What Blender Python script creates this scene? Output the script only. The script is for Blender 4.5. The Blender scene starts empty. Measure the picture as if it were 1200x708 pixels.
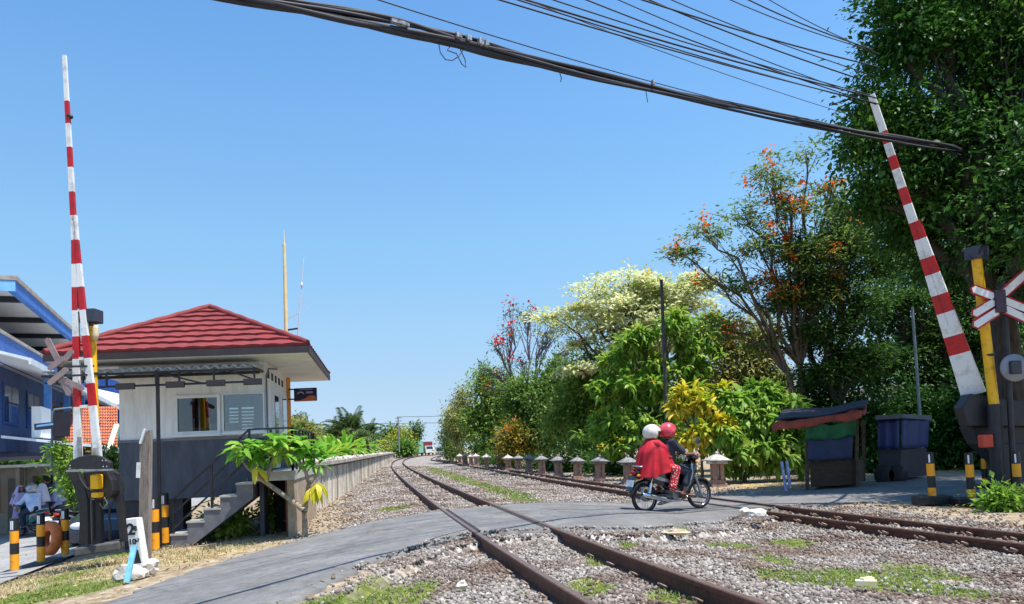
import bpy, math, random
import numpy as np
from mathutils import Vector, Matrix
random.seed(7); RNG = np.random.default_rng(11)
SC = bpy.context.scene; COL = SC.collection
R = math.radians
# ------------------------------------------------------------ camera geometry (1200 x 708 picture)
FPX, CAMH, HOR = 880.0, 1.1, 523.0
PITCH, ROLL = R(3.0), R(2.3)
_F = Vector((0, math.cos(PITCH), math.sin(PITCH))); _R0 = Vector((1, 0, 0)); _U0 = Vector((0, -math.sin(PITCH), math.cos(PITCH)))
_R = math.cos(ROLL)*_R0 - math.sin(ROLL)*_U0; _U = math.sin(ROLL)*_R0 + math.cos(ROLL)*_U0
_d = Vector((0, 1, 0)); CY = HOR + FPX*_d.dot(_U)/_d.dot(_F)
EYE = Vector((0, 0, CAMH))
def ray(x, y):
    d = _F*FPX + _R*(x-600) - _U*(y-CY); return d/d.y
def G(x, y, z=0.0):
    d = ray(x, y); return EYE + d*((z-CAMH)/d.z)
def AT(x, y, Y): return EYE + ray(x, y)*Y
def proj_np(P):
    V = P - np.array(EYE); f = V@np.array(_F)
    f = np.where(f < .05, .05, f)
    return 600+FPX*(V@np.array(_R))/f, CY-FPX*(V@np.array(_U))/f, V@np.array(_F)
cam = bpy.data.cameras.new('camera'); co = bpy.data.objects.new('camera', cam); COL.objects.link(co)
cam.sensor_width = 36; cam.lens = 36*FPX/1200; cam.shift_y = (CY-354)/1200.0
cam.clip_start = .05; cam.clip_end = 5000
co.matrix_world = Matrix(((_R.x, _U.x, -_F.x, 0), (_R.y, _U.y, -_F.y, 0), (_R.z, _U.z, -_F.z, CAMH), (0, 0, 0, 1)))
SC.camera = co
# ------------------------------------------------------------ world and sun
SUN_EL, SUN_AZ = R(70), R(-27)      # azimuth from +X towards +Y
w = bpy.data.worlds.new('World'); SC.world = w; w.use_nodes = True
nt = w.node_tree; bg = nt.nodes['Background']
sky = nt.nodes.new('ShaderNodeTexSky'); sky.sky_type = 'NISHITA'; sky.sun_disc = False
sky.sun_elevation = SUN_EL; sky.sun_rotation = math.pi/2 - SUN_AZ
sky.air_density = 1.0; sky.dust_density = .3; sky.ozone_density = 2.0; sky.altitude = 0
# clear tropical sky: the lookup is lifted a little off the white horizon and graded by height above it
_tc = nt.nodes.new('ShaderNodeTexCoord'); _mp = nt.nodes.new('ShaderNodeMapping'); _mp.inputs['Scale'].default_value = (1, 1, .9); _mp.inputs['Location'].default_value = (0, 0, .1)
nt.links.new(_tc.outputs['Generated'], _mp.inputs[0]); nt.links.new(_mp.outputs[0], sky.inputs[0])
_sp = nt.nodes.new('ShaderNodeSeparateXYZ'); nt.links.new(_tc.outputs['Generated'], _sp.inputs[0])
_rp = nt.nodes.new('ShaderNodeValToRGB'); _e = _rp.color_ramp.elements
SKYT = [(0, (.86,.775,.785,1)), (.076, (.96,.92,.865,1)), (.155, (1.02,1.095,1.02,1)), (.27, (1.0,1.265,1.21,1)), (.41, (.935,1.27,1.34,1)), (.51, (.82,1.21,1.37,1)), (1, (.79,1.15,1.33,1))]
while len(_e) < len(SKYT): _e.new(.5)
for _i, (_p, _c) in enumerate(SKYT): _e[_i].position = _p; _e[_i].color = _c
nt.links.new(_sp.outputs[2], _rp.inputs[0])
_mx = nt.nodes.new('ShaderNodeMix'); _mx.data_type = 'RGBA'; _mx.blend_type = 'MULTIPLY'; _mx.inputs[0].default_value = 1; _mx.clamp_result = False
nt.links.new(sky.outputs[0], _mx.inputs[6]); nt.links.new(_rp.outputs[0], _mx.inputs[7]); nt.links.new(_mx.outputs[2], bg.inputs[0]); bg.inputs[1].default_value = .13
sl = bpy.data.lights.new('sun', 'SUN'); sl.energy = 4.9; sl.angle = R(.55); sl.color = (1, .955, .88)
so = bpy.data.objects.new('sun', sl); COL.objects.link(so)
SD = Vector((math.cos(SUN_EL)*math.cos(SUN_AZ), math.cos(SUN_EL)*math.sin(SUN_AZ), math.sin(SUN_EL)))
so.rotation_euler = SD.to_track_quat('Z', 'Y').to_euler(); so.location = (20, 0, 40)
vs = SC.view_settings; vs.view_transform = 'Standard'; vs.look = 'None'; vs.gamma = 1; vs.use_curve_mapping = False; vs.exposure = .53
SC.cycles.max_bounces = 8; SC.cycles.transparent_max_bounces = 8
# ------------------------------------------------------------ materials
def S(r, g, b):
    f = lambda c: (c/255/12.92) if c/255 <= .04045 else ((c/255+.055)/1.055)**2.4
    return (f(r), f(g), f(b), 1)
MATS = {}
def M(name, c, c2=None, scale=6, rough=.6, metal=0, bump=0, bscale=60, lo=.35, hi=.65, spec=.5, stretch=None, coat=0, detail=6):
    if name in MATS: return MATS[name]
    m = bpy.data.materials.new(name); m.use_nodes = True; t = m.node_tree; N = t.nodes; L = t.links
    b = N['Principled BSDF']
    b.inputs['Roughness'].default_value = rough; b.inputs['Metallic'].default_value = metal
    b.inputs['Specular IOR Level'].default_value = spec; b.inputs['Coat Weight'].default_value = coat
    c = tuple(c)[:3]+(1,)
    if c2 is None: c2 = tuple(x*.72 for x in c[:3])
    c2 = tuple(c2)[:3]+(1,)
    tc = N.new('ShaderNodeTexCoord'); src = tc.outputs['Object']
    if stretch:
        mp = N.new('ShaderNodeMapping'); mp.inputs['Scale'].default_value = stretch; L.new(src, mp.inputs[0]); src = mp.outputs[0]
    n = N.new('ShaderNodeTexNoise'); n.inputs['Scale'].default_value = scale; n.inputs['Detail'].default_value = detail; n.inputs['Roughness'].default_value = .65
    L.new(src, n.inputs['Vector'])
    r = N.new('ShaderNodeValToRGB'); r.color_ramp.elements[0].position = lo; r.color_ramp.elements[1].position = hi
    r.color_ramp.elements[0].color = c2; r.color_ramp.elements[1].color = c
    L.new(n.outputs['Fac'], r.inputs[0]); L.new(r.outputs[0], b.inputs['Base Color'])
    if bump:
        n2 = N.new('ShaderNodeTexNoise'); n2.inputs['Scale'].default_value = bscale; n2.inputs['Detail'].default_value = 5; L.new(tc.outputs['Object'], n2.inputs['Vector'])
        bp = N.new('ShaderNodeBump'); bp.inputs['Strength'].default_value = bump; bp.inputs['Distance'].default_value = .02
        L.new(n2.outputs['Fac'], bp.inputs['Height']); L.new(bp.outputs[0], b.inputs['Normal'])
    MATS[name] = m; return m
def LEAF(name, cols, trans=.35, rough=.5, nscale=1.5):
    """leaf material: hue differs from leaf to leaf and from branch to branch"""
    if name in MATS: return MATS[name]
    m = bpy.data.materials.new(name); m.use_nodes = True; t = m.node_tree; N = t.nodes; L = t.links
    b = N['Principled BSDF']; b.inputs['Roughness'].default_value = rough; b.inputs['Specular IOR Level'].default_value = .35
    g = N.new('ShaderNodeNewGeometry'); tc = N.new('ShaderNodeTexCoord')
    n = N.new('ShaderNodeTexNoise'); n.inputs['Scale'].default_value = nscale; n.inputs['Detail'].default_value = 3; L.new(tc.outputs['Object'], n.inputs[0])
    a = N.new('ShaderNodeMath'); a.operation = 'MULTIPLY_ADD'; a.inputs[1].default_value = .55; L.new(g.outputs['Random Per Island'], a.inputs[0])
    s = N.new('ShaderNodeMath'); s.operation = 'MULTIPLY_ADD'; s.inputs[1].default_value = 1.5; s.inputs[2].default_value = -.52; L.new(n.outputs['Fac'], s.inputs[0]); L.new(s.outputs[0], a.inputs[2])
    r = N.new('ShaderNodeValToRGB'); e = r.color_ramp.elements
    while len(e) < len(cols): e.new(.5)
    for i, c in enumerate(cols): e[i].position = i/(len(cols)-1); e[i].color = tuple(c)[:3]+(1,)
    L.new(a.outputs[0], r.inputs[0]); L.new(r.outputs[0], b.inputs['Base Color'])
    tr = N.new('ShaderNodeBsdfTranslucent'); mx = N.new('ShaderNodeMixShader'); mx.inputs[0].default_value = trans
    L.new(r.outputs[0], tr.inputs[0]); L.new(b.outputs[0], mx.inputs[1]); L.new(tr.outputs[0], mx.inputs[2])
    L.new(mx.outputs[0], N['Material Output'].inputs[0]); MATS[name] = m; return m
def GLASS(name, c, rough=.04):
    if name in MATS: return MATS[name]
    m = M(name, c, c, rough=rough, spec=.9); return m
# ------------------------------------------------------------ mesh builder
class MB:
    def __init__(s): s.v = []; s.f = []; s.m = []; s.sm = []
    def add(s, v, f, mi=0, sm=False):
        o = len(s.v); s.v += [tuple(p) for p in v]
        for q in f: s.f.append(tuple(i+o for i in q)); s.m.append(mi); s.sm.append(sm)
        return s
    def box(s, c, d, rz=0, rot=None, mi=0, taper=1.0):
        x, y, z = d[0]/2, d[1]/2, d[2]/2
        P = [(-x,-y,-z),(x,-y,-z),(x,y,-z),(-x,y,-z),(-x*taper,-y*taper,z),(x*taper,-y*taper,z),(x*taper,y*taper,z),(-x*taper,y*taper,z)]
        q = rot if rot is not None else Matrix.Rotation(rz, 3, 'Z')
        c = Vector(c); P = [c + q @ Vector(p) for p in P]
        return s.add(P, [(0,3,2,1),(4,5,6,7),(0,1,5,4),(1,2,6,5),(2,3,7,6),(3,0,4,7)], mi)
    def hexa(s, P, mi=0):   # 4 bottom points ccw, 4 top points
        return s.add(P, [(0,3,2,1),(4,5,6,7),(0,1,5,4),(1,2,6,5),(2,3,7,6),(3,0,4,7)], mi)
    def bar(s, p0, p1, w, h=None, up=(0,0,1), mi=0, w1=None, h1=None):
        h = h or w; w1 = w1 or w; h1 = h1 or h
        p0, p1 = Vector(p0), Vector(p1); t = (p1-p0).normalized(); u = Vector(up)
        if abs(t.dot(u)) > .98: u = Vector((0,1,0)) if abs(t.y) < .9 else Vector((1,0,0))
        a = t.cross(u).normalized(); b = a.cross(t).normalized()
        P = [p0-a*w/2-b*h/2, p0+a*w/2-b*h/2, p0+a*w/2+b*h/2, p0-a*w/2+b*h/2, p1-a*w1/2-b*h1/2, p1+a*w1/2-b*h1/2, p1+a*w1/2+b*h1/2, p1-a*w1/2+b*h1/2]
        return s.hexa(P, mi)
    def tube(s, pts, r, n=8, mi=0, sm=True, caps=True):
        pts = [Vector(p) for p in pts]; k = len(pts)
        if not hasattr(r, '__len__'): r = [r]*k
        t = (pts[1]-pts[0]).normalized(); u = Vector((0,0,1)) if abs(t.z) < .9 else Vector((1,0,0))
        a = t.cross(u).normalized(); V = []
        for i, p in enumerate(pts):
            t = (pts[min(i+1,k-1)]-pts[max(i-1,0)]).normalized()
            a = (a - t*a.dot(t)); a = a.normalized() if a.length > 1e-6 else t.orthogonal().normalized()
            b = t.cross(a)
            for j in range(n):
                an = 2*math.pi*j/n; V.append(p + (a*math.cos(an)+b*math.sin(an))*r[i])
        F = [(i*n+j, i*n+(j+1)%n, (i+1)*n+(j+1)%n, (i+1)*n+j) for i in range(k-1) for j in range(n)]
        s.add(V, F, mi, sm)
        if caps: s.add([V[j] for j in range(n)], [tuple(range(n))[::-1]], mi); s.add([V[(k-1)*n+j] for j in range(n)], [tuple(range(n))], mi)
        return s
    def lathe(s, prof, c=(0,0,0), n=20, rot=None, mi=0, sm=True, arc=None):
        c = Vector(c); q = rot if rot is not None else Matrix.Identity(3); V = []
        for r, z in prof:
            for j in range(n):
                an = 2*math.pi*j/n; V.append(c + q @ Vector((r*math.cos(an), r*math.sin(an), z)))
        F = [(i*n+j, i*n+(j+1)%n, (i+1)*n+(j+1)%n, (i+1)*n+j) for i in range(len(prof)-1) for j in range(n)]
        return s.add(V, F, mi, sm)
    def prism(s, poly, w, fr, mi=0, w1=None):
        """polygon of (a,b) pairs, extruded to +-w/2; fr maps (a,b,c) to a point"""
        n = len(poly); V = [fr(a,b,-w/2) for a,b in poly]+[fr(a,b,w/2) for a,b in poly]
        F = [tuple(range(n))[::-1], tuple(range(n,2*n))]+[(i,(i+1)%n,n+(i+1)%n,n+i) for i in range(n)]
        return s.add(V, F, mi)
    def ball(s, c, r, n=12, k=8, mi=0, rot=None):
        if not hasattr(r, '__len__'): r = (r, r, r)
        q = rot if rot is not None else Matrix.Identity(3); c = Vector(c)
        V = [c + q@Vector((r[0]*math.sin(math.pi*i/k)*math.cos(2*math.pi*j/n), r[1]*math.sin(math.pi*i/k)*math.sin(2*math.pi*j/n), r[2]*math.cos(math.pi*i/k))) for i in range(k+1) for j in range(n)]
        return s.add(V, [(i*n+j, (i+1)*n+j, (i+1)*n+(j+1)%n, i*n+(j+1)%n) for i in range(k) for j in range(n)], mi, True)
    def cap(s, p0, p1, r0, r1=None, n=10, mi=0):
        r1 = r1 or r0; s.ball(p0, r0, n, 8, mi); s.ball(p1, r1, n, 8, mi); return s.tube([p0, p1], [r0, r1], n, mi)
    def build(s, name, mats, parent=None, origin=None, bevel=0, seg=2):
        o = root_loc(parent) if parent is not None else Vector(origin if origin is not None else (0,0,0))
        me = bpy.data.meshes.new(name); me.from_pydata([(a-o.x, b-o.y, c-o.z) for a,b,c in s.v], [], s.f)
        mats = mats if isinstance(mats, (list, tuple)) else [mats]
        for m in mats: me.materials.append(m)
        me.polygons.foreach_set('material_index', s.m); me.polygons.foreach_set('use_smooth', s.sm); me.update()
        ob = bpy.data.objects.new(name, me); COL.objects.link(ob)
        if parent is not None: ob.parent = parent
        else: ob.location = o
        if bevel:
            b = ob.modifiers.new('bevel', 'BEVEL'); b.width = bevel; b.segments = seg; b.limit_method = 'ANGLE'; b.angle_limit = R(40)
        return ob
def root_loc(o):
    while o.parent is not None: o = o.parent
    return o.location.copy()
def tag(o, label, cat, group=None):
    o['label'] = label; o['category'] = cat
    if group: o['group'] = group
    return o
def thing(name, label, cat, loc=(0,0,0), group=None):
    o = bpy.data.objects.new(name, None); o.empty_display_size = .2; COL.objects.link(o); o.location = loc
    return tag(o, label, cat, group)
def struct(o): o['kind'] = 'structure'; return o
def dup(root, loc, rz=0.0, label=None, scale=None):
    r = root.copy(); COL.objects.link(r); r.location = loc; r.rotation_euler = (0,0,rz)
    if label: r['label'] = label
    if scale: r.scale = (scale,)*3
    for ch in list(root.children):
        c = ch.copy(); COL.objects.link(c); c.parent = r
        for g in list(ch.children):
            d = g.copy(); COL.objects.link(d); d.parent = c
    return r
def np_mesh(name, V, T, mats, parent=None, origin=(0,0,0), mi=None, k=3):
    o = np.array(root_loc(parent) if parent is not None else origin)
    me = bpy.data.meshes.new(name); V = np.asarray(V, np.float32)-o.astype(np.float32); T = np.asarray(T, np.int32)
    me.vertices.add(len(V)); me.vertices.foreach_set('co', V.ravel())
    me.loops.add(T.size); me.loops.foreach_set('vertex_index', T.ravel())
    me.polygons.add(len(T)); me.polygons.foreach_set('loop_start', np.arange(0, T.size, k, dtype=np.int32))
    mats = mats if isinstance(mats, (list, tuple)) else [mats]
    for m in mats: me.materials.append(m)
    if mi is not None: me.polygons.foreach_set('material_index', np.asarray(mi, np.int32))
    me.update(calc_edges=True); me.validate()
    ob = bpy.data.objects.new(name, me); COL.objects.link(ob)
    if parent is not None: ob.parent = parent
    else: ob.location = tuple(o)
    return ob
def text_mesh(txt, size, mat, parent, name='lettering', fr=None, align='CENTER', thick=.002, bold=0):
    cu = bpy.data.curves.new('t', 'FONT'); cu.body = txt; cu.size = size; cu.align_x = align; cu.align_y = 'CENTER'; cu.extrude = thick; cu.offset = bold
    ob = bpy.data.objects.new('t', cu); COL.objects.link(ob); bpy.context.view_layer.update()
    dg = bpy.context.evaluated_depsgraph_get(); me = bpy.data.meshes.new_from_object(ob.evaluated_get(dg)); bpy.data.objects.remove(ob)
    o = root_loc(parent)
    for v in me.vertices: v.co = Vector(fr(v.co.x, v.co.y, v.co.z)) - o
    me.materials.clear(); me.materials.append(mat)
    q = bpy.data.objects.new(name, me); COL.objects.link(q); q.parent = parent; return q
def remesh(mb, name, mat, parent, voxel=.012, smooth=6):
    """grow one continuous skin over the overlapping volumes of mb"""
    me = bpy.data.meshes.new('tmp'); me.from_pydata(mb.v, [], mb.f)
    ob = bpy.data.objects.new('tmp', me); COL.objects.link(ob)
    r = ob.modifiers.new('r', 'REMESH'); r.mode = 'VOXEL'; r.voxel_size = voxel
    if smooth: sm = ob.modifiers.new('s', 'SMOOTH'); sm.iterations = smooth; sm.factor = .5
    bpy.context.view_layer.update(); dg = bpy.context.evaluated_depsgraph_get()
    nm = bpy.data.meshes.new_from_object(ob.evaluated_get(dg)); bpy.data.objects.remove(ob); bpy.data.meshes.remove(me)
    nm.name = name; nm.materials.clear(); nm.materials.append(mat); nm.polygons.foreach_set('use_smooth', [True]*len(nm.polygons))
    q = bpy.data.objects.new(name, nm); COL.objects.link(q); q.parent = parent; return q
def noise2(x, y, seed=0, sc=1.0):
    """cheap smooth value noise, numpy"""
    x = np.asarray(x)*sc+seed*17.3; y = np.asarray(y)*sc-seed*9.1
    xi = np.floor(x).astype(np.int64); yi = np.floor(y).astype(np.int64); fx = x-xi; fy = y-yi
    fx = fx*fx*(3-2*fx); fy = fy*fy*(3-2*fy)
    def h(a, b):
        n = (a*374761393 + b*668265263 + seed*1442695) & 0x7fffffff
        n = ((n ^ (n >> 13))*1274126177) & 0x7fffffff
        return ((n ^ (n >> 16)) & 0xffff)/65535.0
    return (h(xi,yi)*(1-fx)+h(xi+1,yi)*fx)*(1-fy)+(h(xi,yi+1)*(1-fx)+h(xi+1,yi+1)*fx)*fy
# ------------------------------------------------------------ shared materials
WHITE = M('white_paint', S(228,228,226), S(178,174,166), scale=5, rough=.55, lo=.28, hi=.5, bump=.08)
REDP = M('red_paint', S(188,26,32), S(140,30,36), scale=6, rough=.5, lo=.28, hi=.52, bump=.08)
YEL = M('yellow_paint', S(244,182,14), S(196,136,20), scale=6, rough=.5, lo=.3, hi=.5, bump=.06)
ORANGE = M('orange_paint', S(250,164,24), S(206,118,24), scale=9, rough=.55, lo=.28, hi=.48)
BLACK = M('black_paint', S(38,38,42), S(24,24,28), scale=6, rough=.5)
BLACKM = M('black_metal', S(46,46,50), S(30,29,30), scale=9, rough=.45, metal=.2)
STEEL = M('galvanised_steel', S(170,172,175), S(130,132,136), scale=12, rough=.4, metal=.6)
CHROME = M('chrome', S(215,215,220), S(190,190,196), rough=.18, metal=1)
RUBBER = M('tyre_rubber', S(40,39,38), S(28,28,28), scale=20, rough=.85)
CONC = M('concrete', S(178,172,162), S(140,134,124), scale=4, rough=.9, bump=.25, bscale=40)
CONCD = M('dark_concrete', S(92,90,90), S(66,65,66), scale=5, rough=.9, bump=.2)
BARK = M('bark', S(128,108,88), S(78,64,52), scale=9, rough=.95, bump=.6, bscale=25, stretch=(1,1,.25))
BARKD = M('dark_bark', S(84,72,62), S(50,43,38), scale=9, rough=.95, bump=.5, bscale=25, stretch=(1,1,.25))
REFL = M('reflector_white', S(236,238,242), S(220,222,226), rough=.25)
# ------------------------------------------------------------ track alignment (from the ground plane)
Y1 = np.array([3, 5.2, 6, 7.5, 9.5, 12.4, 14.6, 18, 22, 30, 39, 49, 62, 75, 92, 117, 150, 200, 300])
_l1 = [(0.54,5.31),(-0.08,7.87),(-0.57,10.37),(-1.37,14.1),(-1.95,16.68),(-2.87,21.27),(-4.75,30.82),(-7.75,47.91),(-11.69,72.86),(-16.61,111.3),(-18.72,145.76)]
_r1 = [(1.59,5.02),(1.35,5.93),(1.07,7.21),(0.79,8.62),(0.41,10.79),(-0.57,15.17),(-1.27,18.99),(-3.16,29.29),(-6.9,49.61),(-11.52,78.75),(-17.05,122.93)]
_pts = [(x+.53, y) for x, y in _l1]+[(x-.53, y) for x, y in _r1]
_w = [1/math.sqrt(y) for x, y in _pts]
C1 = np.polyfit([math.sqrt(y) for x, y in _pts], [x for x, y in _pts], 4, w=_w)
def xt1(y): y = np.maximum(np.asarray(y, float), 3.0); return np.where(y < 150, np.polyval(C1, np.sqrt(np.minimum(y,150))), np.polyval(C1, math.sqrt(150.)) + (y-150)*.0+ np.maximum(y-150,0)**2*.012)
Z2 = -.22
_a2 = [(1200,637),(1080,620.5),(984,610),(900,599.5),(858,595),(736.7,575.8),(650,561.7),(585,552),(520,541),(503.7,535)]
_b2 = [(1200,625),(1140,618),(1020,605.5),(945,596.5),(870,587.5),(736.7,570.4),(650,556.8),(585,549.4),(520,539),(510.8,535)]
_pa = [G(x, y, Z2) for x, y in _a2]; _pb = [G(x, y, Z2) for x, y in _b2]
_p2 = [(p.x+.36, p.y) for p in _pa if p.y < 100]+[(p.x-.36, p.y) for p in _pb if p.y < 100]
C2 = np.polyfit([math.sqrt(y) for x, y in _p2], [x for x, y in _p2], 3, w=[1/math.sqrt(y) for x, y in _p2])
def xt2(y):
    y = np.maximum(np.asarray(y, float), 3.0)
    return np.where(y < 100, np.polyval(C2, np.sqrt(np.minimum(y,100))), xt1(y) + (np.polyval(C2, 10.) - xt1(100.)))
GA1, GA2 = 1.04, .76
# ------------------------------------------------------------ ground heights, u = metres right of the near track's axis
_PU = np.array([-60, -30, -20, -13, -10, -8.2, -7.2, -6.5, -5, -4, -3, -2, -1, 0, 1.0, 2.0, 3.0, 3.5, 4.1, 4.9, 5.6, 8, 14, 40, 200])
_PH = np.array([-1.4,-1.4,-1.35,-1.2,-1.0,-.82,-.66,-.55,-.40,-.35,-.29,-.215,-.165,-.15,-.165,-.215,-.31,-.36,-.37,-.37,-.34,-.3,-.32,-.32,-.32])
_UR = np.array([-40,-9,-6,-5,-4,-3,-2,-1,-.6,1.0,2,3,3.6,4.6,5.5,8,15,60])
_HR = np.array([-1.3,-.7,-.42,-.34,-.27,-.18,-.08,-.02,-.013,-.013,-.07,-.15,-.232,-.232,-.25,-.27,-.29,-.3])
def base_h(x, y): return np.interp(x-xt1(y), _PU, _PH)
def road_h(x, y): return np.interp(x-xt1(y), _UR, _HR) + .01*(noise2(x, y, 5, .8)-.5)*(np.abs(x-xt1(y)-.2) > 1.0)
# road edges (near side, far side), matched point by point
_near = [(-2.6,-3), (-2.55,2), (-2.4,4.6), (-2.02,6.6), (-1.65,8.0), (-1.1,9.3), (-.6,10.05), (.39,10.1), (1.69,10.05), (3.2,11.9), (4.3,13.6), (5.6,14.9), (7.9,14.8), (11,15.3), (16,16), (30,18), (60,22)]
_far = [(-6.2,-3), (-5.3,2), (-4.7,5), (-4.3,7.4), (-4.15,9.4), (-3.5,11.3), (-2.45,12.9), (-1.4,13.9), (.1,14.9), (1.8,16.2), (3.4,17.1), (4.9,17.9), (7.6,19.3), (11.5,22.5), (16,25), (30,28), (60,36)]
def densify(P, k):
    P = np.array(P); t = np.arange(len(P)); tt = np.linspace(0, len(P)-1, (len(P)-1)*k+1)
    Q = np.stack([np.interp(tt, t, P[:,i]) for i in (0,1)], 1)
    for _ in range(6): Q[1:-1] = (Q[:-2]+Q[1:-1]*2+Q[2:])/4
    return Q
RN, RF = densify(_near, 14), densify(_far, 14)
ROADPOLY = np.concatenate([RN, RF[::-1]])
def in_poly(x, y, P):
    x = np.asarray(x); y = np.asarray(y); r = np.zeros(x.shape, bool); n = len(P)
    for i in range(n):
        x0, y0 = P[i]; x1, y1 = P[(i+1) % n]
        if y0 == y1: continue
        c = ((y0 > y) != (y1 > y)) & (x < (x1-x0)*(y-y0)/(y1-y0)+x0); r ^= c
    return r
def grow_poly(d):
    T = np.gradient(RN, axis=0); T /= np.linalg.norm(T, axis=1)[:,None]+1e-9; Nn = np.stack([T[:,1], -T[:,0]], 1)
    T2 = np.gradient(RF, axis=0); T2 /= np.linalg.norm(T2, axis=1)[:,None]+1e-9; N2 = np.stack([-T2[:,1], T2[:,0]], 1)
    return np.concatenate([RN+Nn*d, (RF+N2*d)[::-1]])
RP_G = grow_poly(.45); RP_S = grow_poly(-.10); RP_T = grow_poly(-.16)
def ground_h(x, y):
    h = base_h(x, y); h = h + .03*(noise2(x, y, 1, 1.3)-.5) + .02*(noise2(x, y, 2, 4.)-.5)
    rin = in_poly(x, y, ROADPOLY); rg = in_poly(x, y, RP_G)
    rh = road_h(x, y)
    h = np.where(rg & ~rin, np.clip(h, rh-.06, rh-.012), h)
    return np.where(rin, rh-.05, h)
# surface kinds
def blobs_mask(x, y, L):
    m = np.zeros(np.shape(x))
    for (px, py, z, rx, ry) in L:
        c = G(px, py, z); m = np.maximum(m, 1-np.sqrt(((x-c.x)/rx)**2+((y-c.y)/ry)**2))
    return np.where(m > 0, m + .5*(noise2(x, y, 3, 1.6)-.5)+.35*(noise2(x, y, 4, 5.)-.5), 0)
GREEN = [(455,700,-.2,.55,.9), (400,712,-.2,.7,.6), (490,690,-.2,.25,.6), (460,600,-.25,.5,.9), (500,725,-.2,.5,.5), (905,662,-.3,.3,.6), (860,640,-.26,.35,.5), (925,630,-.3,.35,.6), (960,690,-.35,.7,.7),
         (1030,690,-.37,.6,.5), (1090,705,-.38,.6,.4), (1000,680,-.36,.5,.5), (690,690,-.15,.25,.5), (700,655,-.15,.2,.5), (790,700,-.16,.3,.4), (800,592+30,-.2,.15,.4), (1160,592,-.3,.9,.5), (40,700,-.5,1.0,1.2), (100,690,-.45,.7,.7), (70,675,-.5,.6,.7), (130,650,-.5,.4,.8), (1080,672,-.37,.5,.6), (735,640,-.17,.2,.4)]
def masks(x, y):
    u = x-xt1(y); u2 = x-xt2(y)
    n1 = noise2(x, y, 6, .7); n2 = noise2(x, y, 7, 2.6)
    ball = np.clip((u+2.55+1.0*(n1-.5)+.8*(n2-.5))*2, 0, 1)*np.clip((1.75-u2+.8*(n1-.5))*3, 0, 1)
    strip = np.clip(1-np.abs(u-2.05-.3*(n1-.5))/.62, 0, 1)*np.clip((y-16.2)*.6, 0, 1)*np.clip((60-y)*.1, 0, 1)
    gr = np.maximum(np.clip(blobs_mask(x, y, GREEN)*3.2, 0, 1), np.clip((strip+.5*(n2-.5)+.35*(noise2(x,y,8,6.)-.5))*2.2, 0, 1)*(strip > .02))
    dry = np.clip(blobs_mask(x, y, [(110,665,-.5,1.6,2.4), (60,680,-.5,1.6,2.0), (190,655,-.4,1.3,1.6), (240,645,-.36,1.2,.9), (890,568,-.3,1.0,.9), (990,568,-.3,1.3,.5), (20,690,-.5,1.5,2.0)])*3, 0, 1)
    gr = gr*(1-.0*ball); return ball*(1-gr*.75), gr, dry*(1-gr)
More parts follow.
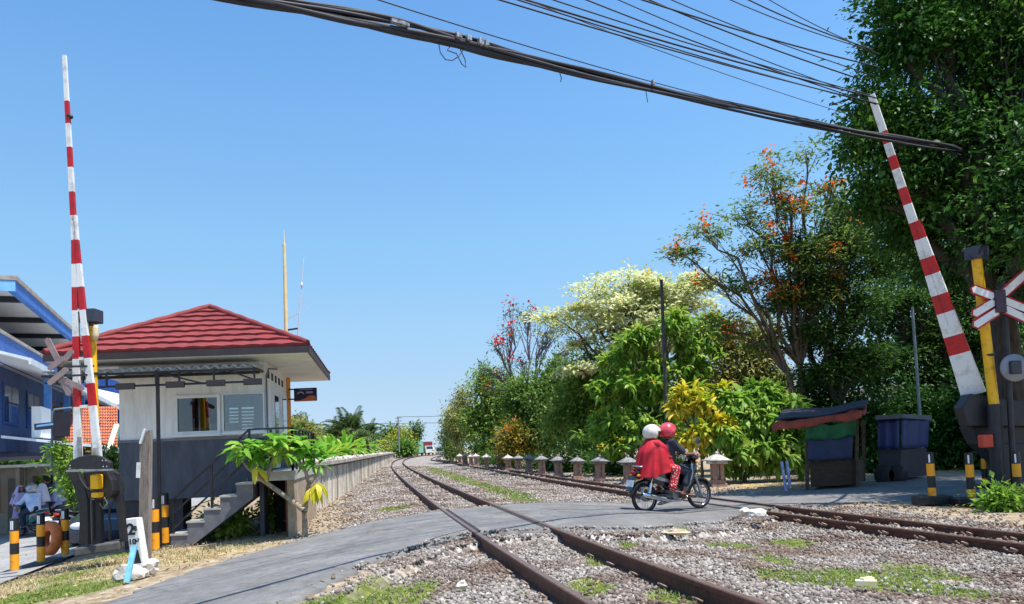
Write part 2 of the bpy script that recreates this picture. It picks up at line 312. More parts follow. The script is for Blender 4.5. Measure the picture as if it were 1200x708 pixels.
# terrain sheet
def axis(lo, a, b, hi, step, g=1.18):
    c = list(np.arange(a, b+1e-6, step)); s = step; v = b
    while v < hi: s *= g; v += s; c.append(v)
    s = step; v = a; pre = []
    while v > lo: s *= g; v -= s; pre.append(v)
    return np.array(pre[::-1]+c)
gx = axis(-1500, -9.5, 10.5, 1500, .11); gy = axis(-60, 3.0, 24, 3000, .11, 1.06)
XX, YY = np.meshgrid(gx, gy); HH = ground_h(XX, YY); B_, Gm, Dm = masks(XX, YY)
nx, ny = len(gx), len(gy); idx = np.arange(nx*ny).reshape(ny, nx)
Q = np.stack([idx[:-1,:-1], idx[:-1,1:], idx[1:,1:], idx[1:,:-1]], -1).reshape(-1, 4)
def ground_mat():
    m = bpy.data.materials.new('ground_surface'); m.use_nodes = True; t = m.node_tree; N = t.nodes; L = t.links; b = N['Principled BSDF']; b.inputs['Roughness'].default_value = .95; b.inputs['Specular IOR Level'].default_value = .2
    at = N.new('ShaderNodeAttribute'); at.attribute_name = 'zone'; sp = N.new('ShaderNodeSeparateColor'); L.new(at.outputs['Color'], sp.inputs[0])
    tc = N.new('ShaderNodeTexCoord')
    def noise(sc, d=5):
        n = N.new('ShaderNodeTexNoise'); n.inputs['Scale'].default_value = sc; n.inputs['Detail'].default_value = d; L.new(tc.outputs['Object'], n.inputs[0]); return n
    def ramp(src, cs):
        r = N.new('ShaderNodeValToRGB'); e = r.color_ramp.elements
        while len(e) < len(cs): e.new(.5)
        for i, (p, c) in enumerate(cs): e[i].position = p; e[i].color = c
        L.new(src, r.inputs[0]); return r.outputs[0]
    dirt = ramp(noise(7, 8).outputs['Fac'], [(.3, S(126,108,88)), (.5, S(156,138,114)), (.72, S(184,170,148))])
    vo = N.new('ShaderNodeTexVoronoi'); vo.inputs['Scale'].default_value = 17; L.new(tc.outputs['Object'], vo.inputs[0])
    sc = N.new('ShaderNodeSeparateColor'); L.new(vo.outputs['Color'], sc.inputs[0])
    bal = ramp(sc.outputs[0], [(0, S(84,76,70)), (.45, S(132,122,114)), (1, S(188,180,172))])
    gra = ramp(noise(14).outputs['Fac'], [(.3, S(60,76,30)), (.55, S(104,116,52)), (.75, S(150,140,84))])
    dry = ramp(noise(9, 8).outputs['Fac'], [(.3, S(132,112,76)), (.5, S(176,154,110)), (.7, S(206,188,146))])
    def mix(f, a, c):
        x = N.new('ShaderNodeMix'); x.data_type = 'RGBA'; L.new(f, x.inputs[0]); L.new(a, x.inputs[6]); L.new(c, x.inputs[7]); return x.outputs[2]
    c = mix(sp.outputs[2], dirt, dry); c = mix(sp.outputs[0], c, bal); c = mix(sp.outputs[1], c, gra); L.new(c, b.inputs['Base Color'])
    bp = N.new('ShaderNodeBump'); bp.inputs['Strength'].default_value = .6; bp.inputs['Distance'].default_value = .04; L.new(vo.outputs['Distance'], bp.inputs['Height'])
    bp2 = N.new('ShaderNodeBump'); bp2.inputs['Strength'].default_value = .5; bp2.inputs['Distance'].default_value = .03; L.new(noise(30, 6).outputs['Fac'], bp2.inputs['Height']); L.new(bp.outputs[0], bp2.inputs['Normal'])
    L.new(bp2.outputs[0], b.inputs['Normal']); return m
gm = ground_mat()
go = np_mesh('ground', np.stack([XX.ravel(), YY.ravel(), HH.ravel()], 1), Q, gm, k=4); struct(go)
ca = go.data.color_attributes.new('zone', 'FLOAT_COLOR', 'POINT')
ca.data.foreach_set('color', np.stack([B_.ravel(), Gm.ravel(), Dm.ravel(), np.ones(B_.size)], 1).astype(np.float32).ravel())
go.data.polygons.foreach_set('use_smooth', [True]*len(go.data.polygons))
# road
nc = 16; ts = np.concatenate([[0, .03], np.linspace(.08, .92, nc-3), [.97, 1]]); jn = .16*(noise2(np.arange(len(RN))*.9, np.zeros(len(RN)), 21)-.5)+.12*(noise2(np.arange(len(RN))*3.1, np.zeros(len(RN)), 22)-.5)
jf = .16*(noise2(np.arange(len(RN))*.9, np.zeros(len(RN)), 23)-.5)+.12*(noise2(np.arange(len(RN))*3.1, np.zeros(len(RN)), 24)-.5)
V = []
W_ = np.linalg.norm(RF-RN, axis=1)
for k, t in enumerate(ts):
    P = RN*(1-t)+RF*t
    e = (1-t)**4*(jn/W_)-t**4*(jf/W_); P = P+(RF-RN)*e[:,None]
    V.append(np.stack([P[:,0], P[:,1], road_h(P[:,0], P[:,1])-(.028 if k in (0, nc) else .004 if k in (1, nc-1) else 0)], 1))
sk0 = V[0]-np.array([0,0,.14]); sk1 = V[-1]-np.array([0,0,.14]); V = [sk0]+V+[sk1]
nr = len(RN); V = np.concatenate(V); ii = np.arange((nc+3)*nr).reshape(nc+3, nr)
Q = np.stack([ii[:-1,:-1], ii[:-1,1:], ii[1:,1:], ii[1:,:-1]], -1).reshape(-1, 4)
def asphalt(name, c1, c2, c3):
    m = bpy.data.materials.new(name); m.use_nodes = True; t = m.node_tree; N = t.nodes; L = t.links; b = N['Principled BSDF']; b.inputs['Roughness'].default_value = .88; b.inputs['Specular IOR Level'].default_value = .3
    tc = N.new('ShaderNodeTexCoord')
    n = N.new('ShaderNodeTexNoise'); n.inputs['Scale'].default_value = 1.3; n.inputs['Detail'].default_value = 9; n.inputs['Roughness'].default_value = .7; L.new(tc.outputs['Object'], n.inputs[0])
    r = N.new('ShaderNodeValToRGB'); e = r.color_ramp.elements; e.new(.5)
    for i, (p, c) in enumerate([(.33, c1), (.5, c2), (.68, c3)]): e[i].position = p; e[i].color = c
    L.new(n.outputs['Fac'], r.inputs[0])
    f = N.new('ShaderNodeTexNoise'); f.inputs['Scale'].default_value = 110; f.inputs['Detail'].default_value = 3; L.new(tc.outputs['Object'], f.inputs[0])
    mx = N.new('ShaderNodeMix'); mx.data_type = 'RGBA'; mx.blend_type = 'OVERLAY'; mx.inputs[0].default_value = .5; L.new(r.outputs[0], mx.inputs[6]); L.new(f.outputs['Color'], mx.inputs[7])
    hs = N.new('ShaderNodeHueSaturation'); hs.inputs['Saturation'].default_value = .5
    wn = N.new('ShaderNodeTexNoise'); wn.inputs['Scale'].default_value = 2.2; wn.inputs['Detail'].default_value = 4; L.new(tc.outputs['Object'], wn.inputs[0])
    wa = N.new('ShaderNodeMix'); wa.data_type = 'RGBA'; wa.blend_type = 'LINEAR_LIGHT'; wa.inputs[0].default_value = .22; L.new(tc.outputs['Object'], wa.inputs[6]); L.new(wn.outputs['Color'], wa.inputs[7])
    cv = N.new('ShaderNodeTexVoronoi'); cv.feature = 'DISTANCE_TO_EDGE'; cv.inputs['Scale'].default_value = .5; L.new(wa.outputs[2], cv.inputs[0])
    cr = N.new('ShaderNodeValToRGB'); cr.color_ramp.elements[0].position = .004; cr.color_ramp.elements[0].color = (.45,.43,.43,1); cr.color_ramp.elements[1].position = .016; cr.color_ramp.elements[1].color = (1,1,1,1); L.new(cv.outputs['Distance'], cr.inputs[0])
    pn = N.new('ShaderNodeTexNoise'); pn.inputs['Scale'].default_value = 9; pn.inputs['Detail'].default_value = 7; pn.inputs['Roughness'].default_value = .75; L.new(tc.outputs['Object'], pn.inputs[0])
    pr_ = N.new('ShaderNodeValToRGB'); pr_.color_ramp.elements[0].position = .3; pr_.color_ramp.elements[0].color = (.68,.66,.65,1); pr_.color_ramp.elements[1].position = .62; pr_.color_ramp.elements[1].color = (1.0,1.0,1.0,1); L.new(pn.outputs['Fac'], pr_.inputs[0])
    m1 = N.new('ShaderNodeMix'); m1.data_type = 'RGBA'; m1.blend_type = 'MULTIPLY'; m1.inputs[0].default_value = .32; L.new(mx.outputs[2], m1.inputs[6]); L.new(cr.outputs[0], m1.inputs[7])
    m2 = N.new('ShaderNodeMix'); m2.data_type = 'RGBA'; m2.blend_type = 'MULTIPLY'; m2.inputs[0].default_value = 1; L.new(m1.outputs[2], m2.inputs[6]); L.new(pr_.outputs[0], m2.inputs[7]); L.new(m2.outputs[2], hs.inputs['Color'])
    L.new(hs.outputs[0], b.inputs['Base Color'])
    bp = N.new('ShaderNodeBump'); bp.inputs['Strength'].default_value = .35; bp.inputs['Distance'].default_value = .012; L.new(f.outputs['Fac'], bp.inputs['Height']); L.new(bp.outputs[0], b.inputs['Normal']); return m
ASPH = asphalt('worn_asphalt', S(106,103,100), S(122,118,114), S(138,133,128))
ro = np_mesh('road', V, Q, ASPH, k=4); struct(ro); ro.data.polygons.foreach_set('use_smooth', [True]*len(ro.data.polygons))
# overhead cable's shadow painted on the crossing as thin dark strips on the road
def patch(name, pts, mat, dz=.004, w=.03):
    P = np.array([(G(x, y, -.03).x, G(x, y, -.03).y) for x, y in pts]); P = densify(P, 8)
    n = len(P); T = np.gradient(P, axis=0); T /= np.linalg.norm(T, axis=1)[:,None]; Nn = np.stack([-T[:,1], T[:,0]], 1)
    ww = w*(.5+noise2(np.arange(n)*.7, np.zeros(n), 31)); a = P+Nn*ww[:,None]; b = P-Nn*ww[:,None]
    V = np.concatenate([np.stack([q[:,0], q[:,1], road_h(q[:,0], q[:,1])+dz], 1) for q in (a, b)])
    F = np.array([(i, i+1, n+i+1, n+i) for i in range(n-1)]); o = np_mesh(name, V, F, mat, k=4); return struct(o)
CABSHADE = M('cable_shadow_dark', S(70,67,68), S(58,56,58), scale=12, rough=.7)
patch('cable_shadow_strip', [(448,650),(480,640),(520,628),(548,622)], CABSHADE, w=.012)
patch('cable_shadow_strip', [(652,600),(700,594),(730,589),(750,588)], CABSHADE, w=.01)
# street on the left, running past the school
def sheet(name, poly, z, mat):
    mb = MB(); mb.add([(x, y, z) for x, y in poly], [tuple(range(len(poly)))]); return struct(mb.build(name, mat))
STREET = asphalt('street_concrete', S(140,137,132), S(156,153,148), S(170,167,162))
def strip_on_ground(name, A, B, mat, dz, n=60, k=14):
    A, B = np.array(A), np.array(B); V = []
    for t in np.linspace(0, 1, k+1):
        P0 = A[0]*(1-t)+B[0]*t; P1 = A[1]*(1-t)+B[1]*t
        for s in np.linspace(0, 1, n+1): V.append(P0*(1-s)+P1*s)
    V = np.array(V); z = base_h(V[:,0], V[:,1])+dz
    ii = np.arange((k+1)*(n+1)).reshape(k+1, n+1); Q = np.stack([ii[:-1,:-1], ii[:-1,1:], ii[1:,1:], ii[1:,:-1]], -1).reshape(-1, 4)
    return struct(np_mesh(name, np.concatenate([V, z[:,None]], 1), Q, mat, k=4))
strip_on_ground('street', [(-7.6,10.6),(-17.0,44)], [(-24,4),(-27,44)], STREET, .05)
# ------------------------------------------------------------ rails
RAILP = [(-.065,-.16),(.065,-.16),(.065,-.149),(.012,-.135),(.010,-.055),(.036,-.042),(.036,-.008),(.028,0),(-.028,0),(-.036,-.008),(-.036,-.042),(-.010,-.055),(-.012,-.135),(-.065,-.149)]
RUST = M('rusty_rail', S(104,66,48), S(70,44,36), scale=14, rough=.75, bump=.15, bscale=80)
RTOP = M('rail_head_worn', S(150,122,108), S(116,88,74), scale=20, rough=.38, metal=.55)
SLEEP = M('sleeper_concrete', S(150,142,132), S(112,104,96), scale=8, rough=.95, bump=.3)
CLIP = M('rail_clip_steel', S(168,142,126), S(120,96,82), scale=20, rough=.6, metal=.3)
def rail_mesh(mb, fx, off, z0, y0, y1):
    ys = []; y = y0
    while y < y1: ys.append(y); y += .5 if y < 40 else 1.5
    n = len(RAILP); V = []; 
    for y in ys:
        x = float(fx(y)); d = Vector((float(fx(y+.3)-fx(y-.3)), .6, 0)).normalized(); nn = Vector((d.y, -d.x, 0))
        for a, b in RAILP: V.append(Vector((x, y, z0))+nn*(off+a)+Vector((0,0,b)))
    mb.add(V, [(i*n+j, i*n+(j+1)%n, (i+1)*n+(j+1)%n, (i+1)*n+j) for i in range(len(ys)-1) for j in range(n) if j != 7], 0)
    mb.add(V, [(i*n+7, i*n+8, (i+1)*n+8, (i+1)*n+7) for i in range(len(ys)-1)], 1)
def clip_mb(p, d, side, k_=1.0):
    nn = Vector((d.y, -d.x, 0))*side; q = []
    for k in range(15):
        t = k/14*2*math.pi*.86+.4
        q.append(p + nn*(.05+.035*math.cos(t)*k_) + d*(.055*k_*math.sin(t)) + Vector((0,0,.03*k_+.02*k_*math.cos(t))))
    return MB().tube(q, .0085*k_, 6)
def track(label, fx, gauge, z0, y0, y1, sy0, sy1, clips):
    t = thing('railway_track', label, 'railway track', (float(fx(10)), 10, z0-.16))
    rails = []
    for s in (-1, 1):
        mb = MB(); rail_mesh(mb, fx, s*gauge/2, z0, y0, y1); rails.append(mb.build('rail', [RUST, RTOP], t))
    y = sy0; k = 0
    while y < sy1 and k < 96:
        x = float(fx(y)); d = Vector((float(fx(y+.3)-fx(y-.3)), .6, 0)).normalized(); ang = math.atan2(d.y, d.x)-math.pi/2
        inroad = bool(in_poly(np.array([x]), np.array([y]), grow_poly(.1))[0])
        if not inroad:
            MB().box((x, y, z0-.162-.06), (gauge+.8, .2, .12), ang).build('sleeper', SLEEP, t, bevel=.012); k += 1
            if y < clips:
                nn = Vector((d.y, -d.x, 0))
                for s, r in ((-1, rails[0]), (1, rails[1])):
                    for side in (-1, 1):
                        p = Vector((x, y, z0-.15+(0 if gauge > 1 else .035)))+nn*(s*gauge/2+side*.03); clip_mb(p, d, side, 1.0 if gauge > 1 else 1.35).build('rail_clip', CLIP, r)
        y += .62
    return t
track('near railway track of rusty rails curving up the middle past the retaining wall', xt1, GA1, 0.0, 1.0, 215, 3.2, 40, 8.6)
track('far railway track of rusty rails passing under the motorcycle and beside the stone pillars', xt2, GA2, Z2, 1.0, 215, 5.0, 40, 13.5)
GAP = M('flangeway_dirt', S(58,52,50), S(40,36,35), scale=20, rough=.95)
for fx, g_, z_ in ((xt1, GA1, 0.0), (xt2, GA2, Z2)):
    for s_ in (-1, 1):
        for side in (-1, 1):
            ys = np.arange(8.5, 21, .1); xs_ = fx(ys)+s_*g_/2; dx = (fx(ys+.2)-fx(ys-.2))/.4; nn = 1/np.sqrt(1+dx*dx)
            xa, xb = xs_+side*.037*nn, xs_+side*(.037+(.055 if side == -s_ else .025))*nn; ya, yb = ys-side*.037*dx*nn, ys-side*.08*dx*nn
            ins = in_poly(xb, yb, grow_poly(-.03)) & in_poly(xa, ya, grow_poly(-.03)); V_ = []; F_ = []
            for i in range(len(ys)): V_ += [(xa[i], ya[i], float(road_h(xa[i:i+1], ya[i:i+1])[0])+.0035), (xb[i], yb[i], float(road_h(xb[i:i+1], yb[i:i+1])[0])+.0035)]
            for i in range(len(ys)-1):
                if ins[i] and ins[i+1]: F_.append((2*i, 2*i+1, 2*i+3, 2*i+2))
            struct(MB().add(V_, F_).build('flangeway', GAP))
# ------------------------------------------------------------ ballast stones
def ico():
    p = (1+5**.5)/2
    V = np.array([(-1,p,0),(1,p,0),(-1,-p,0),(1,-p,0),(0,-1,p),(0,1,p),(0,-1,-p),(0,1,-p),(p,0,-1),(p,0,1),(-p,0,-1),(-p,0,1)], float)/math.sqrt(1+p*p)
    F = np.array([(0,11,5),(0,5,1),(0,1,7),(0,7,10),(0,10,11),(1,5,9),(5,11,4),(11,10,2),(10,7,6),(7,1,8),(3,9,4),(3,4,2),(3,2,6),(3,6,8),(3,8,9),(4,9,5),(2,4,11),(6,2,10),(8,6,7),(9,8,1)])
    return V, F
ICV, ICF = ico()
def rand_rot(n):
    q = RNG.normal(size=(n,4)); q /= np.linalg.norm(q, axis=1)[:,None]; a,b,c,d = q.T
    return np.stack([np.stack([1-2*(c*c+d*d), 2*(b*c-a*d), 2*(b*d+a*c)], -1), np.stack([2*(b*c+a*d), 1-2*(b*b+d*d), 2*(c*d-a*b)], -1), np.stack([2*(b*d-a*c), 2*(c*d+a*b), 1-2*(b*b+c*c)], -1)], 1)
def stones(P, s):
    n = len(P); base = ICV[None]*(1+.45*(RNG.random((n,12,1))-.5)); base = base*np.stack([np.ones(n), .6+.4*RNG.random(n), .5+.3*RNG.random(n)], 1)[:,None,:]
    V = np.einsum('nij,nkj->nki', rand_rot(n), base)*s[:,None,None]+P[:,None,:]
    F = ICF[None]+(np.arange(n)*12)[:,None,None]
    return V.reshape(-1,3), F.reshape(-1,3)
def in_view(x, y, z, m=60):
    px, py, f = proj_np(np.stack([x, y, z], 1)); return (f > .5) & (px > -m) & (px < 1200+m) & (py < 708+m) & (py > 0)
def scatter(n, x0, x1, y0, y1):
    return x0+(x1-x0)*RNG.random(n), y0+(y1-y0)*RNG.random(n)
SPX, SPY, SPS = [], [], []
for (y0, y1, dens, s0, s1) in ((4.0, 9.5, 900, .013, .029), (9.5, 18, 430, .016, .034), (18, 32, 130, .024, .045), (32, 60, 26, .045, .075)):
    xl, xr = -.72*y1-1, .72*y1+1; n = int(dens*(xr-xl)*(y1-y0)); x, y = scatter(n, xl, xr, y0, y1)
    u2 = x-xt2(y); keep = (x-xt1(y) > -3.2) & (u2 < 2.6); x, y = x[keep], y[keep]
    b, g, d = masks(x, y); p = np.maximum(b, .16*(1-d))*(1-.55*g)
    keep = (RNG.random(len(x)) < p) & ~in_poly(x, y, RP_S) & in_view(x, y, np.full(len(x), -.2)); x, y = x[keep], y[keep]
    # keep the rail corridor clear
    SPX.append(x); SPY.append(y); SPS.append(s0+(s1-s0)*RNG.random(len(x))**1.6)
x = np.concatenate(SPX); y = np.concatenate(SPY); s = np.concatenate(SPS)
d1 = np.abs(np.abs(x-xt1(y))-GA1/2); d2 = np.abs(np.abs(x-xt2(y))-GA2/2); keep = (d1 > .075) & (d2 > .075); x, y, s = x[keep], y[keep], s[keep]
z = np.where(in_poly(x, y, ROADPOLY), road_h(x, y)-.016, ground_h(x, y))+s*.35
V, F = stones(np.stack([x, y, z], 1), s)
def stone_mat():
    m = bpy.data.materials.new('ballast_stone'); m.use_nodes = True; t = m.node_tree; N = t.nodes; L = t.links; b = N['Principled BSDF']; b.inputs['Roughness'].default_value = .9; b.inputs['Specular IOR Level'].default_value = .25
    g = N.new('ShaderNodeNewGeometry'); r = N.new('ShaderNodeValToRGB'); e = r.color_ramp.elements
    cs = [(0, S(108,97,90)), (.3, S(134,125,118)), (.65, S(154,146,138)), (.93, S(176,168,159)), (1, S(204,196,186))]
    while len(e) < len(cs): e.new(.5)
    for i, (p, c) in enumerate(cs): e[i].position = p; e[i].color = c
    L.new(g.outputs['Random Per Island'], r.inputs[0])
    tc = N.new('ShaderNodeTexCoord'); n = N.new('ShaderNodeTexNoise'); n.inputs['Scale'].default_value = 1.1; n.inputs['Detail'].default_value = 4; L.new(tc.outputs['Object'], n.inputs[0])
    r2 = N.new('ShaderNodeValToRGB'); r2.color_ramp.elements[0].color = S(170,140,118); r2.color_ramp.elements[1].color = S(255,255,255); r2.color_ramp.elements[0].position = .36; r2.color_ramp.elements[1].position = .58
    L.new(n.outputs['Fac'], r2.inputs[0]); mx = N.new('ShaderNodeMix'); mx.data_type = 'RGBA'; mx.blend_type = 'MULTIPLY'; mx.inputs[0].default_value = .8
    L.new(r.outputs[0], mx.inputs[6]); L.new(r2.outputs[0], mx.inputs[7]); L.new(mx.outputs[2], b.inputs['Base Color']); return m
bo = np_mesh('ballast', V, F, stone_mat()); bo['kind'] = 'stuff'; tag(bo, 'grey brown crushed stone ballast around both railway tracks', 'ballast')
print('stones', len(x))
# ------------------------------------------------------------ grass
def blades(x, y, h, wid, lean, name, mat, label):
    n = len(x); z = np.maximum(ground_h(x, y), np.where(in_poly(x, y, ROADPOLY), road_h(x, y)-.03, -9))-.005; a = RNG.random(n)*2*math.pi; h = h*(.5+.8*RNG.random(n))
    dx, dy = np.cos(a), np.sin(a); b = RNG.random(n)*2*math.pi; lx, ly = np.cos(b)*lean*h, np.sin(b)*lean*h; ww = wid*(.6+.7*RNG.random(n))
    P = np.stack([x, y, z], 1); D = np.stack([dx, dy, np.zeros(n)], 1)*ww[:,None]; Lm = np.stack([lx*.35, ly*.35, h*.55], 1); Lt = np.stack([lx*1.2, ly*1.2, h*(1-.25*lean)], 1)
    V = np.stack([P-D, P+D, P+Lm+D*.7, P+Lm-D*.7, P+Lt], 1).reshape(-1,3)
    o = np.arange(n)[:,None]*5; T = np.concatenate([o+np.array([0,1,2]), o+np.array([0,2,3]), o+np.array([3,2,4])], 1).reshape(-1,3)
    ob = np_mesh(name, V, T, mat); ob['kind'] = 'stuff'; return tag(ob, label, 'grass')
GRN = LEAF('grass_blade', [S(74,98,38), S(112,134,56), S(146,158,80), S(190,178,112)], .3)
DRY = LEAF('dry_grass_blade', [S(136,124,88), S(166,152,116), S(190,178,146), S(122,128,76)], .25)
xs, ys = [], []
for (y0, y1, dens) in ((4.2, 9.5, 1500), (9.5, 20, 700), (20, 55, 130)):
    xl, xr = -.72*y1-1, .72*y1+1; n = int(dens*(xr-xl)*(y1-y0)); x, y = scatter(n, xl, xr, y0, y1)
    _, g, d = masks(x, y); keep = (RNG.random(n) < g**1.5*.6) & ~in_poly(x, y, RP_T) & in_view(x, y, np.full(n, -.3)); xs.append(x[keep]); ys.append(y[keep])
x = np.concatenate(xs); y = np.concatenate(ys); print('grass', len(x))
blades(x, y, np.where(y > 20, .10, .05), np.where(y > 20, .014, .0055), .9, 'green_grass', GRN, 'short green grass growing in patches between the tracks and by the road')
n = 150000; x, y = scatter(n, -12, 8, 6.5, 21); _, g, d = masks(x, y); keep = (RNG.random(n) < d*.85) & ~in_poly(x, y, ROADPOLY) & in_view(x, y, np.full(n, -.3)) & ((x < -3) | (x > 5.0)); x, y = x[keep], y[keep]; print('dry', len(x))
blades(x, y, np.where(x > 0, .3, .085), .006, .8, 'dry_grass', DRY, 'straw coloured dry grass on the verge beside the road')
# ------------------------------------------------------------ guard hut
HO = AT(140, 500, 13.95); HO.z = 0
_hr = AT(312, 500, 14.05); HW = _hr.x-HO.x; HD = 3.25
EX = Vector((1, .035, 0)); EY = Vector((-.17, .985, 0))
def hp(a, b, z): return HO + EX*a + EY*b + Vector((0, 0, z))
def hbox(mb, a0, a1, b0, b1, z0, z1, mi=0):
    return mb.hexa([hp(a0,b0,z0), hp(a1,b0,z0), hp(a1,b1,z0), hp(a0,b1,z0), hp(a0,b0,z1), hp(a1,b0,z1), hp(a1,b1,z1), hp(a0,b1,z1)], mi)
WALLW = M('hut_white_wall', S(234,234,232), S(206,204,200), scale=3, rough=.75, bump=.08, stretch=(2.5,2.5,.35), lo=.25, hi=.55)
WALLG = M('hut_dark_grey_wall', S(84,88,100), S(64,67,77), scale=3, rough=.7, bump=.08, stretch=(2,2,.5))
ROOFR = M('hut_red_roof', S(146,64,62), S(116,52,52), scale=2.5, rough=.75, spec=.25, bump=.25, bscale=90)
FASC = M('hut_fascia', S(60,50,52), S(46,40,42), scale=5, rough=.6)
SOFF = M('hut_soffit', S(225,222,214), S(205,202,194), scale=2, rough=.8)
FRAME = M('white_window_frame', S(230,230,228), S(216,216,214), scale=4, rough=.4)
WGLASS = GLASS('window_glass', S(44,52,58), .03)
TINT = GLASS('tinted_glass', S(26,32,36), .02)
def clear_glass(name, tint, refl):
    m = bpy.data.materials.new(name); m.use_nodes = True; t = m.node_tree; N = t.nodes; L = t.links; N.remove(N['Principled BSDF'])
    tr = N.new('ShaderNodeBsdfTransparent'); tr.inputs[0].default_value = tint; gl = N.new('ShaderNodeBsdfGlossy'); gl.inputs['Roughness'].default_value = .02; fr = N.new('ShaderNodeFresnel'); fr.inputs[0].default_value = 1.5
    a = N.new('ShaderNodeMath'); a.operation = 'MULTIPLY_ADD'; a.inputs[1].default_value = 1.0; a.inputs[2].default_value = refl; L.new(fr.outputs[0], a.inputs[0]); mx = N.new('ShaderNodeMixShader'); L.new(a.outputs[0], mx.inputs[0]); L.new(tr.outputs[0], mx.inputs[1]); L.new(gl.outputs[0], mx.inputs[2]); L.new(mx.outputs[0], N['Material Output'].inputs[0]); return m
CLEARG = clear_glass('clear_pane', (.75,.8,.8,1), .06); CLEART = clear_glass('clear_tinted_pane', (.6,.68,.68,1), .14)
hut = thing('guard_hut', 'small railway guard hut with red tiled roof, white upper wall and dark grey lower wall', 'guard hut', hp(HW/2, HD/2, -.4))
ZB, ZS, ZT = .38, 1.48, 2.98
FW0, FW1, FW2, FW3 = 1.06, 1.82, 1.92, 2.66; FZ0, FZ1 = 1.60, 2.27
bp0, bp1 = AT(266, 508, 17.2), AT(298, 477, 17.2); BA0, BA1 = bp0.x-HO.x+.17*HD, bp1.x-HO.x+.17*HD; BZ0, BZ1 = 1.5, bp1.z
mb = MB(); TH = .12
hbox(mb, 0, HW, 0, TH, FZ1, ZT); hbox(mb, 0, HW, 0, TH, ZS, FZ0); hbox(mb, 0, FW0, 0, TH, FZ0, FZ1); hbox(mb, FW1, FW2, 0, TH, FZ0, FZ1); hbox(mb, FW3, HW, 0, TH, FZ0, FZ1)
hbox(mb, 0, TH, TH, HD-TH, ZS, ZT); hbox(mb, HW-TH, HW, TH, HD-TH, ZS, ZT)
hbox(mb, 0, HW, HD-TH, HD, BZ1, ZT); hbox(mb, 0, BA0, HD-TH, HD, ZS, BZ1); hbox(mb, BA1, HW, HD-TH, HD, ZS, BZ1); hbox(mb, BA0, BA1, HD-TH, HD, ZS, BZ0)
mb.build('wall', WALLW, hut)
mb = MB()
for k in range(9): z = BZ0+.04+(BZ1-BZ0-.06)*k/9; mb.hexa([hp(BA0,HD-.10,z), hp(BA1,HD-.10,z), hp(BA1,HD-.04,z+.05), hp(BA0,HD-.04,z+.05), hp(BA0,HD-.10,z+.008), hp(BA1,HD-.10,z+.008), hp(BA1,HD-.04,z+.058), hp(BA0,HD-.04,z+.058)])
lv = mb.build('louvre_window', FRAME, hut); hbox(MB(), (BA0+BA1)/2-.03, (BA0+BA1)/2+.03, HD-.13, HD-.02, BZ0, BZ1).build('mullion', BLACKM, lv)
mb = MB(); hbox(mb, .7, 1.35, .9, 1.5, ZS, 1.72); hbox(mb, 1.5, 1.95, .7, 1.3, ZS, 1.78); mb = mb.build('desk_equipment', M('pale_board', S(190,194,198), S(160,164,170), rough=.6), hut)
hbox(MB(), .5, 1.4, HD-.16, HD-.125, ZS, 2.5).build('inner_door', M('inner_door_grey', S(110,104,100), rough=.7), hut)
hbox(MB(), -.012, HW+.012, -.012, HD+.01, ZB, ZS).build('lower_wall', WALLG, hut)
hbox(MB(), -.03, HW+.03, -.03, HD+.02, ZS-.03, ZS+.02).build('wall_ledge', M('ledge_grey', S(120,122,130), rough=.7), hut)
hbox(MB(), .05, 1.12, .06, .7, -.7, ZB-.003).build('foundation', M('foundation_grey', S(62,64,72), S(48,50,56), scale=4, rough=.8), hut)
for a_ in (1.5, HW-.2): hbox(MB(), a_, a_+.16, HD-.3, HD-.12, -.7, ZB-.003).build('stilt', WALLG, hut)
# roof: four tiled slopes
RA0, RA1, RB0, RB1, ZE = -.92, HW+.90, -1.0, HD+1.0, 2.9
APX = hp((RA0+RA1)/2, (RB0+RB1)/2, 4.22)
def slope(mb, A, B, rows=8, col=.055):
    A, B = Vector(A), Vector(B); nrm = (B-A).cross(APX-A).normalized()
    if nrm.z < 0: nrm = -nrm
    Lb = (B-A).length
    for i in range(rows):
        t0, t1 = i/rows, (i+1.12)/rows; t1 = min(t1, 1)
        for (ta, ha, tb, hb) in ((t0, .058, t1, .012), (t0, .0, t0, .058)):
            n = max(6, int(Lb*(1-t0)/col)); V = []
            for (t, h) in ((ta, ha), (tb, hb)):
                p, q = A+(APX-A)*t, B+(APX-B)*t
                for j in range(n+1):
                    s_ = j/n; pt = p+(q-p)*s_; d = (pt-A).dot((B-A)/Lb)
                    wv = .016*abs(math.sin(d*math.pi/.34))*(1 if h > 0 else .0)
                    V.append(pt+nrm*(h+wv))
            mb.add(V, [(j, j+1, n+2+j, n+1+j) for j in range(n)], 0, False)
rc = [hp(RA0,RB0,ZE+.10), hp(RA1,RB0,ZE+.10), hp(RA1,RB1,ZE+.10), hp(RA0,RB1,ZE+.10)]
mb = MB()
for k in range(4): slope(mb, rc[k], rc[(k+1) % 4])
rf = mb.build('roof', ROOFR, hut)
mb = MB()
for k in range(4):
    n = 14; pts = [rc[k]+(APX-rc[k])*(i/n)+Vector((0,0,.06)) for i in range(n+1)]; mb.tube(pts, [.055+.012*(i % 2) for i in range(n+1)], 7)
mb.build('ridge_cap', ROOFR, rf)
mb = MB()
hbox(mb, RA0-.02, RA1+.02, RB0-.03, RB0, ZE-.015, ZE+.10); hbox(mb, RA0-.02, RA1+.02, RB1, RB1+.03, ZE-.015, ZE+.10); hbox(mb, RA0-.03, RA0, RB0, RB1, ZE-.015, ZE+.10); hbox(mb, RA1, RA1+.03, RB0, RB1, ZE-.015, ZE+.10)
mb.build('fascia', FASC, hut); hbox(MB(), RA0+.002, RA1-.002, RB0+.002, RB1-.002, ZE-.02, ZE+.01).build('soffit', SOFF, hut)
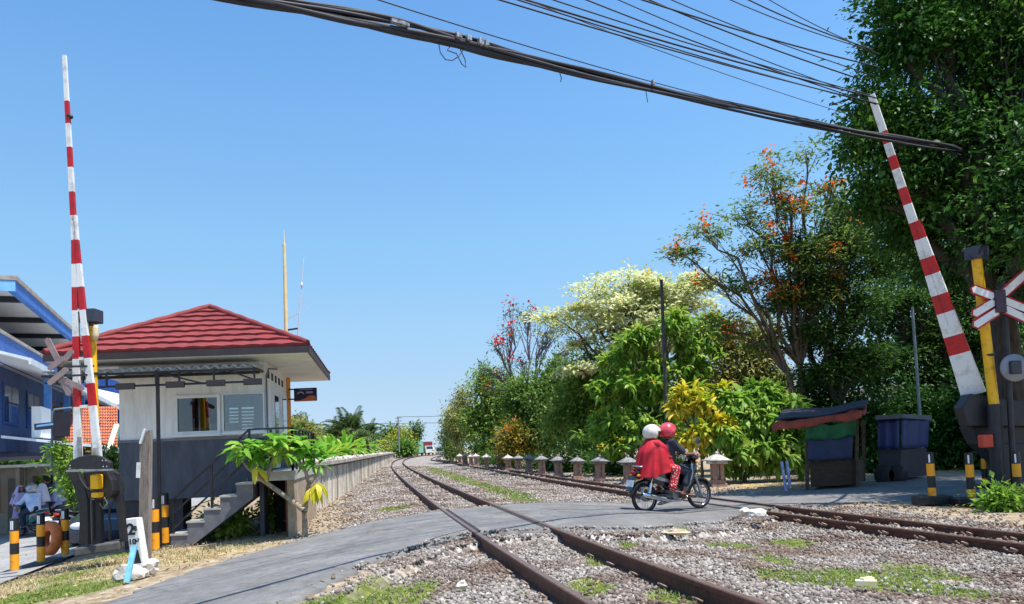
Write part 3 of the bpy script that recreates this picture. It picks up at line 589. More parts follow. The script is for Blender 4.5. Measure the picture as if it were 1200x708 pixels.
mb = MB().add([APX+(c-APX)*.995-Vector((0,0,.05)) for c in rc]+[APX-Vector((0,0,.05))], [(0,1,4),(1,2,4),(2,3,4),(3,0,4)]); mb.build('roof_deck', FASC, hut)
def hwin(a0, a1, z0, z1, gl, fw, label=None):
    mb = MB(); y0, y1 = -.045, -.004
    hbox(mb, a0, a1, y0, y1, z1-fw, z1); hbox(mb, a0, a1, y0, y1, z0, z0+fw); hbox(mb, a0, a0+fw, y0, y1, z0+fw, z1-fw); hbox(mb, a1-fw, a1, y0, y1, z0+fw, z1-fw)
    w_ = mb.build('window', FRAME, hut)
    hbox(MB(), a0+fw, a1-fw, -.02, -.014, z0+fw, z1-fw).build('pane', gl, w_); hbox(MB(), a0-.04, a1+.04, -.09, -.046, z0-.045, z0).build('sill', FRAME, w_)
    if label: w_['label'] = label
    return w_
pxm = 13.95/FPX
w1 = hwin(1.02, 1.86, 1.56, 2.29, CLEARG, .055, 'white framed sliding window')
w2 = hwin(1.90, 2.68, 1.57, 2.30, CLEART, .025, 'large tinted window reflecting the street')
# side wall (right): door, window and vents
for k in range(5): hbox(MB(), HW-.002, HW+.012, .30+k*.5, .50+k*.5, 2.60, 2.74).build('vent', M('vent_dark', S(40,40,44), rough=.8), hut)
d_ = MB(); hbox(d_, HW+.001, HW+.05, .75, 1.5, .86, 2.42); d_ = d_.build('door', FRAME, hut); hbox(MB(), HW+.051, HW+.058, .86, 1.39, 1.35, 2.3).build('pane', WGLASS, d_)
d_ = MB(); hbox(d_, HW+.001, HW+.05, 1.95, 2.75, 1.4, 2.42); d_ = d_.build('window', FRAME, hut); hbox(MB(), HW+.051, HW+.058, 2.03, 2.67, 1.48, 2.34).build('pane', WGLASS, d_)
MB().tube([hp(HW+.03, -.03, ZB), hp(HW+.03, -.03, 2.6), hp(HW+.06, .1, 2.75), hp(HW+.06, 1.2, 2.86)], .018, 6).build('conduit', M('grey_conduit', S(120,116,118), rough=.5), hut)
# canopy under the front eave
can = thing('canopy', 'black steel canopy with corrugated translucent sheets under the front eave of the guard hut', 'canopy', hp(1.0, -.9, -.3))
CA0, CA1 = -1.0, HW-.02
mb = MB(); n = 150; V = []
for (b, z) in ((-.93, 2.70), (-.05, 2.80)):
    for j in range(n+1): V.append(hp(CA0+(CA1-CA0)*j/n, b, z+.03*math.sin(j*.95)))
mb.add(V, [(j, j+1, n+2+j, n+1+j) for j in range(n)], 0, True); sh = mb.build('corrugated_sheet', M('translucent_sheet', S(200,205,208), S(170,176,180), scale=3, rough=.5), can)
so_ = sh.modifiers.new('thick', 'SOLIDIFY'); so_.thickness = .006
mb = MB(); bw = .04
for (b, z) in ((-.92, 2.64), (-.5, 2.62), (-.06, 2.68)): mb.bar(hp(CA0, b, z), hp(CA1, b, z), bw)
mb.bar(hp(CA0+.05, -.92, 2.52), hp(CA0+1.0, -.90, 2.42), .03)
mb.bar(hp(-.15, -.90, 2.42), hp(CA1, -.90, 2.42), .035)
for a in (-.75, -.3, .1, .95, 1.35, 1.95, 2.65): mb.bar(hp(a, -.91, 2.42 if a > -.2 else 2.5), hp(a, -.92, 2.64), .028); mb.bar(hp(a, -.92, 2.66), hp(a, -.06, 2.70), .028)
mb.bar(hp(1.0, -.9, 2.63), hp(1.75, -.9, 2.42), .028); mb.bar(hp(2.2, -.9, 2.63), hp(CA1, -.9, 2.44), .028)
for a in (CA0+.02, CA1-.02): mb.bar(hp(a, -.92, 2.64), hp(a, -.06, 2.68), .04); 
mb.build('canopy_frame', BLACKM, can)
for a in (.42, 1.28, 1.98, 2.62): hbox(MB(), a-.16, a+.16, -.96, -.87, 2.36, 2.47).build('lamp_box', M('lamp_box_dark', S(52,44,46), rough=.5), can, bevel=.01)
hbox(MB(), .945, 1.0, -.93, -.875, -.45, 2.63).build('post', BLACKM, can)
# staircase and landing
st = thing('staircase', 'concrete steps with black pipe handrail climbing to the landing of the guard hut', 'staircase', hp(1.6, -.5, -.35))
LZ = .83; SB0, SB1 = -.92, -.06
mb = MB(); A0 = 1.16; n = 5; TR = .285; RI = (LZ+.42)/6
for k in range(n):
    a0_, a1_ = A0+k*TR, A0+(k+1)*TR+(.002 if k < n-1 else 0); zt = -.42+(k+1)*RI; l0 = max(-.62, -.66+k*RI); l1 = max(-.62, -.66+(k+1)*RI)
    mb.hexa([hp(a0_,SB0,l0), hp(a1_,SB0,l1), hp(a1_,SB1,l1), hp(a0_,SB1,l0), hp(a0_,SB0,zt), hp(a1_,SB0,zt), hp(a1_,SB1,zt), hp(a0_,SB1,zt)])
mb.build('step', M('step_grey', S(120,120,126), S(96,96,102), scale=5, rough=.8), st)
mb = MB()
for k in range(n): hbox(mb, A0+k*TR-.015, A0+(k+1)*TR+.012, SB0-.015, SB1+.002, -.42+(k+1)*RI, -.42+(k+1)*RI+.03)
mb.build('tread', M('tread_pale', S(186,184,180), S(160,158,152), scale=5, rough=.8), st)
a_, b_ = A0+.02, A0+n*TR
LA0, LA1 = b_, HW+.62
mb = MB(); hbox(mb, LA0, LA1, -.98, -.02, LZ-.16, LZ); hbox(mb, HW+.03, LA1, -.02, HD, LZ-.16, LZ); mb.build('landing', M('landing_pale', S(190,188,184), S(160,156,150), scale=4, rough=.8), st)
mb = MB(); hbox(MB(), LA0+.04, LA0+.12, -.5, -.05, -.7, LZ-.162).build('support_post', WALLG, st); hbox(mb, LA1-.14, LA1-.02, -.95, HD, -.7, LZ-.162); mb.build('landing_support', M('landing_tan', S(176,156,132), S(140,122,104), scale=4, rough=.9), st)
hbox(MB(), LA0+.2, LA1-.14, .2, .3, -.7, LZ-.164).build('dark_opening_sheet', M('painted_opening_shade', S(30,28,28), rough=.9), st)  # near-black sheet stands in for the shade inside the opening
hbox(MB(), LA1-.17, LA1-.141, -.96, -.90, -.6, LZ-.165).build('door_frame', M('brown_frame', S(96,48,36), rough=.7), st)
mb = MB(); b = SB0+.04
p0, p1 = hp(A0+.04, b, .42), hp(b_-.05, b, LZ+.75)
for dz in (0, -.25, -.5): mb.bar(p0+Vector((0,0,dz)), p1+Vector((0,0,dz)), .03)
for t in (0, .5): q = p0+(p1-p0)*t; mb.bar(q, Vector((q.x, q.y, -.42+t*1.2)), .035)
mb.build('handrail', BLACKM, st)
mb = MB(); cs = [hp(b_-.05, SB0+.04, 0), hp(LA1-.04, SB0+.04, 0), hp(LA1-.04, HD, 0)]
for a, c in ((cs[0], cs[1]), (cs[1], cs[2])):
    for dz in (.75, .5, .25): mb.bar(a+Vector((0,0,LZ+dz)), c+Vector((0,0,LZ+dz)), .03)
    k = max(2, int((c-a).length/.55))
    for i in range(k+1): q = a+(c-a)*(i/k); mb.bar(q+Vector((0,0,LZ)), q+Vector((0,0,LZ+.75)), .035)
mb.build('landing_rail', BLACKM, st)
# mast with antennas, projecting sign
mp = AT(338, 500, 17.2); mz = lambda y, x=336: AT(x, y, 17.2).z
mast = thing('antenna_mast', 'tall cream and orange steel mast with thin white antennas behind the guard hut', 'mast', (mp.x, mp.y, -.35))
top = AT(333, 286, 17.2)
lean = lambda z: Vector((mp.x+(top.x-mp.x)*(z-mp.z)/(top.z-mp.z), mp.y, z))
MB().tube([lean(-.5), lean(1.6)], .06, 10).build('lower_pole', M('brown_red_pole', S(120,52,40), rough=.6), mast)
MB().tube([lean(1.6), lean(2.9)], .065, 10).build('middle_pole', M('orange_pole', S(236,150,40), rough=.5), mast)
MB().tube([lean(2.9), top], [.05, .038], 10).tube([top, top+Vector((0,0,.35))], [.02,.006], 6).build('pole', M('cream_pole', S(236,214,160), S(220,196,140), rough=.5), mast)
aw = M('antenna_white', S(225,230,235), S(200,206,212), rough=.4)
q0, q1 = AT(348, 408, 17.2), AT(356, 300, 17.2)
MB().tube([q0, q1], [.016, .009], 6).ball(AT(353.5, 334, 17.2), (.03,.03,.06)).bar(lean(AT(336,374,17.2).z), AT(351,367,17.2), .02).bar(AT(350,352,17.2), AT(362,362,17.2), .012).build('antenna', aw, mast)
MB().bar(lean(AT(336,387,17.2).z), AT(349,385,17.2), .035).build('bracket', BLACKM, mast)
sg = thing('projecting_sign', 'small dark blue sign board with orange wave on the mast behind the guard hut', 'sign', AT(357, 463, 17.0))
s0, s1 = AT(345, 470.5, 17.0), AT(371, 454, 17.0); sx = (s1.x-s0.x); szh = s1.z-s0.z; sc_ = AT(358, 462.5, 17.0)
MB().box(sc_, (sx, .06, szh)).build('board', M('sign_navy', S(30,26,60), S(24,22,50), rough=.4), sg, bevel=.008)
fr = lambda x, y, z: (sc_.x+x, sc_.y-.033-z, sc_.z+y)
wv = [(-.24,-.135),(-.12,-.125),(0,-.085),(.08,-.035),(.15,-.02),(.22,-.04),(.24,-.06),(.24,-.15),(-.24,-.15)]
MB().prism(wv, .004, fr).build('wave', M('sign_orange', S(206,110,60), rough=.5), sg)
arc = [(-.20+.02*0, 0.0)]; arc = [(-.10+.085*math.cos(a), .0+.07*math.sin(a)) for a in np.linspace(2.9, .25, 9)]
arc = arc+[(-.10+.06*math.cos(a), .0+.045*math.sin(a)) for a in np.linspace(.25, 2.9, 9)]
MB().prism(arc, .006, fr).build('emblem', M('sign_lilac', S(190,180,210), rough=.5), sg)
mb = MB()
for i in range(5): mb.box(fr(.04+i*.03, .045, 0), (.018, .006, .04+.012*(i % 2)))
for i in range(11): mb.box(fr(-.12+i*.028, .115, 0), (.02, .006, .012))
mb.build('lettering', M('sign_lilac', S(190,180,210)), sg)
MB().bar(AT(338,456.5,17.0), AT(346,456.5,17.0), .03).bar(AT(338,468,17.0), AT(346,468,17.0), .03).build('bracket', BLACKM, sg)
# ------------------------------------------------------------ retaining wall
WL = [G(357,609,-.38), G(400,584,-.32), G(430,562,-.3), G(450,548.5,-.3), G(461,541.5,-.3)]
WL = [(p.x, p.y) for p in WL]; WL = densify([WL[0]]+WL[1:], 10)
def wallmat():
    m = M('stained_concrete_wall', S(230,222,208), S(198,188,172), scale=3, rough=.92, bump=.3, bscale=30); t = m.node_tree; N = t.nodes; L = t.links
    tc = N.new('ShaderNodeTexCoord'); mp_ = N.new('ShaderNodeMapping'); mp_.inputs['Scale'].default_value = (5, 5, .35); L.new(tc.outputs['Object'], mp_.inputs[0])
    n = N.new('ShaderNodeTexNoise'); n.inputs['Scale'].default_value = 1; n.inputs['Detail'].default_value = 5; L.new(mp_.outputs[0], n.inputs[0])
    r = N.new('ShaderNodeValToRGB'); r.color_ramp.elements[0].position = .38; r.color_ramp.elements[1].position = .56; r.color_ramp.elements[0].color = S(150,142,136); r.color_ramp.elements[1].color = (1,1,1,1); L.new(n.outputs['Fac'], r.inputs[0])
    mx = N.new('ShaderNodeMix'); mx.data_type = 'RGBA'; mx.blend_type = 'MULTIPLY'; mx.inputs[0].default_value = .85; b = N['Principled BSDF']
    L.new(b.inputs['Base Color'].links[0].from_socket, mx.inputs[6]); L.new(r.outputs[0], mx.inputs[7]); L.new(mx.outputs[2], b.inputs['Base Color']); return m
WM = wallmat()
rw = thing('retaining_wall', 'long stained concrete retaining wall with projecting coping running back beside the near track', 'wall', (WL[0][0], WL[0][1], -.4))
def sweep(mb, path, prof, z0=0):
    P = np.array(path); T = np.gradient(P, axis=0); T /= np.linalg.norm(T, axis=1)[:,None]; Nn = np.stack([T[:,1], -T[:,0]], 1); n = len(prof)
    V = [(P[i,0]+Nn[i,0]*a, P[i,1]+Nn[i,1]*a, z0+b) for i in range(len(P)) for a, b in prof]
    mb.add(V, [(i*n+j, i*n+(j+1)%n, (i+1)*n+(j+1)%n, (i+1)*n+j) for i in range(len(P)-1) for j in range(n)]+[tuple(range(n))[::-1], tuple((len(P)-1)*n+j for j in range(n))]); return mb
mb = sweep(MB(), WL, [(0,-.7),(0,.74),(-.5,.74),(-.5,-.7)])
mb.build('wall', WM, rw)
sweep(MB(), WL, [(.14,.80),(.14,.90),(-.62,.90),(-.62,.80)]).build('coping', M('coping_concrete', S(188,180,168), S(120,112,106), scale=2.5, rough=.9, bump=.3), rw)
sweep(MB(), WL, [(.05,.741),(.05,.799),(-.55,.799),(-.55,.741)]).build('painted_shadow_line', M('shadow_line_dark', S(86,80,78), S(60,56,54), scale=4, rough=.9), rw)  # dark strip painted in as the shadow line under the coping
cum = np.concatenate([[0], np.cumsum(np.linalg.norm(np.diff(WL, axis=0), axis=1))]); mb = MB()
k = .2
while k < cum[-1]-.2:
    x_, y_ = np.interp(k, cum, WL[:,0]), np.interp(k, cum, WL[:,1]); x2, y2 = np.interp(k+.1, cum, WL[:,0]), np.interp(k+.1, cum, WL[:,1]); d = Vector((x2-x_, y2-y_, 0)).normalized(); nn = Vector((d.y, -d.x, 0))
    mb.box(Vector((x_, y_, .19))-nn*.055, (.16, .16, 1.1), math.atan2(d.y, d.x)); k += .62
mb.build('pilaster', WM, rw)
mb = MB(); 
for k in range(260):
    s_ = random.random()**1.5*cum[-1]; x_, y_ = np.interp(s_, cum, WL[:,0]), np.interp(s_, cum, WL[:,1]); o_ = random.uniform(-.6, .08)
    q = rand_rot(1)[0]; r_ = random.uniform(.04, .11)
    mb.add([Vector((x_+o_, y_, .90+r_*.3))+Vector(q@(v*np.array([1,.8,.5])))*r_ for v in ICV], ICF.tolist())
rb_ = mb.build('rubble', M('pale_rubble', S(216,206,190), S(176,164,150), scale=5, rough=.95), rw)
# ------------------------------------------------------------ bollards
def make_bollard(name, label, bands, base=None, reflx=0.0, group='black and orange bollards'):
    t = thing(name, label, 'bollard', (0,0,0), group); mb = MB(); r = .068; H = .88; z = 0
    for f, mi in bands:
        z1 = z+f*H; mb.tube([(0,0,z),(0,0,z1)], r+(.0015 if mi else 0), 18, mi, caps=(z1 > H-.01)); z = z1
    mb.build('tube', [ORANGE, BLACK], t)
    MB().prism([(-.024,0),(.024,0),(.024,.15),(-.024,.15)], .008, lambda a, b, c: (reflx+a, -r*.985+c*.5+abs(reflx)*.22, H-.19+b)).build('reflector', REFL, t)
    if base: base(t)
    return t
def slabbase(t): MB().box((0,.02,.0), (.62,.3,.16)).build('base_slab', BLACK, t, bevel=.015)
bl = make_bollard('bollard', 'black and orange bollard with white reflector by the street at the left frame edge', [(.31,0),(.21,1),(.24,0),(.24,1)])
def gz(p): return float(base_h(np.array([p.x]), np.array([p.y]))[0])
def settle(px, py, Y): p = AT(px, py, Y); return Vector((p.x, p.y, p.z))
LB = [(17, 668, 13.0, None), (48, 658, 13.9, 'black and orange bollard in front of the orange tyre beside the street'), (76.5, 650, 14.6, 'black and orange bollard right of the orange tyre, its shaft nearly all orange'),
      (182, 643, 12.9, 'black and orange bollard beside the weathered plank, nearer of two below the hut'), (193.5, 636, 13.5, 'black and orange bollard nearest the canopy post, farther of two below the hut')]
BG = []
for i, (px, py, Y, lb) in enumerate(LB):
    p = settle(px, py, Y); BG.append(p)
    if i == 0: bl.location = p; 
    else: dup(bl, p, 0.0, lb)
br = make_bollard('bollard', 'black and orange bollard on a black slab, leftmost of those beside the right barrier', [(.26,0),(.24,1),(.26,0),(.24,1)], slabbase, -.035)
for i, (px, py, Y, lb) in enumerate([(1093, 586, 13.9, None), (1139, 588, 13.6, 'black and orange bollard on a black slab, second of those beside the right barrier'), (1155.5, 572, 17.2, 'black and orange bollard standing farther back under the red box'), (1194, 588, 13.3, 'black and orange bollard at the right frame edge beside the leafy weeds')]):
    p = settle(px, py, Y)
    if i == 0: br.location = p
    else: dup(br, p, 0.0, lb)
# kerb slabs under the left bollards
def slab(px0, py0, px1, py1, Y0, Y1, h, d, label, name='kerb_stone', mat=CONCD):
    a, b = AT(px0, py0, Y0), AT(px1, py1, Y1); mb = MB().bar(a-Vector((0,0,h/2)), b-Vector((0,0,h/2)), d, h)
    o = mb.build(name, mat, None, (a+b)/2, bevel=.02); return tag(o, label, 'kerb')
slab(-14, 680, 38, 668, 12.8, 13.1, .30, .3, 'black painted kerb stone under the bollard at the left frame edge')
slab(33, 663, 68, 652, 13.6, 14.2, .25, .3, 'black painted kerb stone under the middle bollard by the orange tyre')
slab(90, 641, 142, 633, 11.6, 11.8, .13, .45, 'dark concrete plinth under the left barrier machine')
for i, (x0, y0, x1, y1, Y, lb) in enumerate([(1046, 599, 1104, 605, 12.9, 'grey concrete slab lying nearest the far track below the bollards'), (1080, 596, 1118, 600, 13.4, 'grey concrete slab lying just behind another, closer to the bollards')]):
    slab(x0, y0, x1, y1, Y, Y, .12, .34, lb, 'concrete_slab', CONC)
# orange tyre leaning behind the bollards
ty = G(60, 652, -.72); q_ = Matrix.Rotation(R(78), 3, 'Y') @ Matrix.Identity(3)
pt = AT(59, 631, 14.6); q_ = Matrix.Rotation(R(58), 3, 'Z') @ Matrix.Rotation(R(96), 3, 'Y')
o = MB().lathe([(.15+.0,-.05),(.2,-.09),(.28,-.085),(.325,-.05),(.33,0),(.325,.05),(.28,.085),(.2,.09),(.15,.05),(.15,-.05)], pt, 28, q_).build('painted_tyre', M('orange_tyre_paint', S(226,124,60), S(196,98,48), scale=7, rough=.7), None, (pt.x, pt.y, pt.z-.33)); tag(o, 'orange painted old tyre standing upright beside a bollard at the street edge', 'tyre')
# ------------------------------------------------------------ level crossing barriers
MACH = M('machine_black', S(44,42,46), S(28,27,30), scale=7, rough=.5)
def boom(root, base, tip, ts, spread0, spread1, axis, wd, start_red):
    """two rails that run together towards the tip, banded white and red"""
    base, tip, axis = Vector(base), Vector(tip), Vector(axis).normalized(); D = (tip-base)
    ax2 = D.cross(axis).normalized()
    for s in (-1, 1):
        mb = MB()
        for k in range(len(ts)-1):
            ta, tb = ts[k], ts[k+1]; mi = (k+start_red) % 2
            P = []
            for t in (ta, tb):
                o = s*(spread0*(1-t/.55) if t < .55 else 0)+s*spread1*max(0, 1-t*1.02)
                P.append(base+D*t+axis*o)
            wA, wB = wd*(1-.45*ta), wd*(1-.45*tb)
            if ts[k] >= .55 and s == 1: continue
            mb.bar(P[0], P[1], wA, wA*.7, axis.cross(D), mi, wB, wB*.7)
        mb.build('boom_rail', [WHITE, REDP], root)
    mb = MB()
    for t in (ts[1], ts[3], ts[5]):
        o = spread0*(1-t/.55)+spread1*(1-t)
        mb.bar(base+D*t-axis*o, base+D*t+axis*o, .05, .045, D)
    mb.build('tie_bar', WHITE, root)
lb_ = AT(113, 636, 11.6)
gl = thing('crossing_barrier', 'left raised level crossing barrier, banded red and white with yellow mast and black machine', 'barrier', (lb_.x, lb_.y, lb_.z), 'raised level crossing barriers')
LY = 11.6
b0, t0 = AT(103.5, 541, LY), AT(75.5, 65, LY)
L0 = 541-65; tl = [0]+[1-(y-65)/L0 for y in (478, 452, 423, 397, 367, 340, 313, 285, 256, 228, 199, 175, 147, 120, 65)]
boom(gl, b0, t0, tl, .135, .02, (1, 0, .04), .105, 0)
MB().cap(AT(80.5, 136, LY), AT(83, 137, LY), .035).build('boom_lamp', MACH, gl)
def mastpart(root, pts, Y, r, n=12): return MB().tube([AT(x, y, Y) for x, y in pts], r, n)
mastpart(gl, [(107, 380), (111.5, 500), (114, 588)], LY+.12, .062).build('mast', YEL, gl)
mastpart(gl, [(113.5, 586), (115, 640)], LY+.12, .09).build('mast_foot', MACH, gl)
mastpart(gl, [(112.8, 574), (113.1, 578)], LY+.12, .075).tube([AT(110, 437, LY+.12), AT(110.2, 440, LY+.12)], .07).tube([AT(112, 496, LY+.12), AT(112.2, 499, LY+.12)], .07).build('mast_band', MACH, gl)
c = AT(105.5, 371, LY+.12); MB().box(c, (.29, .26, .21)).box(c+Vector((0,0,-.13)), (.14,.14,.06)).build('siren_box', M('siren_grey', S(58,62,78), S(46,50,62), rough=.5), gl, bevel=.012)
c = AT(112, 385, LY+.05); MB().lathe([(0,.05),(.035,.05),(.045,.0),(.04,-.06),(.05,-.1),(.03,-.2),(0,-.2)], c, 10).build('bell', M('bell_cream', S(225,205,160), rough=.5), gl)
mb = MB(); pr = lambda Y, d: (lambda a, b, c_: AT(a, b, Y)+Vector((0, c_, 0)))
mb.prism([(79,549),(84,540),(95,535),(112,533),(122,536),(131,542),(131,551)], .1, pr(LY-.25, 0)); tp = mb.build('top_plate', MACH, gl, bevel=.01)
mb = MB().bar(AT(78, 552, LY-.32), AT(132, 550.5, LY-.32), .04, .03); mb.build('plate_edge', STEEL, gl)
mb = MB()
for (x, y) in ((82,546),(82,549),(120,540),(124,540),(121,547),(125,547)): mb.ball(AT(x, y, LY-.31), .012, 8, 6)
mb.build('bolt', STEEL, gl)
mb = MB().prism([(79,551),(92,551),(100,566),(104,585),(105,638),(94,638),(95,610),(94,590),(88,570)], .09, pr(LY-.1, 0)); mb.build('curved_support', MACH, gl, bevel=.008)
mb = MB().prism([(131,549),(139,555),(143,575),(146,600),(149,634),(142,635),(138,600),(134,576),(128,560)], .09, pr(LY+.15, 0)); mb.build('rear_support', MACH, gl, bevel=.008)
mb = MB().prism([(104,553),(131,550),(138,562),(140,575),(134,584),(120,586),(108,580)], .34, pr(LY+.1, 0)); mb.build('counterweight', MACH, gl, bevel=.02)
mb = MB().prism([(108.5,556),(118,556),(118,573),(108.5,573)], .16, pr(LY-.18, 0)); mb.prism([(109.5,577),(118.5,577),(118.5,583),(109.5,583)], .16, pr(LY-.18, 0)); mb.build('motor_cover', YEL, gl, bevel=.02)
MB().tube([AT(92,552,LY-.2), AT(95,562,LY-.25), AT(101,571,LY-.25), AT(109,575,LY-.2)], .012, 6).tube([AT(122,583,LY-.1), AT(126,590,LY-.12), AT(121,596,LY-.12), AT(117,590,LY-.1)], .01, 6).build('cable', M('grey_cable', S(120,120,110), rough=.6), gl)
MB().tube([AT(94,541,LY-.05), AT(93,512,LY-.05)], .03, 8).tube([AT(112.5,541,LY-.05), AT(112,525,LY-.05)], .03, 8).build('hinge_rod', STEEL, gl)
# left crossbuck, seen from behind
CBK = M('crossbuck_back', S(158,138,136), S(128,110,110), scale=5, rough=.6)
def board(mb, p, q, w, Y, th=.02, mi=0):
    p, q = AT(p[0], p[1], Y), AT(q[0], q[1], Y); d = (q-p).normalized(); n_ = Vector((-d.z, 0, d.x))
    P = [p-n_*w/2, q-n_*w/2, q+d*w*.35, q+n_*w/2, p+n_*w/2, p-d*w*.35]
    V = [a+Vector((0,-th/2,0)) for a in P]+[a+Vector((0,th/2,0)) for a in P]; n = 6
    return mb.add(V, [tuple(range(n)), tuple(range(n,2*n))[::-1]]+[(i, n+i, n+(i+1)%n, (i+1)%n) for i in range(n)], mi)
CY_ = 11.25
cbl = thing('crossbuck_sign', 'grey backed double crossbuck sign seen from behind on the left barrier mast', 'sign', AT(71, 440, CY_))
for p, q in (((55.5,398),(69,424)), ((58,432),(74,420)), ((58,449),(78,433)), ((71,442),(81,462)), ((70,428),(84,412)), ((76,446),(97,455))):
    board(MB(), p, q, .085, CY_+random.uniform(-.02,.02)).build('board', CBK, cbl)
MB().bar(AT(69,418,CY_+.03), AT(71,446,CY_+.03), .05, .04).bar(AT(69,430,CY_+.03), AT(110,429,LY+.05), .03).bar(AT(70,441,CY_+.03), AT(110,439,LY+.05), .03).build('bracket', MACH, cbl)
# right barrier
RY = 14.2
rb = AT(1165, 592, RY)
gr_ = thing('crossing_barrier', 'right raised level crossing barrier leaning in under the dark tree, banded red and white', 'barrier', (rb.x, rb.y, rb.z), 'raised level crossing barriers')
b1, t1 = AT(1141, 462, RY), AT(1021, 111, RY-.3); LR = 462-111
tr_ = [0]+[1-(y-111)/LR for y in (414, 393, 366, 345, 321, 302, 280, 260, 239, 220, 198, 183, 168, 154, 111)]
boom(gr_, b1, t1, tr_, .05, .05, (.75, -.62, .2), .205, 0)
mb = MB().tube([AT(1144.5, 304, RY-.4), AT(1165, 476, RY-.4)], .088, 14); mb.build('mast', YEL, gr_)
mastpart(gr_, [(1164.5, 474), (1172, 592)], RY-.4, .12).build('mast_foot', MACH, gr_)
mb = MB()
for a, b in (((1152.3,362),(1152.7,365)), ((1158.5,415),(1158.9,418))): mb.tube([AT(*a, RY-.4), AT(*b, RY-.4)], .096, 14)
mb.build('mast_band', MACH, gr_)
c = AT(1144.5, 297, RY-.4); MB().box(c, (.3, .28, .24), R(20)).box(c+Vector((-.16,-.02,-.1)), (.08,.1,.05), R(20)).build('siren_box', M('siren_grey', S(58,62,78)), gr_, bevel=.012)
mb = MB().prism([(1122,478),(1132,462),(1160,466),(1198,472),(1206,482),(1206,500),(1130,500)], .3, pr(RY-.1, 0)); mb.build('top_plate', MACH, gr_, bevel=.02)
mb = MB().prism([(1130,500),(1206,500),(1210,520),(1196,545),(1170,548),(1140,520)], .4, pr(RY+.1, 0)); mb.build('counterweight', MACH, gr_, bevel=.02)
mb = MB().prism([(1166,520),(1206,520),(1200,560),(1204,592),(1164,592),(1168,560)], .3, pr(RY, 0)); mb.build('support', MACH, gr_, bevel=.02)
c = AT(1155, 517, RY-.45); MB().box(c, (.2, .16, .24)).build('motor_cover', M('red_orange_box', S(214,70,36), S(180,56,30), rough=.5), gr_, bevel=.02)
# right crossbuck: white boards edged red, with lamp
XY = 13.6
cbr = thing('crossbuck_sign', 'white double crossbuck sign edged in red beside the right barrier mast', 'sign', AT(1176, 600, XY))
def cboard(p, q):
    o = board(MB(), p, q, .185, XY).build('board', REDP, cbr); board(MB(), ((p[0]*.985+q[0]*.015), p[1]*.985+q[1]*.015), (q[0]*.985+p[0]*.015, q[1]*.985+p[1]*.015), .125, XY-.006, .03).build('white_face', WHITE, o)
for p, q in (((1141,339),(1170,350)), ((1175,345),(1212,312)), ((1176,352),(1214,367)), ((1142,368),(1168,352)), ((1143,381),(1168,365)), ((1178,362),(1214,379))): cboard(p, q)
MB().box(AT(1172,353,XY-.03), (.19, .07, .42)).build('centre_box', M('centre_box_dark', S(66,50,66), rough=.5), cbr, bevel=.01)
MB().tube([AT(1176,330,XY+.08), AT(1190,600,XY+.08)], .05, 10).build('post', MACH, cbr)
c = AT(1189, 431, XY-.05); qd = Matrix.Rotation(R(90), 3, 'X')
MB().lathe([(0,.02),(.245,.02),(.25,0),(.25,-.03),(0,-.03)], c, 28, qd).build('signal_disc', M('signal_grey', S(150,150,158), S(126,126,134), rough=.6), cbr)
MB().box(c+Vector((-.03,-.07,0)), (.2,.08,.24)).build('signal_lamp', M('lamp_dark', S(46,48,58), rough=.3), cbr, bevel=.02)
# ------------------------------------------------------------ distance stone, plank, blue stick
KY = 9.6
km = thing('distance_stone', 'white leaning distance stone painted 2 8 and 10 67 with a black rectangle', 'marker', AT(160, 668, KY))
K = [(147,608),(160,607),(168.5,664),(154,667.5)]; Kd = Vector((.02,.12,0))
fp_ = [AT(x, y, KY) for x, y in K]
bt = [fp_[3], fp_[2], fp_[2]+Kd, fp_[3]+Kd]; tp_ = [fp_[0], fp_[1], fp_[1]+Kd, fp_[0]+Kd]
MB().hexa(bt+tp_).build('stone', M('painted_stone', S(232,230,226), S(206,202,196), scale=8, rough=.8, bump=.2), km, bevel=.012)
kx = (fp_[1]-fp_[0]).normalized(); kz = (fp_[0]-fp_[3]).normalized(); nrm_ = kx.cross(kz).normalized()
if nrm_.y > 0: nrm_ = -nrm_
def kf(px, py):
    o = AT(px, py, KY); return lambda x, y, z: o+kx*x+kz*y+nrm_*(.004+z)
INK = M('black_ink', S(24,24,28), rough=.7)
text_mesh('2', .20, INK, km, fr=kf(153.6, 621), bold=.006); text_mesh('8', .085, INK, km, fr=kf(158.6, 619.5), bold=.003)
text_mesh('10', .095, INK, km, fr=kf(155.2, 635), bold=.003); text_mesh('67', .062, INK, km, fr=kf(161.0, 633.5), bold=.001)
MB().add([kf(154.0,645)(0,0,0), kf(161.8,644)(0,0,0), kf(165.8,660)(0,0,0), kf(155.6,661)(0,0,0)], [(0,1,2,3)]).build('black_panel', INK, km)
def rock(name, p, r, label, mat, cat='rock', sq=(1,.8,.7), sub=2):
    import bmesh
    bm = bmesh.new(); bmesh.ops.create_icosphere(bm, subdivisions=sub, radius=1)
    sd = random.random()*50
    for v in bm.verts:
        f = 1+.35*(math.sin(v.co.x*2.7+sd)*math.cos(v.co.y*3.1+sd*2)+.5*math.sin(v.co.z*5+sd)); v.co = Vector((v.co.x*sq[0], v.co.y*sq[1], v.co.z*sq[2]))*r*f
    me = bpy.data.meshes.new(name); bm.to_mesh(me); bm.free(); me.materials.append(mat); o = bpy.data.objects.new(name, me); COL.objects.link(o); o.location = p; o.rotation_euler = (0,0,random.random()*6); return tag(o, label, cat)
ROCKW = M('white_rock', S(224,216,204), S(188,178,166), scale=7, rough=.95, bump=.5, bscale=20)
rock('rock', AT(155, 672, KY-.05), .17, 'whitewashed lump of concrete at the foot of the distance stone', ROCKW, sq=(1.2,.8,.6))
rock('rock', AT(173, 664, KY+.15), .14, 'pale round rock between the distance stone and the plank foot', ROCKW)
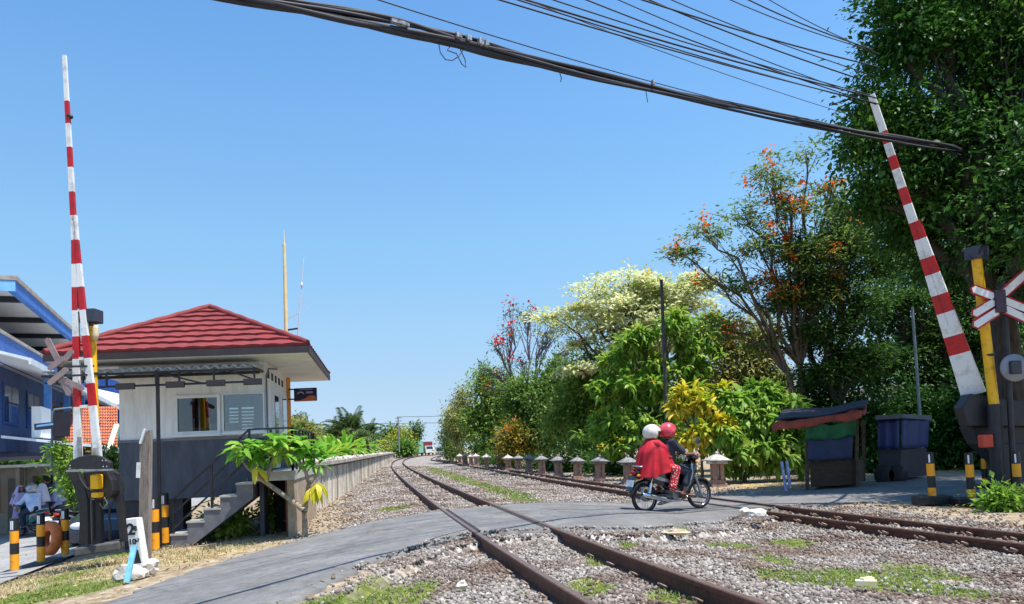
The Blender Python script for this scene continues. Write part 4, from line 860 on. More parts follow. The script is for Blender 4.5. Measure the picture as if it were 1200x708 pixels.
rock('rock', AT(887, 602, 11.9), .11, 'largest white rock beside the far track at the road edge', ROCKW, sq=(1.5,.9,.6))
rock('rock', AT(872, 599, 12.0), .10, 'small white rock left of the largest one at the road edge', ROCKW, sq=(1.4,.9,.6))
rock('rock', AT(792, 624, 9.8), .11, 'flat tan rock lying in the gravel between the tracks below the motorcycle', M('tan_rock', S(206,190,160), S(170,150,124), scale=6, rough=.95, bump=.4), sq=(1.6,.8,.35))
rock('rock', AT(1155, 612, 12.4), .2, 'flat cream rock by the far rail near the right frame edge', M('tan_rock', S(206,190,160)), sq=(1.9,.8,.3))
rock('rock', AT(541, 686, 6.1), .05, 'small bluish white stone at the grass edge left of the near rail', ROCKW)
pk = thing('plank_post', 'tall weathered wooden plank standing upright behind the distance stone', 'post', AT(168, 660, 10.4))
mb = MB().hexa([AT(162.5,660,10.4), AT(173,658,10.4), AT(173,658,10.4)+Vector((.02,.07,0)), AT(162.5,660,10.4)+Vector((.02,.07,0)), AT(163.5,512,10.4), AT(174.5,504,10.4), AT(174.5,504,10.4)+Vector((.02,.07,0)), AT(163.5,512,10.4)+Vector((.02,.07,0))])
mb.build('plank', M('weathered_wood', S(150,136,124), S(100,90,84), scale=7, rough=.95, bump=.4, stretch=(6,6,.6)), pk)
mb = MB().bar(AT(161.8,560,10.37), AT(162.5,542,10.37), .05, .02).bar(AT(164.5,520,10.38), AT(170,503,10.38), .035, .03); mb.build('white_tag', WHITE, pk)
o = MB().bar(AT(148,684,9.2), AT(157.5,640,9.45), .065, .03).build('blue_board', M('light_blue_paint', S(120,186,222), S(96,160,200), scale=9, rough=.6), None, AT(148,684,9.2)); tag(o, 'light blue narrow board leaning on the distance stone', 'board')
o = MB().box((0,0,0), (.16,.07,.04), R(-20)).box((.02,.02,.03), (.10,.05,.02), R(15)).build('crushed_carton', M('yellow_carton', S(240,220,130), S(235,230,210), scale=12, rough=.6), None, (0,0,0)); p = AT(1015,683,6.2); o.location = p; tag(o, 'crushed yellow and white carton lying in the grass between the tracks', 'litter')
# ------------------------------------------------------------ school building on the left
SCN = AT(12, 546, 24.0); SCN.z = 0; e1 = Vector((-.37, .93, 0)).normalized(); no = Vector((.93, .37, 0)).normalized()
def sp_(s, o, z): return SCN+e1*s+no*o+Vector((0,0,z))
def sbox(mb, s0, s1, o0, o1, z0, z1, mi=0, dz=0):
    return mb.hexa([sp_(s0,o1,z0+dz), sp_(s1,o1,z0+dz), sp_(s1,o0,z0), sp_(s0,o0,z0), sp_(s0,o1,z1+dz), sp_(s1,o1,z1+dz), sp_(s1,o0,z1), sp_(s0,o0,z1)], mi)
BLUE = M('school_blue', S(60,120,200), S(48,100,180), scale=2, rough=.6); BLUED = M('school_deep_blue', S(58,100,176), S(46,84,152), scale=2, rough=.6)
LBLUE = M('lit_fascia_and_tube_blue', S(130,190,236), S(110,172,226), scale=2, rough=.6); TAN = M('tan_trim', S(176,164,150), S(140,128,118), scale=3, rough=.8)
GREYP = M('pale_grey_soffit', S(214,216,214), S(196,198,198), scale=2, rough=.8); TEAL = M('teal_wall', S(72,108,130), S(56,86,110), scale=2, rough=.8)
DARKB = M('dark_beam', S(40,44,56), S(30,34,44), rough=.8); WHTR = M('white_sheet_roof', S(226,230,234), S(196,204,212), scale=2, rough=.5)
BL = 30
sch = thing('school_building', 'tall blue building with open gallery and white canopy roofs at the left edge', 'building', sp_(0,-3,-1.3))
sbox(MB(), -.2, BL, -9, .25, 7.08, 7.22).build('roof', TAN, sch)
mb = MB(); sbox(mb, -.15, BL, 0.0, .2, 6.70, 7.077); mb.build('fascia', BLUE, sch); sbox(MB(), -.18, -.152, -8, .2, 6.72, 7.06).build('lit_end_fascia', LBLUE, sch)  # end piece coloured paler blue to stand in for light falling on it
sbox(MB(), -.1, BL, -8, -.005, 6.9, 7.0).build('soffit', GREYP, sch)
for k in range(7): sbox(MB(), 1.6+k*4.2, 1.85+k*4.2, -4, -.01, 6.72, 6.897).build('beam', DARKB, sch)
sbox(MB(), .4, BL, -4.4, -4.1, 4.6, 6.9).build('gallery_wall', TEAL, sch)
mb = MB()
for k in range(10): sbox(mb, 1.6+k*2.7, 2.5+k*2.7, -4.098, -4.06, 5.2, 6.4)
mb.build('gallery_window', WGLASS, sch)
sbox(MB(), -5, BL, -.12, 0, 4.35, 5.22).build('parapet', BLUED, sch); sbox(MB(), -5, BL, -.2, .06, 5.222, 5.31).build('parapet_cap', TAN, sch)
sbox(MB(), .2, BL, -8, -.125, 4.4, 4.55).build('floor_slab', GREYP, sch)
sbox(MB(), -5, BL, .01, 1.5, 4.32, 4.40, 0, -.42).build('upper_canopy', WHTR, sch); sbox(MB(), -5, BL, 1.502, 1.56, 3.80, 3.97).build('canopy_gutter', WHTR, sch)
sbox(MB(), .0, BL, -6, -.4, 1.6, 4.39).build('upper_wall', M('navy_wall', S(84,118,172), S(66,96,148), scale=2, rough=.7), sch)
mb = MB()
for k in range(8):
    w_ = MB(); sbox(w_, .8+k*3.4, 2.9+k*3.4, -.398, -.35, 2.5, 3.9); w_ = w_.build('window', BLUED, sch); p_ = MB(); sbox(p_, .9+k*3.4, 1.8+k*3.4, -.349, -.34, 2.6, 3.8); sbox(p_, 1.9+k*3.4, 2.8+k*3.4, -.349, -.34, 2.6, 3.8); p_.build('pane', WGLASS, w_)
    sbox(MB(), .2+k*3.4, .38+k*3.4, .9, 1.1, 1.7, 3.9).build('column', M('column_blue', S(70,130,196), S(56,110,176), rough=.6), sch)
sbox(MB(), -.1, BL, 1.0, 1.1, 2.1, 2.78).build('railing_panel', M('grey_blue_panel', S(88,100,134), S(70,80,112), scale=2, rough=.7), sch)
sbox(MB(), -1.6, -.12, .9, 1.15, 1.95, 2.9).build('white_panel', WALLW, sch)
sbox(MB(), -2.0, 12, .2, 2.6, 1.95, 2.03, 0, -.36).build('lower_canopy', WHTR, sch); sbox(MB(), -.5, 12, 2.602, 2.66, 1.38, 1.62).build('canopy_gutter', M('grey_gutter', S(168,172,178), rough=.6), sch)
# shop below
SY = 26.0
def fx_(px, Y=SY): return AT(px, 560, Y).x
shop = thing('shop_house', 'low beige shop with pale flat eave and dark doorway under the blue building', 'shop', (fx_(20), SY+1, -1.2))
X0, X1 = fx_(-60), fx_(80)
def fbox(mb, x0, x1, y0, y1, z0, z1, mi=0): return mb.box(((x0+x1)/2, (y0+y1)/2, (z0+z1)/2), (x1-x0, y1-y0, z1-z0), mi=mi)
fbox(MB(), X0, X1-.1, SY-.7, SY+3, 1.06, 1.15).build('eave', M('pale_eave', S(214,214,210), S(190,190,186), rough=.7), shop); fbox(MB(), X0, X1-.1, SY-.76, SY-.7, 1.30, 1.42).build('gutter_pipe', M('dark_purple_grey', S(120,112,124)), shop)
BEI = M('beige_wall', S(150,142,126), S(126,118,104), scale=3, rough=.85)
wb = MB(); zs = -1.3
for a, b in ((-60, -2), (8, 30), (31, 38), (62, 80)): fbox(wb, fx_(a), fx_(b), SY, SY+.2, zs, 1.05)
fbox(wb, fx_(-2), fx_(8), SY+.001, SY+.199, .7, 1.05); fbox(wb, fx_(-2), fx_(8), SY+.001, SY+.199, zs, -.5); fbox(wb, fx_(38), fx_(62), SY+.001, SY+.199, .74, 1.05); fbox(wb, fx_(29.5), fx_(34), SY-.5, SY-.25, zs, 1.05)
wb.build('wall', BEI, shop); fbox(MB(), fx_(38), fx_(62), SY+.6, SY+.7, zs, .8).build('doorway', M('painted_interior_shade', S(36,36,38), rough=.9), shop)  # dark backdrop behind the door opening stands in for the unlit interior
fbox(MB(), fx_(-2), fx_(8), SY+.05, SY+.12, -.5, .7).build('window', WGLASS, shop); fbox(MB(), fx_(9), fx_(28), SY-.012, SY-.002, -1.1, .68).build('shutter', M('brown_shutter', S(92,88,82), S(74,70,66), scale=4, rough=.7, stretch=(1,1,8)), shop)
nb = thing('name_board', 'small white name board with dark letter hanging under the shop eave', 'sign', (fx_(4), SY-.78, .9))
fbox(MB(), fx_(-12), fx_(9.5), SY-.80, SY-.76, .86, 1.055).build('board', WHITE, nb); text_mesh('U', .2, INK, nb, fr=lambda x, y, z: (fx_(5.7)+x, SY-.803-z, .985+y), bold=.006)
# hanging sign box near the barrier
hs = thing('hanging_sign', 'dark square box sign with pale blue tube in front of the blue building', 'sign', AT(72, 496, 19))
MB().hexa([AT(61,511,19), AT(82,512,19.2), AT(82,512,19.4), AT(61,511,19.2), AT(62,484,19), AT(83,482,19.2), AT(83,482,19.4), AT(62,484,19.2)]).build('box', M('sign_box_dark', S(40,34,46), S(30,26,34), rough=.5), hs)
MB().bar(AT(42,500.5,19), AT(62,498.5,19), .13, .16).build('arm', M('navy_arm', S(44,52,76)), hs); MB().bar(AT(43,499.5,18.9), AT(62,497,18.9), .02, .05).build('tube_light', LBLUE, hs)
MB().tube([AT(63,512,19.3), AT(62,484,19.3), AT(64,480,19.3), AT(84,478,19.3)], .03, 6).tube([AT(60,548,19.3), AT(61.5,500,19.3)], .03, 6).build('frame', M('pale_teal_pipe', S(120,150,156), rough=.5), hs)
# second blue building and orange-tiled house between school and hut
b2 = thing('blue_building', 'distant blue walled building with white lean-to roof seen between the barrier and the hut', 'building', AT(125, 560, 40))
a, b = AT(96, 468, 40), AT(170, 468, 40); mb = MB(); fbox(mb, a.x, b.x, 40, 46, -1.3, AT(120,438,40).z); mb.build('wall', BLUED, b2)
mb = MB().hexa([AT(110,470,38.6), AT(150,476,38.6), AT(150,473,39.9), AT(110,466,39.9), AT(110,468,38.6), AT(150,474,38.6), AT(150,464,39.9), AT(110,455,39.9)]); mb.build('roof', WHTR, b2)
oh = thing('tiled_house', 'house with orange clay tile roof and cream gable edge seen left of the guard hut', 'house', AT(120, 560, 27))
mb = MB(); rows, cols = 16, 26
for i in range(rows):
    for tA, tB, h0, h1 in ((i/rows, (i+1)/rows, .06, .0),):
        V = []
        for t, h in ((tA, h0), (tB, h1)):
            for j in range(cols*3+1):
                s_ = j/(cols*3); p = AT(60+ s_*78, 532-t*55, 26+t*2.2); p = p+Vector((0,-.03,.05))*(h*8+.6*abs(math.sin(s_*cols*math.pi))); V.append(p)
        n = cols*3; mb.add(V, [(j, j+1, n+2+j, n+1+j) for j in range(n)])
mb.build('roof', M('orange_clay_tile', S(206,126,84), S(160,84,56), scale=9, rough=.85), oh)
MB().bar(AT(125.5,534,25.9), AT(137,498,27.3), .16, .1).build('gable_edge', M('cream_verge', S(236,228,196), rough=.7), oh); MB().bar(AT(129,535,26.0), AT(139,503,27.3), .2, .1).build('gable_panel', M('green_blue_panel', S(52,96,104), rough=.6), oh)
mb = MB(); a, b = AT(62, 560, 26.4), AT(137, 560, 26.4); fbox(mb, a.x, b.x, 26.4, 28.5, -1.3, AT(100,531,26.4).z-.05); mb.build('wall', M('house_wall_green', S(120,130,110), S(100,108,92)), oh)
# ------------------------------------------------------------ stalls on the right
k = thing('street_stall', 'wooden street stall with sagging orange brown roof and a green tarp over a blue one', 'stall', AT(975, 570, 19))
def sheet_mesh(P, n, m, f, mat, name, parent, th=.015):
    """bilinear sheet between four corners, displaced by f(u,v)"""
    V = []
    for i in range(m+1):
        for j in range(n+1):
            u, v = j/n, i/m; p = (P[0]*(1-u)+P[1]*u)*(1-v)+(P[3]*(1-u)+P[2]*u)*v; V.append(p+f(u, v))
    mb = MB().add(V, [(i*(n+1)+j, i*(n+1)+j+1, (i+1)*(n+1)+j+1, (i+1)*(n+1)+j) for i in range(m) for j in range(n)], 0, True); o = mb.build(name, mat, parent)
    s_ = o.modifiers.new('thick', 'SOLIDIFY'); s_.thickness = th; return o
rp = [AT(905,498,18.3), AT(1012,482,18.6), AT(1016,474,20.6), AT(915,486,20.6)]
sheet_mesh(rp, 20, 8, lambda u, v: Vector((0,0,.05*math.sin(u*9)+.03*math.sin(u*23+v*4)-.08*math.sin(math.pi*v))), M('orange_brown_tarp', S(176,74,46), S(120,52,40), scale=4, rough=.7), 'roof', k, .09)
sheet_mesh([p+Vector((0.1,.15,.1)) for p in rp], 20, 8, lambda u, v: Vector((0,0,.04*math.sin(u*7+1)-.05*math.sin(math.pi*v))), M('dark_roof_cover', S(50,50,62), S(36,36,46), rough=.7), 'roof_cover', k, .04)
sheet_mesh([AT(906,506,18.2), AT(1010,490,18.5), AT(1011,481,18.55), AT(905,497,18.25)], 24, 3, lambda u, v: Vector((0,.04*math.sin(u*19),.03*math.sin(u*13)*(1-v))), M('orange_brown_tarp', S(176,74,46)), 'roof_flap', k, .03)
sheet_mesh([AT(945,518,18.5), AT(1003,512,18.8), AT(1003,490,18.7), AT(945,494,18.4)], 24, 6, lambda u, v: Vector((0,.05*math.sin(u*16),-.10*math.sin(math.pi*u)*v+.03*math.sin(u*9))), M('green_tarp', S(30,112,62), S(22,86,50), scale=4, rough=.65), 'green_tarp', k)
sheet_mesh([AT(947,541,18.55), AT(998,538,18.85), AT(999,511,18.85), AT(947,516,18.5)], 16, 6, lambda u, v: Vector((0,.03*math.sin(u*11),0)), M('slate_blue_tarp', S(54,64,96), S(42,50,76), scale=4, rough=.7), 'blue_tarp', k)
for px, py, Y in ((946,574,18.6), (1004,570,18.9), (952,568,20.4), (1012,564,20.6)): MB().bar(AT(px,py,Y), AT(px,492,Y), .07).build('post', M('old_wood', S(96,76,58), S(66,52,42), scale=8, rough=.9), k)
MB().hexa([AT(950,571,18.7), AT(1006,567,19.0), AT(1012,563,20.3), AT(954,567,20.3), AT(950,541,18.7), AT(1006,538,19.0), AT(1012,540,20.3), AT(954,543,20.3)]).build('counter', M('dark_wood', S(84,62,44), S(56,42,32), scale=7, rough=.85, stretch=(1,1,5)), k)
for i, (x0, y0, x1, y1, lb) in enumerate([(921,575,916,541,'white and blue thin pole left of the street stall, the left one of two'), (926,572,922,540,'white and blue thin pole left of the street stall, the right one of two')]):
    o = MB().tube([AT(x0,y0,18.0), AT(x1,y1,18.0)], .035, 8).build('thin_pole', M('white_blue_pole', S(190,200,220), S(80,110,170), scale=5, rough=.6), None, AT(x0,y0,18.0)); tag(o, lb, 'pole')
k = thing('covered_cart', 'food cart covered by a deep blue tarp in the shade under the trees', 'cart', AT(1058, 560, 21))
sheet_mesh([AT(1029,526,20.6), AT(1056,526,20.6), AT(1056,490,20.7), AT(1029,492,20.7)], 12, 6, lambda u, v: Vector((0,.04*math.sin(u*14),0)), M('deep_blue_tarp', S(32,44,104), S(24,34,80), scale=3, rough=.6), 'front_tarp', k)
sheet_mesh([AT(1056.5,526,20.6), AT(1086,524,22.0), AT(1088,492,22.0), AT(1056.5,490,20.7)], 12, 6, lambda u, v: Vector((.03*math.sin(u*14),0,0)), M('deep_blue_tarp', S(40,60,150)), 'side_tarp', k)
MB().hexa([AT(1030,561,20.7), AT(1056,561,20.7), AT(1086,557,22.1), AT(1060,557,22.4), AT(1030,527,20.7), AT(1056,527,20.7), AT(1086,525,22.1), AT(1060,525,22.4)]).build('cart_body', M('dark_cart', S(46,44,52), S(34,32,38), rough=.7), k)
MB().hexa([AT(1026,492,20.5), AT(1058,490,20.5), AT(1092,492,22.1), AT(1062,492,22.5), AT(1026,487,20.5), AT(1058,485,20.5), AT(1092,487,22.1), AT(1062,487,22.5)]).build('roof', M('grey_roof', S(90,92,100), rough=.6), k)
for px in (1036, 1052): MB().lathe([(0,.04),(.26,.04),(.28,0),(.26,-.04),(0,-.04)], AT(px,557,20.65), 18, Matrix.Rotation(R(90),3,'X')).build('wheel', RUBBER, k)
# ------------------------------------------------------------ masonry pillars along the far track
CAPM = M('pillar_cap', S(214,206,196), S(150,144,138), scale=6, rough=.9, bump=.3); BRK = M('pillar_brick', S(190,148,126), S(146,112,98), scale=8, rough=.9, bump=.4); CAPD = M('pillar_cap_grey', S(150,146,144), S(104,102,104), scale=6, rough=.9, bump=.3)
def make_pillar(capm):
    t = thing('lantern_pillar', '', 'pillar', (0,0,0), 'lantern shaped masonry pillars along the far track')
    MB().box((0,0,-.02), (.42,.42,.28)).box((0,0,.16), (.34,.34,.1)).build('base', BRK, t, bevel=.015)
    for sx_ in (-1, 1):
        for sy in (-1, 1): MB().box((sx_*.10, sy*.10, .43), (.10,.10,.44)).build('column', BRK, t, bevel=.01)
    MB().box((0,0,.43), (.08,.08,.43)).build('core', M('pillar_core', S(206,190,176), S(170,150,136), rough=.9), t)
    c = MB().box((0,0,.69), (.46,.46,.08)).box((0,0,.745), (.66,.66,.03)).box((0,0,.83), (.58,.58,.14), taper=.25).build('cap', capm, t, bevel=.01); MB().ball((0,0,.93), (.05,.05,.06), 10, 8).build('finial', capm, c); return t
PIL = [(539,544.2),(546,545),(552.5,545.8),(558.5,546.6),(570,548),(586,550.2),(596,551.6),(608,553),(620,554.6),(635.5,556.8),(655,559.6),(677,561.8),(703,564.8),(737,567.8),(841,571.5)]
words = ['farthest pale pillar of the row beside the far track', 'second farthest pale pillar of the row beside the far track', 'third farthest pale pillar of the row beside the far track', 'pale pillar, rightmost of the tight far cluster beside the far track', 'pale capped pillar half sunk in shrubs right of the tight far cluster', 'tall pale capped pillar left of the yellow flowering bush',
         'pale pillar directly right of the tall pale capped one by the yellow bush', 'grey capped pillar under the yellow flowering bush', 'grey capped pillar with pale finial, fourth left of the widely spaced ones', 'grey capped pillar, fifth left of the motorcycle', 'grey capped pillar, fourth left of the motorcycle', 'grey capped pillar, third left of the motorcycle', 'grey capped pillar, second left of the motorcycle', 'grey capped pillar just left of the riders, partly behind the red cape', 'largest pillar, salmon brick with white cap, right of the motorcycle front wheel']
pa_, pb_ = make_pillar(CAPM), make_pillar(CAPD); ua = ub = False
for i, (px, py) in enumerate(PIL):
    p = G(px, py, -.33); far = i < 7 or i == 14; src = pa_ if far else pb_
    sc_i = random.uniform(.94, 1.06)
    first = not (ua if far else ub)
    if far: ua = True
    else: ub = True
    if first: src.location = p; src.rotation_euler = (0,0,.15); src['label'] = words[i]
    else: q = dup(src, p, .15+random.uniform(-.12,.12), words[i], sc_i); q.rotation_euler.x = random.uniform(-.03,.03); q.rotation_euler.y = random.uniform(-.04,.04)
# ------------------------------------------------------------ cars, van and trucks
def car(name, label, cat, loc, rz, paint, L=4.2, W=1.7, H=1.5, van=False, group=None):
    t = thing(name, label, cat, (0,0,0), group); f = lambda a, b, c: (a, c, b); hl = L/2
    body = [(-hl,.45),(-hl+.05,.85),(-hl+.3,.95),(hl-1.0,.95),(hl-.15,.80),(hl,.55),(hl-.02,.28),(-hl+.05,.28)] if not van else [(-hl,.4),(-hl,1.1),(hl-.9,1.1),(hl-.1,.95),(hl,.6),(hl-.02,.28),(-hl+.05,.28)]
    MB().prism(body, W, f).build('body', paint, t, bevel=.07, seg=3)
    top = [(-hl+.25,.94),(-hl+.7,H-.06),(-hl+1.0,H),(hl-1.75,H),(hl-1.45,H-.05),(hl-.95,.94)] if not van else [(-hl+.02,1.09),(-hl+.1,H-.05),(-hl+.25,H),(hl-1.4,H),(hl-1.2,H-.05),(hl-.75,1.09)]
    mb = MB(); n = len(top); V = [(a, -W/2*(1 if b < 1.12 else .86), b) for a, b in top]+[(a, W/2*(1 if b < 1.12 else .86), b) for a, b in top]
    mb.add(V, [tuple(range(n))[::-1], tuple(range(n,2*n))]+[(i,(i+1)%n,n+(i+1)%n,n+i) for i in range(n)]); mb.build('cabin', paint, t, bevel=.04)
    for s in (-1, 1):
        y0 = s*(W/2*.965+.004); q = [(top[0][0]+.28, 1.02), (top[1][0]+.15, H-.16), (top[-2][0]-.12, H-.16), (top[-1][0]-.18, 1.02)]
        MB().add([(a, s*(W/2*(1.0 if b < 1.1 else .885)+.006), b) for a, b in q], [(0,1,2,3) if s < 0 else (3,2,1,0)]).build('side_window', TINT, t)
    ws = [(top[-2][0]+.02, H-.12, .74), (top[-1][0]+.03, .99, .86)]
    MB().add([(ws[1][0]+.01, -W/2*ws[1][2], ws[1][1]), (ws[1][0]+.01, W/2*ws[1][2], ws[1][1]), (ws[0][0]+.06, W/2*ws[0][2], ws[0][1]), (ws[0][0]+.06, -W/2*ws[0][2], ws[0][1])], [(0,1,2,3)]).build('windscreen', TINT, t)
    MB().add([(top[0][0]-.02+.06, -W/2*.8, 1.02), (top[0][0]+.04, W/2*.8, 1.02), (top[1][0]-.02, W/2*.72, H-.14), (top[1][0]-.02, -W/2*.72, H-.14)], [(3,2,1,0)]).build('rear_window', TINT, t)
    for a in (-hl+.8, hl-.85):
        for s in (-1, 1): 
            w_ = MB().lathe([(.15,.09),(.29,.09),(.31,.06),(.31,-.06),(.29,-.09),(.15,-.09)], (a, s*(W/2-.08), .31), 22, Matrix.Rotation(R(90),3,'X')).build('wheel', RUBBER, t); MB().lathe([(0,.07),(.19,.085),(.2,-.085),(0,-.07)], (a, s*(W/2-.08), .31), 14, Matrix.Rotation(R(90),3,'X')).build('rim', STEEL, w_)
    for s in (-1, 1): MB().ball((hl-.06, s*(W/2-.3), .68), (.06,.18,.09), 10, 8).build('headlight', REFL, t); MB().box((-hl+.0, s*(W/2-.22), .78), (.05,.2,.16)).build('tail_lamp', REDP, t)
    t.location = loc; t.rotation_euler = (0,0,rz); return t
DKCAR = M('dark_car_paint', S(40,46,60), S(34,40,54), rough=.25, coat=.6); p = AT(121, 622, 18.2)
car('parked_car', 'dark car parked behind the left barrier machine', 'car', (p.x, p.y+1.2, -1.02), R(-78), DKCAR, 4.0, 1.7, 1.55)
VY = 150
def far(px, Y): return AT(px, 528, Y).x
car('distant_car', 'tiny dark silver car far down the road between truck and white van', 'car', (far(516, 200), 200, -.35), R(-95), M('silver_paint', S(130,136,150), S(110,116,130), rough=.3), 4.4, 1.9, 1.9)
car('distant_van', 'tiny white van far down the road at the edge of the tall bush', 'van', (far(525, 190), 190, -.35), R(-95), WHITE, 4.6, 1.9, 2.4, True)
def truck(label, loc, rz, box, cab, Lb=6, Hb=2.6):
    t = thing('distant_truck', label, 'truck', (0,0,0))
    MB().box((-1.2,0,.75+Hb/2), (Lb,2.3,Hb)).build('cargo_box', box, t, bevel=.04); MB().box((-.6,0,.62), (Lb+2.4,1.0,.22)).build('chassis', BLACKM, t)
    MB().prism([(1.95,.6),(1.95,2.5),(3.1,2.5),(3.55,1.6),(3.6,.6)], 2.1, lambda a, b, c: (a,c,b)).build('cab', cab, t, bevel=.05); MB().add([(3.14,-.9,2.42),(3.14,.9,2.42),(3.56,.9,1.66),(3.56,-.9,1.66)], [(3,2,1,0)]).build('windscreen', TINT, t)
    for a in (-3.2, -2.2, 2.7):
        for s in (-1, 1): MB().lathe([(0,.14),(.42,.14),(.46,.08),(.46,-.08),(.42,-.14),(0,-.14)], (a, s*.95, .46), 16, Matrix.Rotation(R(90),3,'X')).build('wheel', RUBBER, t)
    t.location = loc; t.rotation_euler = (0,0,rz); return t
truck('tiny green box truck far down the road at the end of the left trees', (far(487.5,195), 195, -.4), R(-96), M('truck_green', S(130,190,160), S(110,170,142), rough=.5), M('truck_teal', S(40,96,100), rough=.4), 5, 3.1)
truck('tiny dark red truck with white roof far down the road', (far(499,200), 203, -.4), R(-72), M('truck_red', S(140,44,52), S(110,36,44), rough=.5), WHITE, 6, 2.9)
# ------------------------------------------------------------ white house glimpsed through the trees on the right
wh = thing('white_house', 'white house glimpsed through the branches behind the right barrier', 'house', AT(1090, 540, 40))
a, b = AT(1045, 520, 40), AT(1135, 520, 40); mb = MB(); fbox(mb, a.x, b.x, 40, 48, -.4, AT(1090,452,40).z); mb.build('wall', WALLW, wh)
mb = MB(); fbox(mb, a.x-.5, b.x+.5, 39.4, 48.5, AT(1090,452,40).z, AT(1090,448,40).z); mb.build('roof', GREYP, wh)
for px in (1056, 1080, 1104, 1124):
    mb = MB(); q = AT(px, 486, 40); fbox(mb, q.x-.55, q.x+.35, 39.95, 39.99, AT(px,500,40).z, AT(px,468,40).z); w_ = mb.build('window', M('blue_grey_frame', S(96,116,140)), wh); mb = MB(); fbox(mb, q.x-.47, q.x+.27, 39.93, 39.949, AT(px,497,40).z, AT(px,471,40).z); mb.build('pane', WGLASS, w_)
car('parked_car', 'white car parked in front of the white house behind the right barrier', 'car', (AT(1105,520,34).x, 34, -.34), R(10), WHITE, 4.3, 1.7, 1.5)
# ------------------------------------------------------------ poles
def pole(name, label, x0, y0, x1, y1, Y, r, mat): 
    b_ = AT(x0, y0, Y); o = MB().tube([b_, AT(x1, y1, Y)], [r, r*.75], 10).build(name, mat, None, b_); return tag(o, label, 'pole')
pole('utility_pole', 'thin dark pole rising through the yellow flowered bush by the pale tree', 784, 566, 775, 328, 26.5, .075, M('dark_pole', S(70,66,66), S(52,50,50), rough=.7))
pole('utility_pole', 'pale grey thin pole between trunks behind the covered cart', 1083, 556, 1069, 360, 25, .06, M('pale_pole', S(130,140,140), S(110,118,118), rough=.6))
fp2 = thing('power_pole', 'distant power pole with crossarms over the trees at the end of the track', 'pole', AT(467, 530, 110))
MB().tube([AT(468,530,110), AT(466.5,488,110)], .10, 8).build('pole', M('far_pole_grey', S(140,140,142)), fp2)
for y in (490, 493.5): MB().bar(AT(463,y+.2,110), AT(471,y-.3,110), .10).build('crossarm', M('far_pole_grey', S(140,140,142)), fp2)
# ------------------------------------------------------------ overhead cables
CABM = M('cable_black', S(40,37,44), S(28,26,32), scale=9, rough=.6)
def cab_pt(px, py, c0):
    d = ray(px, py); k = 1.2+c0
    Y = k/max(.02, .944-d.x)
    if px > 780: Ym = 12.9+(px-942)*.0045+(c0-5.96)*.3; Y = -math.log(math.exp(-Y*2.2)+math.exp(-Ym*2.2))/2.2
    return EYE+d*Y
BPX = [(120,-41),(300,-2),(400,17),(470,31),(540,49),(600,65),(700,90),(800,113),(900,134),(1000,156),(1060,165),(1115,175)]
cb = thing('cable_bundle', 'thick bundle of black cables slung across the sky and in front of the dark tree', 'cable bundle', cab_pt(700,90,5.96))
for k_ in range(9):
    ph = random.random()*6.28; pts = []; base = [cab_pt(x, y, 5.96) for x, y in BPX]+[AT(1124, 177, 15.4), AT(1132, 179, 18.5), AT(1138, 181, 22)]
    fine = []
    for i in range(len(base)-1):
        for t in np.linspace(0, 1, 9)[:-1]: fine.append(base[i]*(1-t)+base[i+1]*t)
    fine.append(base[-1])
    for _ in range(10): fine = [fine[0]]+[(fine[i-1]+fine[i]*2+fine[i+1])/4 for i in range(1, len(fine)-1)]+[fine[-1]]
    n = len(fine)
    for i, p in enumerate(fine):
        a = ph+i*.06*(1 if k_ % 2 else -1)+k_*.7; rr = (.046+.014*math.sin(i*.3+k_))*(1+.9*max(0, (i-n*.72)/(n*.28))); pts.append(p+Vector((0, .6*rr*math.cos(a), rr*math.sin(a)*1.05)))
    MB().tube(pts, random.choice((.016,.02,.026)), 6).build('cable', CABM, cb)
for x, y, w_, h_ in ((464,26,.10,.03), (474,29,.08,.03), (537,42,.06,.05), (549,45,.05,.05), (563,49,.05,.06), (570,51,.04,.06), (765,97,.03,.06)):
    p = cab_pt(x, y, 5.9); MB().box(p, (w_, .05, h_), R(35)).build('splice', M('splice_dark', S(60,56,62), S(190,196,204), scale=20, rough=.5), cb)
def wire(pts, r, name, parent, c0=5.96): return MB().tube([cab_pt(x, y, c0) for x, y in pts], r, 6).build(name, CABM, parent)
wire([(514,50),(516,62),(522,70),(530,71),(538,66),(543,58),(541,53)], .005, 'loose_wire', cb); wire([(527,55),(524,59),(535,63),(541,75),(546,79),(545,70),(539,57)], .005, 'loose_wire', cb); wire([(656,86),(658,92),(657,96)], .006, 'loose_wire', cb); wire([(757,99),(757,108),(759,120)], .005, 'loose_wire', cb)
THIN = [((590,0),(1005,119),.010,6.6,'lowest thin black cable over the thick bundle, from the top edge to the dark tree'), ((611,0),(994,117),.009,6.7,'second lowest thin black cable over the thick bundle'), ((621,0),(1003,112),.013,6.8,'bold black cable just above the two lowest thin ones'),
        ((652,0),(996,108),.009,6.9,'thin black cable in the middle of the fan, under the paired bold ones'), ((690,0),(1004,118),.010,7.0,'thin black cable crossing the paired bold ones near the dark tree'), ((727,0),(988,108),.008,7.1,'thin black cable left of the two bold paired ones'),
        ((756,0),(1010,77),.013,7.2,'bold black cable, upper of the pair in the middle of the fan'), ((763,0),(990,90),.012,7.2,'bold black cable, lower of the pair in the middle of the fan'), ((789,0),(1000,84),.009,7.4,'thin black cable just above the paired bold ones'),
        ((858,0),(1000,56),.009,7.6,'third thin cable from the top of the fan'), ((879,0),(1010,57),.012,7.7,'bold second cable from the top of the fan'), ((903,0),(1020,62),.008,7.8,'uppermost thin cable of the fan at the top edge'), ((450,0),(880,131),.006,6.05,'hair thin wire above the thick bundle, starting left of the fan'), ((690,27),(990,136),.005,6.5,'hair thin wire between the fan and the thick bundle')]
